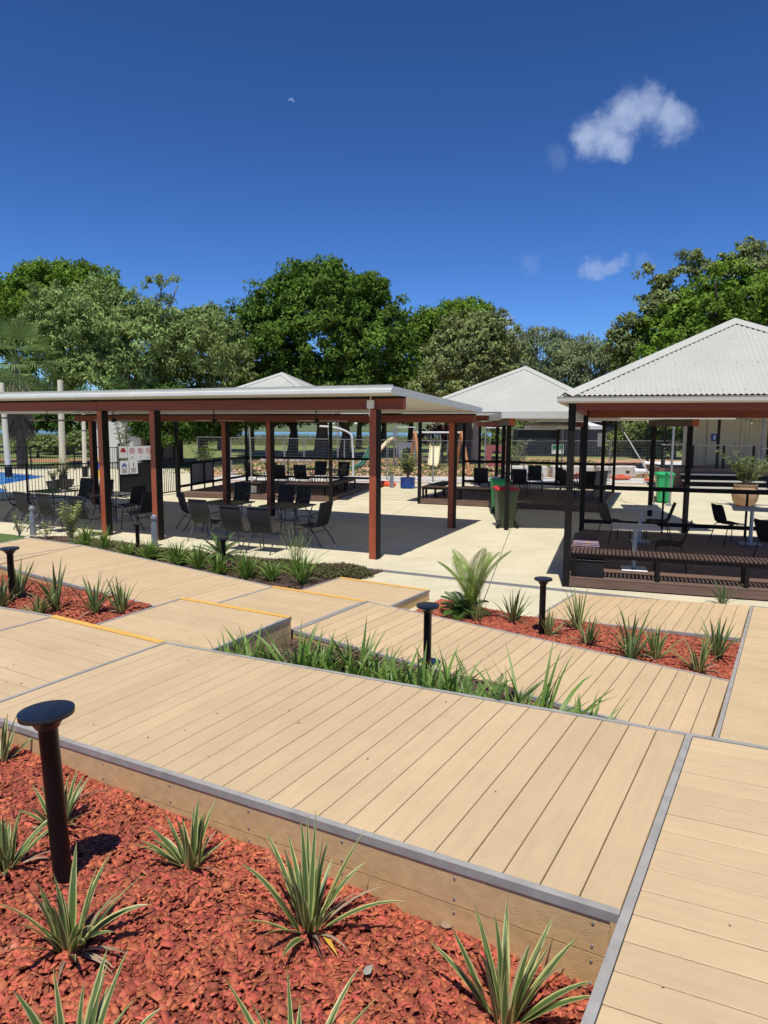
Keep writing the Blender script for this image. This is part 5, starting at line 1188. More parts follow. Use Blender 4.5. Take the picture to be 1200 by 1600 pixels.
# ------------------------------------------------------------ building with veranda at the right
bd_az = 100.0; bo = Vector((11.986, 28.569, 0.000)); brz = yaw(bd_az)
bld = thing('veranda_building', 'cream building with dark opening, veranda and steps at the right', 'building', bo, brz)
def corr_wall(x0, x1, y, z0, z1, parent, mt='cream_wall', name='wall', pitch=.19):
    V = []; F = []; n = int((x1 - x0) / pitch * 4)
    for i in range(n + 1):
        x = x0 + (x1 - x0) * i / n; d = (0, .0, .028, .028)[i % 4]
        V += [(x, y - d, z0), (x, y - d, z1)]
    for i in range(n): a = 2 * i; F.append((a, a + 2, a + 3, a + 1))
    mb = MB(); mb.add(V, F); return mb.build(name, mt, parent)
corr_wall(1.3, 4.4, 3.6, .9, 3.9, bld); corr_wall(8.0, 14, 1.6, 0, 3.9, bld)
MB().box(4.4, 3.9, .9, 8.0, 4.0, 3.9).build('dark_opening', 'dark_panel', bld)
for k in range(4): MB().box(4.7 + k * .9, 3.84, .9, 4.78 + k * .9, 3.9, 3.6).build('mullion', 'black_metal', bld)
MB().box(4.4, 3.8, 1.75, 8.0, 3.86, 1.8).build('handrail_inside', 'grey_paint', bld)
dpan = MB().box(1.9, 3.53, .95, 3.2, 3.565, 3.0).build('door', 'cream_wall', bld); MB().cbox((3.08, 3.50, 1.9), (.04, .06, .18)).build('handle', 'galvanised', dpan)
MB().box(-.6, .9, .62, 8.0, 3.85, .9).build('veranda_floor', 'brown_deck', bld); MB().box(-.6, .86, .05, 3.1, .9, .9).build('veranda_fascia', 'brown_deck', bld)
MB().box(3.2, .86, .05, 8, .9, .62).build('veranda_skirt', 'dark_panel', bld)
for k, (z, y) in enumerate(((.22, -.35), (.46, .05), (.70, .45))):
    MB().box(.2, y, z - .05, 3.3, y + .36, z).build('step_tread', 'roof_trim', bld); MB().box(.25, y + .3, .02 if not k else z - .24, 3.25, y + .34, z - .052).build('step_riser', 'dark_panel', bld)
for x in (-.5, .7, 1.9, 3.05): MB().box(x - .04, .92, .9, x + .04, 1.0, 1.85).build('balustrade_post', 'black_post', bld)
mb = MB(); [mb.tube([(-.5, .96, z), (3.05, .96, z)], .005, 5) for z in (1.0, 1.12, 1.24, 1.36, 1.48, 1.6, 1.72)]; mb.build('balustrade_cables', 'galvanised', bld)
MB().tube([(-.55, .96, 1.87), (3.1, .96, 1.87)], .025, 8).build('balustrade_rail', 'galvanised', bld, True)
MB().tube([(3.25, -.5, 0), (3.25, -.45, 1.0), (3.25, .9, 1.75), (3.9, .96, 1.75)], .024, 8).tube([(3.25, .9, 1.75), (3.25, .9, .1)], .024, 8).build('stair_rail', 'galvanised', bld, True)
for x, m_, r in ((3.4, 'grey_paint', .055), (5.3, 'galvanised', .09), (-.4, 'black_post', .05), (1.7, 'black_post', .06)): MB().tube([(x, -.1 if x > 5 else 1.1, .0), (x, -.1 if x > 5 else 1.1, 3.35)], r, 10).build('veranda_post', m_, bld, True)
MB().hexa([(-.4, -.8, 3.22), (9, -.8, 3.22), (9, 4.2, 3.55), (-.4, 4.2, 3.55), (-.4, -.8, 3.32), (9, -.8, 3.32), (9, 4.2, 3.65), (-.4, 4.2, 3.65)]).build('veranda_roof', 'roof_panel', bld)
MB().hexa([(.8, 3.3, 3.9), (14, 3.3, 3.9), (14, 6, 4.3), (.8, 6, 4.3), (.8, 3.3, 4.0), (14, 3.3, 4.0), (14, 6, 4.4), (.8, 6, 4.4)]).build('roof', 'roof_metal', bld)
MB().box(1.2, 3.65, 0, 1.3, 5.0, 3.9).build('end_wall', 'cream_wall', bld)
p = loc_in(bo, brz, 2.05, 3.50, 2.0); bs = thing('restroom_sign', 'small blue sign with a white figure on the cream door', 'sign', p, brz)
MB().box(0, -.02, 0, .26, -.005, .32).build('plate', 'sign_blue', bs); MB().disc((.13, -.0225, .25), .03, n=10).box(.09, -.0225, .13, .17, -.0205, .21).box(.095, -.0225, .05, .125, -.0205, .128).box(.135, -.0225, .05, .165, -.0205, .128).build('figure', 'sign_white', bs)
ls = thing('string_lights', 'string of bare bulbs hung in front of the dark opening', 'string lights', loc_in(bo, brz, 2.2, -.3, 3.1), brz)
pts = [(x, 0, -.42 * sin(pi * x / 6.0) + .05 * x * .6 - .15) for x in [i * .3 for i in range(21)]]
MB().tube(pts, .008, 5).build('cable', 'wire', ls)
for i in range(1, 20, 3):
    x, y, z = pts[i]; b = MB().tube([(x, y, z), (x, y, z - .07)], .018, 8).build('socket', 'rubber', ls); MB().lathe([(.012, -.07), (.032, -.10), (.036, -.13), (.02, -.16), (.004, -.168)], c=(x, y, z), n=10).build('bulb', 'bulb', b, True)
# white gabled building and grey roofed shed at the left
wb = thing('gabled_building', 'white gabled building behind the pool fence', 'building', (-17.6, 42.5, -.05), radians(8)); wb.scale = (.62, .8, 1.0)
mb = MB(); prof = [(0, 0), (4.6, 0), (4.6, 1.85), (1.6, 3.75), (0, 2.1)]
V = [(x, 0, z) for x, z in prof] + [(x, 6, z) for x, z in prof]; mb.add(V, [(0, 1, 2, 3, 4), (9, 8, 7, 6, 5)] + [(i, 5 + i, 5 + (i + 1) % 5, (i + 1) % 5) for i in range(5)]); mb.build('wall', 'white_wall', wb)
MB().hexa([(1.55, -.15, 3.76), (4.85, -.15, 1.72), (4.85, 6.2, 1.72), (1.55, 6.2, 3.76), (1.55, -.15, 3.83), (4.9, -.15, 1.80), (4.9, 6.2, 1.80), (1.55, 6.2, 3.83)]).build('roof', 'galvanised', wb)
MB().hexa([(-.2, -.15, 1.93), (1.55, -.15, 3.76), (1.55, 6.2, 3.76), (-.2, 6.2, 1.93), (-.2, -.15, 2.0), (1.549, -.15, 3.83), (1.549, 6.2, 3.83), (-.2, 6.2, 2.0)]).build('roof', 'galvanised', wb)
MB().box(5.2, 1.5, 0, 7.8, 4.5, 2.2).build('timber_lean_to', 'dark_panel', wb); MB().hexa([(4.95, 1.2, 2.21), (8.0, 1.2, 2.21), (8.0, 4.6, 3.1), (4.95, 4.6, 3.1), (4.95, 1.2, 2.27), (8, 1.2, 2.27), (8, 4.6, 3.16), (4.95, 4.6, 3.16)]).build('lean_to_roof', 'galvanised', wb)

# ------------------------------------------------------------ foliage
def leaf_cloud(C, U, N, L, W, fold=.12):
    """leaves as folded rhombs. C centres, U leaf direction, N leaf normal"""
    U = U / np.linalg.norm(U, axis=1)[:, None]; S = np.cross(U, N); S /= (np.linalg.norm(S, axis=1)[:, None] + 1e-9); Nn = np.cross(S, U)
    l = L[:, None] / 2; w = W[:, None] / 2
    V = np.stack([C - U * l, C + S * w + Nn * w * fold * 3, C + U * l - Nn * l * .25, C - S * w + Nn * w * fold * 3], 1).reshape(-1, 3)
    F = np.arange(len(C) * 4).reshape(-1, 4); return V, F
def rdir(n):
    v = rng.normal(size=(n, 3)); return v / np.linalg.norm(v, axis=1)[:, None]
def crown(name, mt, ells, clumps, per, leaf, parent, clr=.55, flat=.7, shell=.72, lw=.38, droop=.35, gap=0.0):
    """many leaf clumps over the outside of ellipsoids, fewer inside"""
    Cs = []; Ns = []; tot = sum(e[3] * e[4] for e in ells)
    for (cx, cy, cz, rx, ry, rz) in ells:
        n = max(4, int(clumps * rx * ry / tot)); d = rdir(n * 2); d = d[(d[:, 2] > -.55) & ((d[:, 1] < .45) | (d[:, 2] > .3))][:n]
        r = rng.uniform(shell, 1.03, len(d)) ** 1.0; inner = rng.random(len(d)) < .2; r[inner] *= rng.uniform(.45, .8, inner.sum())
        wob = 1 + .10 * np.sin(d[:, 0] * 5 + cx) * np.cos(d[:, 2] * 6 + cz) + .06 * np.sin(d[:, 1] * 11)
        Cs.append(np.array([cx, cy, cz]) + d * np.array([rx, ry, rz]) * (r * wob)[:, None]); Ns.append(d)
    C = np.concatenate(Cs); N = np.concatenate(Ns); n = len(C)
    cr = clr * rng.uniform(.6, 1.35, n)
    if gap: k = rng.random(n) > gap; C, N, cr = C[k], N[k], cr[k]; n = len(C)
    idx = np.repeat(np.arange(n), per); m = len(idx)
    off = rdir(m) * (rng.random(m) ** .4)[:, None]; off[:, 2] *= flat
    P = C[idx] + off * cr[idx][:, None]
    nrm = off * .9 + N[idx] * .7 + np.array([0, 0, .75]) + rng.normal(size=(m, 3)) * .45
    U = rdir(m) + off * .8 + np.array([0, 0, -droop]); s = leaf * rng.uniform(.7, 1.35, m)
    V, F = leaf_cloud(P, U, nrm, s, s * lw)
    return obj(name, np_mesh(name, V, F, mt), parent)
def limbs(base, specs, parent, mt='bark', name='trunk'):
    for i, (pts, r0, r1) in enumerate(specs):
        n = len(pts); rs = [lerp(r0, r1, k / (n - 1)) for k in range(n)]
        if i == 0: rs[0] *= 1.35
        MB().tube(pts, rs, 10).build('trunk' if i == 0 else 'limb', mt, parent, True)
def tree(label, base, specs, cr, cat='tree', name='tree', bark='bark', group=None):
    t = thing(name, label, cat, base, 0, group); limbs(base, specs, t, bark)
    for c in cr: crown('crown', parent=t, **c)
    return t
def px2(px, py, Y): return None
def auto_limbs(h0, R, n, top, r=.14, seed=0):
    out = []; rnd = random.Random(seed)
    for k in range(n):
        a = 2 * pi * k / n + rnd.random(); x, y = cos(a) * R, sin(a) * R
        out.append(([(0, 0, h0), (x * .35, y * .35, h0 + (top - h0) * .45), (x * .8, y * .8, h0 + (top - h0) * (.75 + .25 * rnd.random()))], r, r * .3))
    return out
# 1 the big dark mango tree in the centre
Y = 60.0; s = Y / 1100
t1x = (500 - 600) * s; 
def Z(py, Y): return 2.6 + (665 - py) / 1100.0 * Y * 1.0
tree('big round dark green tree rising behind the flat roofed shelter', (t1x, Y + 1, -.06),
     [([(0, 0, 0), (.1, 0, 2.2), (.2, 0, 4.5)], .55, .42)] + auto_limbs(3.5, 4.5, 7, 10, .25, 1),
     [dict(mt='leaf_mango', ells=[(0, 0, Z(535, Y) - .5, 7.4, 6.5, 6.9), (0.2, .0, Z(470, Y) - 1.4, 4.6, 5, 4.3), (-4.4, 0, Z(560, Y), 3.6, 5, 4.6), (4.6, -.3, Z(545, Y), 3.3, 4.5, 5.2), (1.5, -2, Z(600, Y), 6.0, 3.6, 2.6), (-3.5, -1.5, Z(615, Y), 4.2, 3.5, 1.9), (0, -.5, Z(638, Y), 6.8, 4, 2.0)], clumps=1500, per=62, leaf=.38, clr=.72, lw=.42)])
# trunks and low dark skirts under the mangoes (their own trees)
for i, (px, Yy, hh, rr, lb) in enumerate(((457, 66, 7.0, 3.2, 'dark tree left of the big round tree with a bare trunk under the roof line'), (538, 62, 6.5, 3.0, 'dark low branched tree whose trunk shows left of the arched pole'), (720, 58, 8.5, 3.8, 'tree with a thick grey trunk behind the swing frame'))):
    x = (px - 600) / 1100 * Yy
    tree(lb, (x, Yy, -.06), [([(0, 0, 0), (.15, 0, 2.0), (-.1, 0, 4.0)], .42 if i < 2 else .95, .3 if i < 2 else .7)] + auto_limbs(2.2 if i < 2 else 4, 2.2, 5, hh * .7, .14, i + 3), [dict(mt='leaf_dark', ells=[(0, 0, hh * .72, rr, rr, hh * .34)], clumps=260, per=50, leaf=.36, clr=.65)])
# 2 dark domed tree top left
Y = 78.0
tree('tall dark green domed tree at the top left behind the grey green tree', ((105 - 600) / 1100 * Y, Y, -.06), [([(0, 0, 0), (0, 0, 5), (0, 0, 9)], .6, .4)] + auto_limbs(8, 4, 6, 16, .25, 5),
     [dict(mt='leaf_bright', ells=[(0, 0, Z(492, Y), 6.4, 5.5, 5.2), (-4.2, 0, Z(500, Y), 3.3, 4, 4.2), (4.2, 0, Z(492, Y), 2.9, 4, 4.4), (0, 0, Z(560, Y), 6.5, 5, 6.5), (-9, 0, Z(500, Y), 3.8, 4, 3.6)], clumps=900, per=56, leaf=.48, clr=.9, lw=.42)])
# 3 grey-green spreading tree
Y = 46.0
tree('wide grey green tree with a leaning pale limb left of centre', ((215 - 600) / 1100 * Y, Y, -.06), [([(0.6, 0, 0), (.3, 0, 2.5), (-.1, 0, 4.9)], .42, .30), ([(-.1, 0, 4.8), (-.9, 0, 6.4), (-1.8, 0, 8.4)], .26, .08), ([(0.2, 0, 4.2), (1.2, 0, 6.5), (1.6, -.2, 9.4), (2.0, -.2, 11.2)], .18, .04), ([(1.5, -.2, 9.0), (2.6, -.2, 10.3), (3.0, -.2, 11.4)], .09, .03)] + auto_limbs(4.5, 4.0, 7, 9.5, .14, 9),
     [dict(mt='leaf_greygreen', ells=[(-2.6, 0, Z(525, Y), 3.9, 3.6, 3.3), (.6, 0, Z(545, Y), 3.6, 3.5, 2.6), (-5.2, 0, Z(520, Y), 1.6, 2.5, 2.6), (3.8, .2, Z(555, Y), 2.5, 3, 2.6), (-1.5, -.5, Z(590, Y), 4.0, 3, 1.6)], clumps=1000, per=40, leaf=.30, clr=.5, lw=.34, droop=.6, gap=.04),
      dict(mt='leaf_greygreen', ells=[(1.7, -.2, Z(455, Y) + .1, .9, .8, .55), (2.7, -.2, Z(448, Y), .5, .5, .35), (2.2, -.2, Z(480, Y), .7, .7, .4), (1.3, -.2, Z(490, Y), .8, .7, .6), (3.6, 0, Z(505, Y), .8, .8, .7)], clumps=60, per=20, leaf=.25, clr=.3, lw=.3)], bark='bark_pale')
Y = 52.0
tree('second grey green tree between the pale limb and the big round tree', ((315 - 600) / 1100 * Y, Y, -.06), [([(0, 0, 0), (.2, 0, 3), (0, 0, 5)], .3, .2)] + auto_limbs(4, 2.4, 6, 8.6, .12, 12),
     [dict(mt='leaf_greygreen', ells=[(0, 0, Z(550, Y), 2.9, 3, 2.9), (1.0, 0, Z(515, Y), 1.8, 2, 1.6), (-.8, 0, Z(600, Y), 3.3, 2.5, 1.8), (2.3, 0, Z(575, Y), 1.7, 2, 2.2)], clumps=480, per=42, leaf=.30, clr=.5, lw=.34, droop=.6)], bark='bark_pale')
# dark evergreen mass seen under the roof at left, behind pool
for i, (px, Yy, r, h, mt_, lb) in enumerate(((110, 62, 3.0, 5.6, 'leaf_dark', 'low dark tree between the pale posts beyond the pool lawn'), (262, 44, 2.5, 4.6, 'leaf_dark', 'dark dense tree right of the pool signs'), (318, 50, 2.6, 4.6, 'leaf_dark', 'dark tree left of the gap to the lake'), (392, 70, 3.2, 6.4, 'leaf_mango', 'dark tree with hanging crown right of the gap to the lake'), (560, 80, 4.2, 8.0, 'leaf_dark', 'dark tree beyond the mesh fence behind the arched pole'), (640, 76, 3.6, 8.6, 'leaf_dark', 'dark tree behind the left leg of the swing frame'), (420, 66, 2.6, 5.2, 'leaf_dark', 'dark low crown between the back post pair and the gap to the lake'), (505, 72, 3.0, 6.2, 'leaf_dark', 'dark crown behind the trunk under the big round tree'), (598, 70, 2.6, 6.4, 'leaf_dark', 'dark crown seen right of the junction box post'), (770, 74, 3.6, 7.0, 'leaf_mango', 'dark green tree behind the pink play panel'), (345, 74, 2.4, 5.0, 'leaf_dark', 'small dark tree at the lake edge left of the pale pole'), (205, 56, 2.6, 5.0, 'leaf_dark', 'dark tree behind the white gabled building'), (30, 66, 3.4, 6.4, 'leaf_dark', 'dark tree behind the trunk of the fan palm'))):
    x = (px - 600) / 1100 * Yy
    tree(lb, (x, Yy, -.06), [([(0, 0, 0), (.1, 0, h * .4), (0, 0, h * .6)], .3, .18)] + auto_limbs(h * .4, r * .6, 4, h * .8, .1, 20 + i), [dict(mt=mt_, ells=[(0, 0, h * .62 + (.5 if i > 3 else 0), r, r, h * .46)], clumps=260, per=50, leaf=.32, clr=.55)])
# 6-8 trees right of centre
Y = 72.0
tree('bright green tree behind the gap between the two big crowns', ((700 - 600) / 1100 * Y, Y, -.06), [([(0, 0, 0), (0, 0, 4), (0, 0, 7)], .5, .35)] + auto_limbs(6, 3, 6, 11, .2, 31),
     [dict(mt='leaf_bright', ells=[(0.3, 0, Z(530, Y), 4.6, 4.5, 3.2), (1.5, 0, Z(508, Y), 2.9, 3, 2.0), (-3.2, 0, Z(560, Y), 2.8, 3.5, 4.0), (-3.5, 0, Z(620, Y), 4, 3, 3)], clumps=520, per=52, leaf=.42, clr=.75, lw=.42)])
Y = 50.0
tree('dull olive tree with pale trunk behind the middle pavilion roof', ((742 - 600) / 1100 * Y, Y, -.06), [([(0, 0, 0), (.1, 0, 3.6), (.25, 0, 7.2), (.3, 0, 9.4)], .28, .08)] + auto_limbs(4.0, 2.6, 8, 8.8, .11, 33),
     [dict(mt='leaf_olive', ells=[(-.6, 0, Z(560, Y), 3.2, 2.8, 2.6), (.9, 0, Z(530, Y), 1.9, 2, 1.8), (-1.5, 0, Z(600, Y), 3.2, 2.5, 2.0), (1.6, 0, Z(575, Y), 1.7, 2, 1.8), (-.9, 0, Z(520, Y), 1.7, 1.8, 1.3)], clumps=560, per=36, leaf=.27, clr=.42, lw=.45, gap=.05), dict(mt='leaf_olive', ells=[(1.35, 0, Z(497, Y), .7, .6, .45), (2.2, 0, Z(508, Y), .35, .35, .3)], clumps=22, per=16, leaf=.22, clr=.24)], bark='bark_pale')
for i, (px, Yy, top, rx, lb) in enumerate(((848, 80, 513, 4.6, 'feathery grey green gum tree behind the middle pavilion'), (920, 76, 528, 4.0, 'feathery gum tree touching the large pavilion roof'))):
    x = (px - 600) / 1100 * Yy; zt = Z(top, Yy)
    tree(lb, (x, Yy, -.06), [([(0, 0, 0), (.3, 0, 3.5), (-.2, 0, 7)], .35, .2), ([(-.2, 0, 6), (1.2, 0, 8), (1.6, 0, zt - 1.5)], .16, .05), ([(0, 0, 5), (-1.2, 0, 7.5), (-2, 0, zt - 2)], .14, .05)] + auto_limbs(5, 3, 5, zt - 2, .1, 40 + i),
         [dict(mt='leaf_eucalypt', ells=[(-.5, 0, zt - 2.6, rx * .8, 3, 2.4), (rx * .55, 0, zt - 3.4, rx * .5, 2.5, 2.2), (-rx * .7, 0, zt - 3.8, rx * .5, 2.5, 2.4), (0, 0, zt - 6.0, rx, 3, 2.6)], clumps=480, per=40, leaf=.38, clr=.66, lw=.26, droop=1.0, gap=.06)], bark='bark_pale')
# 9 big tree at right
Y = 44.0
tree('tall tree with sparse twiggy top behind the large pavilion roof', ((1120 - 600) / 1100 * Y, Y, -.06), [([(0, 0, 0), (-.2, 0, 4), (.2, 0, 8)], .55, .34), ([(.1, 0, 7), (-1.8, 0, 9.5), (-2.6, 0, 12.4)], .2, .04), ([(-1.2, 0, 8.4), (-3.6, 0, 9.6), (-4.9, 0, 12.3)], .13, .03), ([(.2, 0, 8), (1.2, 0, 11), (1.1, 0, 13.8)], .2, .04), ([(0, 0, 8), (3, 0, 10), (3.6, 0, 12.6)], .2, .05), ([(-2, 0, 7), (-5.0, 0, 8.5), (-6.4, 0, 9.6)], .12, .03)] + auto_limbs(6, 4.6, 8, 11, .16, 50),
     [dict(mt='leaf_bright', ells=[(.5, 0, Z(480, Y), 3.6, 3.5, 2.4), (3.4, 0, Z(490, Y), 3.0, 3.5, 2.6), (-1.8, 0, Z(505, Y), 3.0, 3, 2.3), (-3.6, 0, Z(545, Y), 3.0, 3, 2.3), (0, 0, Z(560, Y), 6, 4, 3.2)], clumps=750, per=46, leaf=.30, clr=.55, lw=.42, gap=.02),
      dict(mt='leaf_olive', ells=[(-5.0, 0, Z(430, Y), .55, .5, .4), (-4.3, 0, Z(450, Y), .7, .5, .5), (-2.4, 0, Z(412, Y), .8, .6, .6), (-2.9, 0, Z(436, Y), 1.0, .7, .8), (-1.2, 0, Z(424, Y), 1.0, .7, .8), (.2, 0, Z(430, Y), 1.2, .8, .9), (1.1, 0, Z(398, Y), .8, .7, .6), (1.3, 0, Z(420, Y), 1.0, .8, .9), (2.4, 0, Z(412, Y), .8, .7, .7), (3.4, 0, Z(428, Y), 1.2, .9, .9), (-3.8, 0, Z(470, Y), 1.2, .9, 1.0), (-4.6, 0, Z(480, Y), 1.0, .8, .9), (-5.8, 0, Z(505, Y), 1.0, .8, .8), (-6.2, 0, Z(540, Y), 1.2, 1, 1.2), (-5.2, 0, Z(560, Y), 1.6, 1, 1.4), (1.0, 0, Z(430, Y), 1.6, 1.2, .9), (3.6, 0, Z(445, Y), 1.2, 1.2, 1.0)], clumps=430, per=32, leaf=.28, clr=.36)])
for i, (px, Yy, r, h, lb) in enumerate(((985, 78, 4.5, 7.5, 'bright green bush beyond the navy shed at right'), (1050, 60, 3.6, 5.5, 'green bush seen between the dark posts of the large pavilion'))):
    x = (px - 600) / 1100 * Yy
    tree(lb, (x, Yy, -.06), [([(0, 0, 0), (0, 0, h * .5)], .2, .1)], [dict(mt='leaf_bright', ells=[(0, 0, h * .55, r, r * .8, h * .5)], clumps=240, per=34, leaf=.36, clr=.55)])
for i, (px, Yy, r, h, lb) in enumerate(((865, 90, 5.5, 4.2, 'low pale shrub mass left of the navy shed'), (60, 56, 2.0, 1.7, 'low shrub by the lake beyond the pool lawn'), (150, 58, 2.4, 2.2, 'low shrub behind the pool fence near the white building'), (1180, 38, 2.5, 4.0, 'dark bush behind the veranda building'), (805, 72, 4.0, 3.6, 'pale shrub right of the thick trunk beyond the play equipment'), (1010, 50, 3.0, 3.2, 'yellow green shrub seen right of the leaning silver pole'), (930, 95, 6.0, 4.4, 'low shrub mass beyond the roof of the navy shed'))):
    x = (px - 600) / 1100 * Yy
    tree(lb, (x, Yy, -.06), [([(0, 0, 0), (0, 0, h * .5)], .1, .05)], [dict(mt='shrub_leaf', ells=[(0, 0, h * .5, r, r * .6, h * .5)], clumps=130, per=30, leaf=.3, clr=.4)], cat='shrub', name='shrub')
pl = tree('shrub with plum red leaves beyond the swing frame', ((690 - 600) / 1100 * 62, 62, -.06), [([(0, 0, 0), (0, 0, 1.2)], .08, .04)], [dict(mt='plum_leaf', ells=[(0, 0, 1.7, 2.2, 1.2, 1.1)], clumps=70, per=26, leaf=.28, clr=.36)], cat='shrub', name='shrub')
# hidden row of scrub on the far side so no bare horizon shows
V = []; 
def reeds(name, x0, x1, y0, y1, n, h, mt):
    X = rng.uniform(x0, x1, n); Yv = rng.uniform(y0, y1, n); H = h * rng.uniform(.5, 1.2, n); w = rng.uniform(.03, .08, n) * (1 + (Yv - y0) * .01); dx = rng.normal(0, .18, n) * H
    V = np.stack([np.stack([X - w, Yv, np.full(n, -.06)], 1), np.stack([X + w, Yv, np.full(n, -.06)], 1), np.stack([X + dx, Yv + dx * .3, H], 1)], 1).reshape(-1, 3)
    return obj(name, np_mesh(name, V, np.arange(n * 3).reshape(-1, 3), mt), kind='stuff')
reeds('reeds', -75, 75, 92, 112, 26000, 1.25, 'reed')
reeds('lawn_tufts', -14, 16, 37.0, 56, 5000, .07, 'grass_blade')

# fan palm at the left
def fan_palm(label, base, h, R, n_live, n_dead):
    t = thing('fan_palm', label, 'palm', base, 0)
    MB().tube([(0, 0, 0), (.05, 0, h * .5), (0, 0, h)], [.30, .24, .22], 12).build('trunk', 'palm_bark', t, True)
    for kind, n in (('leaf_fan', n_live), ('dead_frond', n_dead)):
        for i in range(n):
            a = i * 2.39996 + random.random() * .3
            if kind == 'leaf_fan': el = lerp(1.5, -.95, (i / n) ** .9) + random.uniform(-.15, .15); pet = R * random.uniform(.30, .46); r = R * random.uniform(.30, .40)
            else: el = -1.25 + random.random() * .15; pet = R * .18 + (i % 7) * .28; r = R * .5
            d = Vector((cos(a) * cos(el), sin(a) * cos(el), sin(el))); o = Vector((0, 0, h - (.0 if kind == 'leaf_fan' else .2 + (i % 9) * .28)))
            if kind != 'leaf_fan': d = Vector((cos(a) * .28, sin(a) * .28, -1)).normalized(); pet = .25
            e = o + d * pet; side = d.cross(Vector((0, 0, 1))); side = side.normalized() if side.length > .1 else Vector((1, 0, 0)); up = side.cross(d)
            mb = MB(); mb.tube([o, e], .02, 4, False); m_ = 24
            for k in range(m_):
                b = lerp(-1.5, 1.5, k / (m_ - 1)) * (1 if kind == 'leaf_fan' else .25); v = d * cos(b) + side * sin(b); l = r * (1 - .25 * abs(b) / 1.9)
                w = .032; tip = e + v * l + Vector((0, 0, -l * ((.04 + .5 * (i / n) ** 2) if kind == 'leaf_fan' else .05))); m1 = e + v * l * .6 + up * .02; s2 = v.cross(up) * w
                mb.add([e, m1 - s2, tip, m1 + s2], [(0, 1, 2, 3)])
            mb.build('frond' if kind == 'leaf_fan' else 'dead_frond', kind, t)
    return t
fan_palm('fan palm with a skirt of dead fronds at the left edge', ((35 - 600) / 1100 * 41, 41, -.06), 6.2, 4.0, 38, 46)
fan_palm('second fan palm partly cut by the left edge of the picture', ((-42 - 600) / 1100 * 47, 47, -.06), 6.0, 3.2, 24, 20)

# ------------------------------------------------------------ strap leaved and other bed plants
def blade(L_, w, az, el0, bend, z0=0, n=7, fold=.35, wide=.35, tw=0.0, r0=.01):
    """one strap leaf; returns verts, faces, uv"""
    V = []; UV = []; F = []; p = Vector((cos(az) * r0, sin(az) * r0, z0)); el = el0; ds = L_ / n; h = Vector((cos(az), sin(az), 0)); side = Vector((-sin(az), cos(az), 0))
    for i in range(n + 1):
        s = i / n; d = h * cos(el) + Vector((0, 0, 1)) * sin(el); up = side.cross(d) * -1
        ww = w / 2 * (min(1, .45 + 2.2 * s) if s < .3 else 1) * (1 - max(0, (s - wide) / (1 - wide)) ** 1.7) + .0006
        sd = (side * cos(tw * s) + up * sin(tw * s))
        V += [p - sd * ww, p - up * (ww * fold), p + sd * ww]; UV += [(0, s), (.5, s), (1, s)]
        if i: a = (i - 1) * 3; F += [(a, a + 1, a + 4, a + 3), (a + 1, a + 2, a + 5, a + 4)]
        p = p + d * ds; el -= bend / n * (0.4 + 1.2 * s)
    return V, F, UV
def blades_mesh(name, specs, mt):
    Vs = []; Fs = []; UVs = []; o = 0
    for sp in specs:
        V, F, UV = blade(**sp); Vs += [tuple(v) for v in V]; Fs += [tuple(i + o for i in f) for f in F]; UVs += UV; o += len(V)
    return np_mesh(name, np.array(Vs), np.array(Fs), mt, np.array(UVs))
def clump_specs(n, h, w, spread=1.0, rnd=random, low=.72, fans=3):
    out = []
    for i in range(n):
        s = (i + .5) / n; el = lerp(1.52, low, s ** 1.5) + rnd.uniform(-.12, .12); L_ = h * rnd.uniform(.65, 1.15) * (1 - .1 * s)
        out.append(dict(L_=L_, w=w * rnd.uniform(.75, 1.2), az=rnd.uniform(0, 2 * pi), el0=min(1.52, el), bend=rnd.uniform(.1, .75) * spread + .5 * s * spread, r0=rnd.uniform(.005, .045), tw=rnd.uniform(-.8, .8)))
    return out
def flax(label, loc, h, n=26, w=.026, spread=.8, mt='variegated_leaf', pieces=True, seed=0, group=None, dry=5, rz=None, name='flax_plant'):
    rnd = random.Random(seed); t = thing(name, label, 'plant', loc, rnd.uniform(0, 6) if rz is None else rz, group)
    sp = clump_specs(n, h, w, spread, rnd)
    if pieces:
        for s_ in sp: obj('leaf', blades_mesh('leaf', [s_], mt), t)
    else: obj('leaves', blades_mesh('leaves', sp, mt), t)
    dsp = [dict(L_=h * rnd.uniform(.5, .95), w=w * .45, az=rnd.uniform(0, 6.28), el0=rnd.uniform(.3, .8), bend=rnd.uniform(.9, 1.5), r0=.02, tw=rnd.uniform(-2, 2)) for _ in range(dry)]
    if dry: obj('dry_leaves', blades_mesh('dry_leaves', dsp, 'dry_leaf'), t)
    return t
VG = 'variegated flax plants in the near red mulch'
near_pl = [((300, 1355), .40, 24, 'variegated flax clump in the near mulch against the boardwalk, left of centre'), ((483, 1448), .50, 30, 'tallest variegated flax clump in the centre of the near mulch'), ((788, 1592), .50, 26, 'variegated flax clump in the corner of the near bed beside the metal edge'),
           ((108, 1478), .46, 26, 'variegated flax clump just in front of the large foreground path light'), ((92, 1290), .40, 22, 'variegated flax clump behind the large foreground path light'), ((8, 1350), .42, 26, 'variegated flax clump cut by the left edge of the picture, midway up the near bed'),
           ((460, 1700), .46, 22, 'variegated flax clump cut by the bottom edge near the centre'), ((110, 1720), .50, 24, 'variegated flax clump cut by the bottom edge at the left'), ((2, 1190), .38, 18, 'variegated flax clump at the far left corner of the near bed beside the boardwalk'), ]
NEARPOS = [(-0.880, 3.035, 0.565), (-0.292, 2.604, 0.600), (0.422, 2.182, 0.585), (-1.158, 2.392, 0.680), (-1.621, 3.311, 0.600), (-1.664, 2.894, 0.670), (-0.249, 1.815, 0.700), (-0.868, 1.754, 0.720), (-2.318, 4.060, 0.560)]
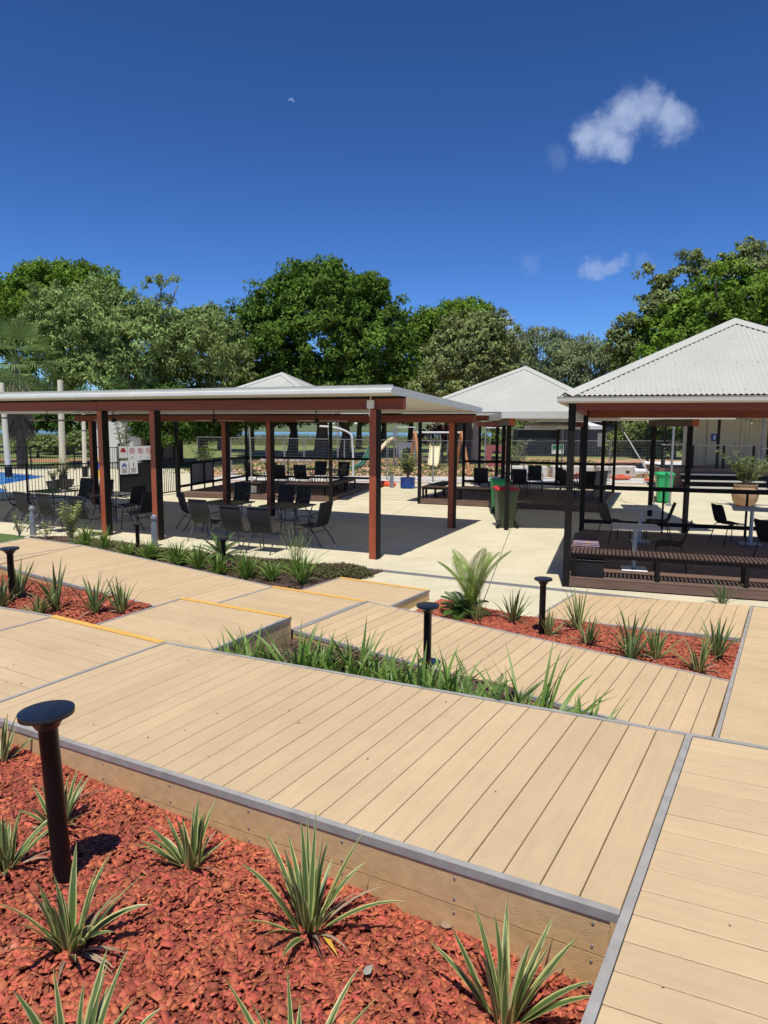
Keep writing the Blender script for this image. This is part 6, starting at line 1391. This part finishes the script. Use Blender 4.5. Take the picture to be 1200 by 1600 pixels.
for i, (((px, py), h, n, lb), P_) in enumerate(zip(near_pl, NEARPOS)):
    flax(lb, (P_[0], P_[1], nz_(P_[0], P_[1]) - .01), h * (.72, .84, .72, .74, .74, .72, .78, .78, .74)[i], n + (2, 6, 0, 4, -4, 0, 2, 0, 0)[i], .027, (.6, .75, .55, 1.0, .7, .9, .8, .9, .6)[i], pieces=True, seed=i + 3, group=VG, dry=(6, 10, 7, 9, 5, 8, 6, 6, 4)[i])
gl = MB(); 
def litter(label, loc, L_, w, mt, rz, name='fallen_leaf'):
    t = obj(name, blades_mesh(name, [dict(L_=L_, w=w, az=0, el0=.12, bend=.25, r0=0, tw=.6, n=5, wide=.2)], mt), loc=loc, rot=rz); tag(t, label, 'leaf')
fl = (-0.231, 2.554, 0.600); litter('long golden dead leaf lying on the mulch right of the central flax', (fl[0], fl[1], nz_(fl[0], fl[1]) + .03), .14, .018, 'gold_leaf', -1.1)
fl = (0.246, 2.664, 0.560); litter('broad tan fallen leaf resting against the near fascia', (fl[0], fl[1], nz_(fl[0], fl[1]) + .025), .07, .045, 'dry_leaf', .3)
fl = (-0.060, 2.330, 0.600); litter('grey brown fallen leaf flat on the mulch near the bottom', (fl[0], fl[1], nz_(fl[0], fl[1]) + .03), .05, .03, 'pebble', 1.0)
# twigs
for i, (a, b, lb) in enumerate((((0.508, 2.264, 0.590), (0.759, 2.475, 0.580), 'dry brown twig in the right corner of the near bed'), ((-1.691, 3.521, 0.600), (-1.499, 3.729, 0.560), 'thin dry twig on the mulch behind the large path light'))):
    a = Vector(a); b = Vector(b); a.z = nz_(a.x, a.y) + .03; b.z = nz_(b.x, b.y) + .03; tag(MB().tube([(0, 0, 0), tuple((b - a) * .5 + Vector((0, .01, .012))), tuple(b - a)], [.004, .003, .002], 5).build('twig', 'dry_leaf', loc=a), lb, 'twig')
# left middle bed
VL = 'variegated flax plants in the left mulch bed'
for i, (px, py, h, P_, lb) in enumerate((
    (30, 925, .5, (-4.733, 8.940, 0.370), 'flax clump behind the path light in the left bed'), (85, 950, .58, (-3.947, 8.285, 0.370), 'tall flax clump in the middle of the left mulch bed'), (62, 960, .3, (-4.036, 8.024, 0.370), 'short flax clump at the front edge of the left mulch bed'),
    (145, 958, .52, (-3.429, 8.150, 0.370), 'flax clump second from the right in the left mulch bed'), (190, 960, .42, (-3.112, 8.157, 0.370), 'flax clump at the right tip of the left mulch bed'), (5, 950, .42, (-4.652, 8.360, 0.370), 'flax clump cut by the left edge in the left mulch bed'))):
    flax(lb, P_, h, 26, .032, .6, 'green_leaf' if i % 2 else 'variegated_leaf', False, 30 + i, VL, 4)
# right mulch bed
VR = 'variegated flax plants in the right mulch bed'
for i, (h, P_, lb) in enumerate((
    (.50, (1.724, 9.100, 0.020), 'pale flax clump left of the path light in the right bed'), (.34, (2.056, 8.476, 0.020), 'small flax tuft right beside the path light in the right bed'), (.55, (2.482, 8.732, 0.020), 'flax clump behind the mulch at the centre of the right bed'), (.36, (2.431, 8.124, 0.020), 'pale short flax clump in front of the central one in the right bed'),
    (.58, (2.829, 7.800, 0.020), 'tall flax clump third from the right in the right bed'), (.44, (3.048, 7.626, 0.020), 'flax clump below the third fascia joint in the right bed'), (.50, (3.773, 7.704, 0.020), 'flax clump near the right corner under the ramp fascia'), (.40, (3.355, 7.218, 0.020), 'low spreading flax clump at the right tip of the right bed'), (.36, (1.247, 9.152, 0.020), 'silvery small flax under the young palm'), (.42, (2.729, 7.513, 0.020) , 'short flax clump against the sloping boardwalk edge in the right bed'))):
    flax(lb, P_, h * 1.0, 24, .03, .6, 'variegated_leaf' if i % 3 else 'green_leaf', False, 60 + i, VR, 4)
flax('green strap plant poking up at the front of the large pavilion', (5.018, 10.158, 0.000), .42, 18, .03, 1.1, 'green_leaf', False, 90, None, 3)
# centre bed: liriope-like strap plants
GC = 'green strap leaved plants in the centre bed'
for i, (px, py, h, n, lb) in enumerate((
    (358, 1012, .52, 26, 'strap leaved plant at the left end of the centre bed beside the step fascia'), (395, 1010, .50, 24, 'strap leaved plant in front of the middle step fascia'), (470, 1030, .56, 34, 'strap leaved plant right of the bare patch in the centre bed'), (505, 1040, .55, 34, 'dense strap leaved plant left of the dark groundcover'),
    (540, 1050, .50, 30, 'strap leaved plant under the dark groundcover mound'), (585, 1055, .60, 34, 'tall strap leaved plant between groundcover and the centre path light'), (625, 1062, .55, 30, 'strap leaved plant just left of the centre path light'), (660, 1075, .50, 30, 'strap leaved plant in front of the centre path light'), (700, 1070, .62, 32, 'tall strap leaved plant right of the centre path light'),
    (835, 1095, .58, 22, 'upright strap leaved plant right of the cycad'), (870, 1105, .40, 20, 'small strap leaved plant near the right part of the centre bed'), (940, 1125, .34, 24, 'low strap leaved plant at the narrow end of the centre bed'), (985, 1135, .30, 20, 'lowest strap leaved plant before the metal junction'), (1118, 1160, .28, 16, 'small strap leaved plant right of the metal junction'), (1160, 1172, .34, 18, 'strap leaved plant at the right edge behind the near boardwalk'),
    (425, 1020, .44, 26, 'strap leaved plant before the gap at the end of the step fascia'), (488, 1035, .50, 30, 'strap leaved plant in the rear row left of the dark groundcover'), (562, 1050, .50, 30, 'strap leaved plant in the rear row behind the dark groundcover'), (605, 1055, .50, 30, 'strap leaved plant in the rear row left of the centre path light'), (680, 1065, .50, 30, 'strap leaved plant in the rear row right of the centre path light'), (725, 1075, .48, 28, 'strap leaved plant just left of the bright cycad'), (795, 1085, .55, 26, 'strap leaved plant just right of the bright cycad'), (905, 1115, .46, 22, 'strap leaved plant where the centre bed narrows'))):
    x0, y0 = PLC[i if i < 15 else i + 4][:2]
    flax(lb, (x0, y0, .21 if i < 9 or i > 14 else .075), h * (1.22 if i < 9 or i > 14 else 1.65) * (.85 + .3 * ((i * 7) % 5) / 4), n + 18, .034, 1.5, 'green_strap', False, 100 + i, GC, 3, name='strap_plant')
def cover_mound(label, pts, h, leaf, mt, n, cat='groundcover'):
    """low mound of tiny leaves over an ellipse"""
    (cx, cy, cz), rx, ry, rz = pts; t = thing('groundcover_mound', label, cat, (cx, cy, cz), rz)
    d = rdir(n); d[:, 2] = np.abs(d[:, 2]); r = rng.uniform(.75, 1.06, n)[:, None]; P = d * np.array([rx, ry, h]) * r
    P += rng.normal(0, .012, (n, 3)); s = leaf * rng.uniform(.6, 1.4, n); V, F = leaf_cloud(P, rdir(n) + d * .6, d + rdir(n) * .6, s, s * .5)
    obj('foliage', np_mesh('foliage', V, F, mt), t)
    mb = MB(); [mb.tube([(rx * .3 * cos(a), ry * .3 * sin(a), 0), (rx * .7 * cos(a), ry * .7 * sin(a), h * .8)], .006, 4) for a in [k * .7 for k in range(9)]]; mb.build('stems', 'bark', t)
    return t
cover_mound('dark reddish groundcover mound between the centre bed strap plants', ((PLC[17][0], PLC[17][1], .22), .34, .28, 0), .42, .035, 'ground_cover', 2600)
cover_mound('small dark groundcover mound left of the centre path light', ((PLC[18][0], PLC[18][1], .22), .28, .2, 0), .38, .035, 'ground_cover', 1500)
for i, (P_, rx, ry, h, lb) in enumerate((
    ((-5.122, 13.714, 0.020), .55, .35, .18, 'brown groundcover mound left of the first small path light'), ((-4.200, 13.470, 0.020), .60, .35, .18, 'brown groundcover mound in front of the second red post'), ((-3.660, 13.225, 0.020), .5, .35, .19, 'brown groundcover mound left of the rear cycad'),
    ((-2.263, 12.253, 0.020), .55, .40, .18, 'brown groundcover mound right of the rear cycad'), ((-0.996, 12.017, 0.020), .50, .36, .18, 'brown groundcover mound right of the tall grass'), ((-0.665, 12.079, 0.020), .50, .30, .17, 'brown groundcover mound at the right tip of the rear bed'), ((-1.835, 12.433, 0.020), .45, .35, .17, 'brown groundcover mound behind the tall grass'))):
    cover_mound(lb, (P_, rx, ry, LR), h, .04, 'ground_cover', 3200)
GR = 'dark green strap plants in the rear bed'
for i, (P_, h, lb) in enumerate((
    ((-6.270, 14.636, 0.020), .42, 'strap plant right of the yellow green shrub in the rear bed'), ((-5.663, 14.124, 0.020), .40, 'strap plant in front of the leftmost red post'), ((-4.963, 13.447, 0.020), .30, 'strap plant below the first small path light'), ((-4.483, 13.201, 0.020), .36, 'strap plant right of the first small path light'), ((-3.784, 12.727, 0.020), .42, 'dense strap plant between the two small path lights'), ((-3.320, 12.392, 0.020), .40, 'strap plant left of the second small path light'),
    ((-2.851, 11.863, 0.020), .34, 'strap plant at the foot of the second small path light'), ((-2.310, 11.624, 0.020), .42, 'strap plant right of the second small path light'), ((-1.858, 11.488, 0.020), .30, 'small strap plant at the boardwalk edge left of the tall grass'), ((-1.336, 11.310, 0.020), .46, 'broad strap plant in front of the tall wispy grass'))):
    flax(lb, P_, h * 1.3, 80, .022, 1.5, 'green_strap', False, 200 + i, GR, 0, name='strap_plant')
tg = flax('tall wispy flowering grass at the back of the rear bed', (-1.496, 11.745, 0.020), .55, 60, .012, .9, 'green_strap', False, 230, None, 0, name='tall_grass')
mb = MB()
for k in range(30):
    a = random.uniform(0, 6.28); r = random.uniform(.05, .32); h = random.uniform(.55, .85); p0 = (0.03 * cos(a), .03 * sin(a), .1); p2 = (r * cos(a), r * sin(a), h); p1 = (r * .4 * cos(a), r * .4 * sin(a), h * .6); mb.tube([p0, p1, p2], .0028, 3, False)
    for q in range(5): z = h - .05 * q; mb.add([(p2[0] + .03 * cos(q * 2.4), p2[1] + .03 * sin(q * 2.4), z), (p2[0], p2[1], z + .012), (p2[0] - .01, p2[1], z - .01)], [(0, 1, 2)])
mb.build('flower_stems', 'yellow_leaf', tg)
def pinnate(label, loc, n, L_, el_lo, el_hi, leaflet, lw, mt, name='young_palm', seed=0, nl=34, bend=.9, cat='palm', stem=.0, droop=.25):
    rnd = random.Random(seed); t = thing(name, label, cat, loc, 0)
    if stem: MB().tube([(0, 0, 0), (0, 0, stem)], [.05, .035], 10).build('stem', 'palm_bark', t, True)
    for i in range(n):
        az = i * 2.39996 + rnd.uniform(-.2, .2); el = lerp(el_hi, el_lo, (i + .5) / n) + rnd.uniform(-.1, .1); L1 = L_ * rnd.uniform(.8, 1.1); mb = MB(); p = Vector((0, 0, stem)); pts = [p.copy()]; N2 = 16; e = el; dirs = []
        for k in range(N2):
            d = Vector((cos(az) * cos(e), sin(az) * cos(e), sin(e))); p = p + d * (L1 / N2); pts.append(p.copy()); dirs.append(d); e -= bend / N2 * (.5 + k / N2)
        mb.tube(pts, [.007] + [.004] * (N2 - 1) + [.0015], 4, False); side = Vector((-sin(az), cos(az), 0))
        for k in range(nl):
            s = .12 + .88 * k / (nl - 1); f_ = s * N2; i0 = min(N2 - 1, int(f_)); q = lerp(pts[i0], pts[i0 + 1], min(1, f_ - i0)); d = dirs[i0]; up = side.cross(d) * -1
            ll = leaflet * (sin(pi * min(.97, .12 + s * .86)) ** .7)
            for sd in (-1, 1):
                v = (side * sd * .8 + d * .65 + up * .28).normalized(); tip = q + v * ll + Vector((0, 0, -ll * droop)); w = d * lw * .5; m1 = q + v * ll * .45 + up * .01
                mb.add([q - w * .4, m1 - w, tip, m1 + w, q + w * .4], [(0, 1, 2, 3, 4)])
        mb.build('frond', mt, t)
    return t
pinnate('young feathery palm growing in the mulch in front of the paving', (1.195, 9.213, 0.020), 7, .95, 1.15, 1.54, .22, .014, 'palm_green', seed=4, bend=.7, stem=.12, nl=46)
pinnate('dark low fronds at the base of the young palm clump', (1.078, 9.403, 0.020), 16, .40, .3, 1.3, .15, .010, 'cycad_green', seed=9, bend=.9, stem=.03, nl=40, name='palm_offset')
pinnate('bright green cycad in the centre bed right of the path light', (PLC[15][0], PLC[15][1], .12), 17, .78, .55, 1.4, .085, .012, 'strap_green', name='cycad', cat='cycad', seed=2, nl=44, bend=.5, droop=.0, stem=.08)
pinnate('spiky green cycad left of the second small path light', (-3.114, 13.241, 0.020), 20, .55, .1, 1.3, .09, .014, 'cycad_green', name='cycad', cat='cycad', seed=6, nl=34, bend=.5, droop=0, stem=.06)
def leafy(label, loc, stems, h, r, leaf, mt, n=14, name='shrub', cat='shrub', seed=0, lw=.3, lpr=12):
    rnd = random.Random(seed); t = thing(name, label, cat, loc, 0); P = []; U = []
    for i in range(stems):
        a = i * 2.4 + rnd.uniform(-.4, .4); rr = r * rnd.uniform(.25, 1); hh = h * rnd.uniform(.6, 1.05); pts = [Vector((0, 0, 0)), Vector((cos(a) * rr * .35, sin(a) * rr * .35, hh * .5)), Vector((cos(a) * rr, sin(a) * rr, hh))]
        MB().tube(pts, [.012 * h * 1.6, .008 * h * 1.6, .003], 6).build('stem', 'bark_pale', t, True)
        for k in range(n):
            s = .3 + .7 * k / n; q = lerp(pts[0], pts[1], s * 2) if s < .5 else lerp(pts[1], pts[2], s * 2 - 1)
            for m_ in range(lpr): b = rnd.uniform(0, 6.28); P.append(tuple(q + Vector((cos(b), sin(b), rnd.uniform(-.3, .5))) * leaf * .6)); U.append((cos(b), sin(b), rnd.uniform(-.2, .6)))
    P = np.array(P); U = np.array(U); m_ = len(P); V, F = leaf_cloud(P, U, np.tile([0, 0, 1.0], (m_, 1)) + rng.normal(size=(m_, 3)) * .3, leaf * rng.uniform(.7, 1.2, m_), leaf * lw * rng.uniform(.7, 1.2, m_))
    obj('foliage', np_mesh('foliage', V, F, mt), t); return t
leafy('young yellow green shrub at the back of the rear bed at left', (-6.751, 15.024, 0.020), 7, .95, .28, .09, 'yellow_leaf', 12, seed=1, lw=.4, lpr=6)
leafy('sparse pale shrub beside the left grey bollard', (-8.403, 16.028, 0.020), 6, .6, .3, .05, 'yellow_leaf', 9, seed=2, lw=.5, lpr=5); leafy('small pale shrub left of the yellow green shrub', (-7.621, 15.687, 0.020), 5, .4, .25, .05, 'yellow_leaf', 8, seed=3, lw=.5, lpr=5)
# potted plants
bp = thing('glazed_pot', 'blue drum shaped pot on the paving edge', 'pot', (0.985, 29.348, 0.000)); MB().lathe([(.28, 0), (.30, .02), (.31, .2), (.30, .36), (.32, .40), (.32, .45), (.29, .45), (.28, .40), (.02, .39)], n=28).build('pot', 'blue_glaze', bp, True)
b = Vector((0.985, 29.348, 0.000)); leafy('bushy frangipani like shrub growing in the blue pot', tuple(b + Vector((0, 0, .38))), 11, 1.3, .62, .17, 'shrub_leaf', 7, name='potted_shrub', seed=5, lw=.35, lpr=7)
tp_ = thing('terracotta_pot', 'large round terracotta pot beside the building steps', 'pot', (11.997, 23.299, 0.000)); MB().lathe([(.24, 0), (.27, .03), (.38, .2), (.42, .42), (.38, .6), (.34, .66), (.37, .70), (.37, .74), (.32, .74), (.31, .66), (.02, .65)], n=32).build('pot', 'terracotta', tp_, True)
b = Vector((11.997, 23.299, 0.000)); leafy('wide leafy light green shrub growing in the terracotta pot', tuple(b + Vector((0, 0, .62))), 18, 1.25, .95, .15, 'shrub_leaf', 9, name='potted_shrub', seed=8, lw=.25, lpr=10)
b = Vector((-12.353, 27.107, 0.000)); gp = thing('bowl_planter', 'dark round bowl planter on a stand behind the pool fence', 'pot', tuple(b)); MB().lathe([(.12, .0), (.15, .03), (.15, .12), (.30, .22), (.36, .42), (.38, .46), (.34, .46), (.32, .40), (.02, .39)], n=28).build('bowl', 'grey_pot', gp, True); MB().lathe([(.2, 0), (.2, .012), (.16, .02)], n=20).build('saucer', 'grey_pot', gp)
leafy('leggy shrub growing in the dark bowl planter', tuple(b + Vector((0, 0, .38))), 8, 1.1, .5, .12, 'shrub_leaf', 7, name='potted_shrub', seed=11, lw=.35, lpr=6)
b = Vector((-12.643, 26.827, 0.000)); gp = thing('square_planter', 'small dark planter left of the bowl planter', 'pot', tuple(b)); MB().hexa([(-.13, -.13, 0), (.13, -.13, 0), (.13, .13, 0), (-.13, .13, 0), (-.19, -.19, .4), (.19, -.19, .4), (.19, .19, .4), (-.19, .19, .4)]).build('pot', 'grey_pot', gp); MB().box(-.2, -.2, .401, .2, .2, .43).build('rim', 'grey_pot', gp)
leafy('small bushy plant growing in the small dark planter', tuple(b + Vector((0, 0, .4))), 8, .45, .22, .08, 'shrub_leaf', 6, name='potted_shrub', seed=12, lw=.35, lpr=8)
b = Vector((-12.383, 33.709, 0.000)); leafy('pinnate leafed sapling in front of the white gabled building', (b.x, b.y, 0), 6, 3.2, .7, .22, 'leaf_mango', 9, name='sapling', seed=15, lw=.2, lpr=9)
b = Vector((-8.995, 35.246, 0.000)); leafy('light green shrub behind the notice board', (b.x, b.y, 0), 8, 1.9, 1.0, .16, 'leaf_bright', 9, seed=16, lw=.35, lpr=9)
b = Vector((12.8, 45, 0)); leafy('small tree in front of the climbing frame beyond the middle pavilion', (6.9, 37.5, -.05), 9, 2.0, 1.0, .18, 'shrub_leaf', 8, name='small_tree', cat='tree', seed=17, lw=.35, lpr=7)
def litter_bits(corners, n, z):
    P = [Vector(c) for c in corners]; V = []; F_ = []
    for k in range(n):
        a, b = random.random(), random.random(); c = lerp(lerp(P[0], P[1], a), lerp(P[3], P[2], a), b); r = random.uniform(.004, .013); t = random.uniform(0, 6.28); o = len(V)
        zz = c.z + .0035
        V += [(c.x + r * cos(t), c.y + r * sin(t), zz), (c.x + r * .5 * cos(t + 1.6), c.y + r * .5 * sin(t + 1.6), zz + .004), (c.x - r * cos(t), c.y - r * sin(t), zz + .001), (c.x + r * .5 * cos(t - 1.6), c.y + r * .5 * sin(t - 1.6), zz)]; F_.append((o, o + 1, o + 2, o + 3))
    return V, F_
mb = MB()
for cs, n in (((B_NL, B_NR, B_FR, B_FL), 26), ((C_NL, C_NR, C_FR, C_FL), 22), ((D_NL, D_NR, D_FR, D_FL), 30), ((E_NL, E_NR, E_FR, E_FL), 34), ((G_NL, G_NR, G_FR, G_FL), 22), ((A_NL, A_NR, A_FR, A_FL), 22), ((H_NL, H_NR, H_FR, H_FL), 30), ((F_NL, F_NR, F_FR, F_FL), 24)):
    mb.add(*litter_bits(cs, n, 0))
mb.build('leaf_litter', 'dry_leaf', kind='stuff')
# sky tidy: nothing emits but the sky; film stays opaque
scene.cycles.max_bounces = 9; scene.cycles.transparent_max_bounces = 8
scene.cycles.diffuse_bounces = 6; scene.cycles.glossy_bounces = 3
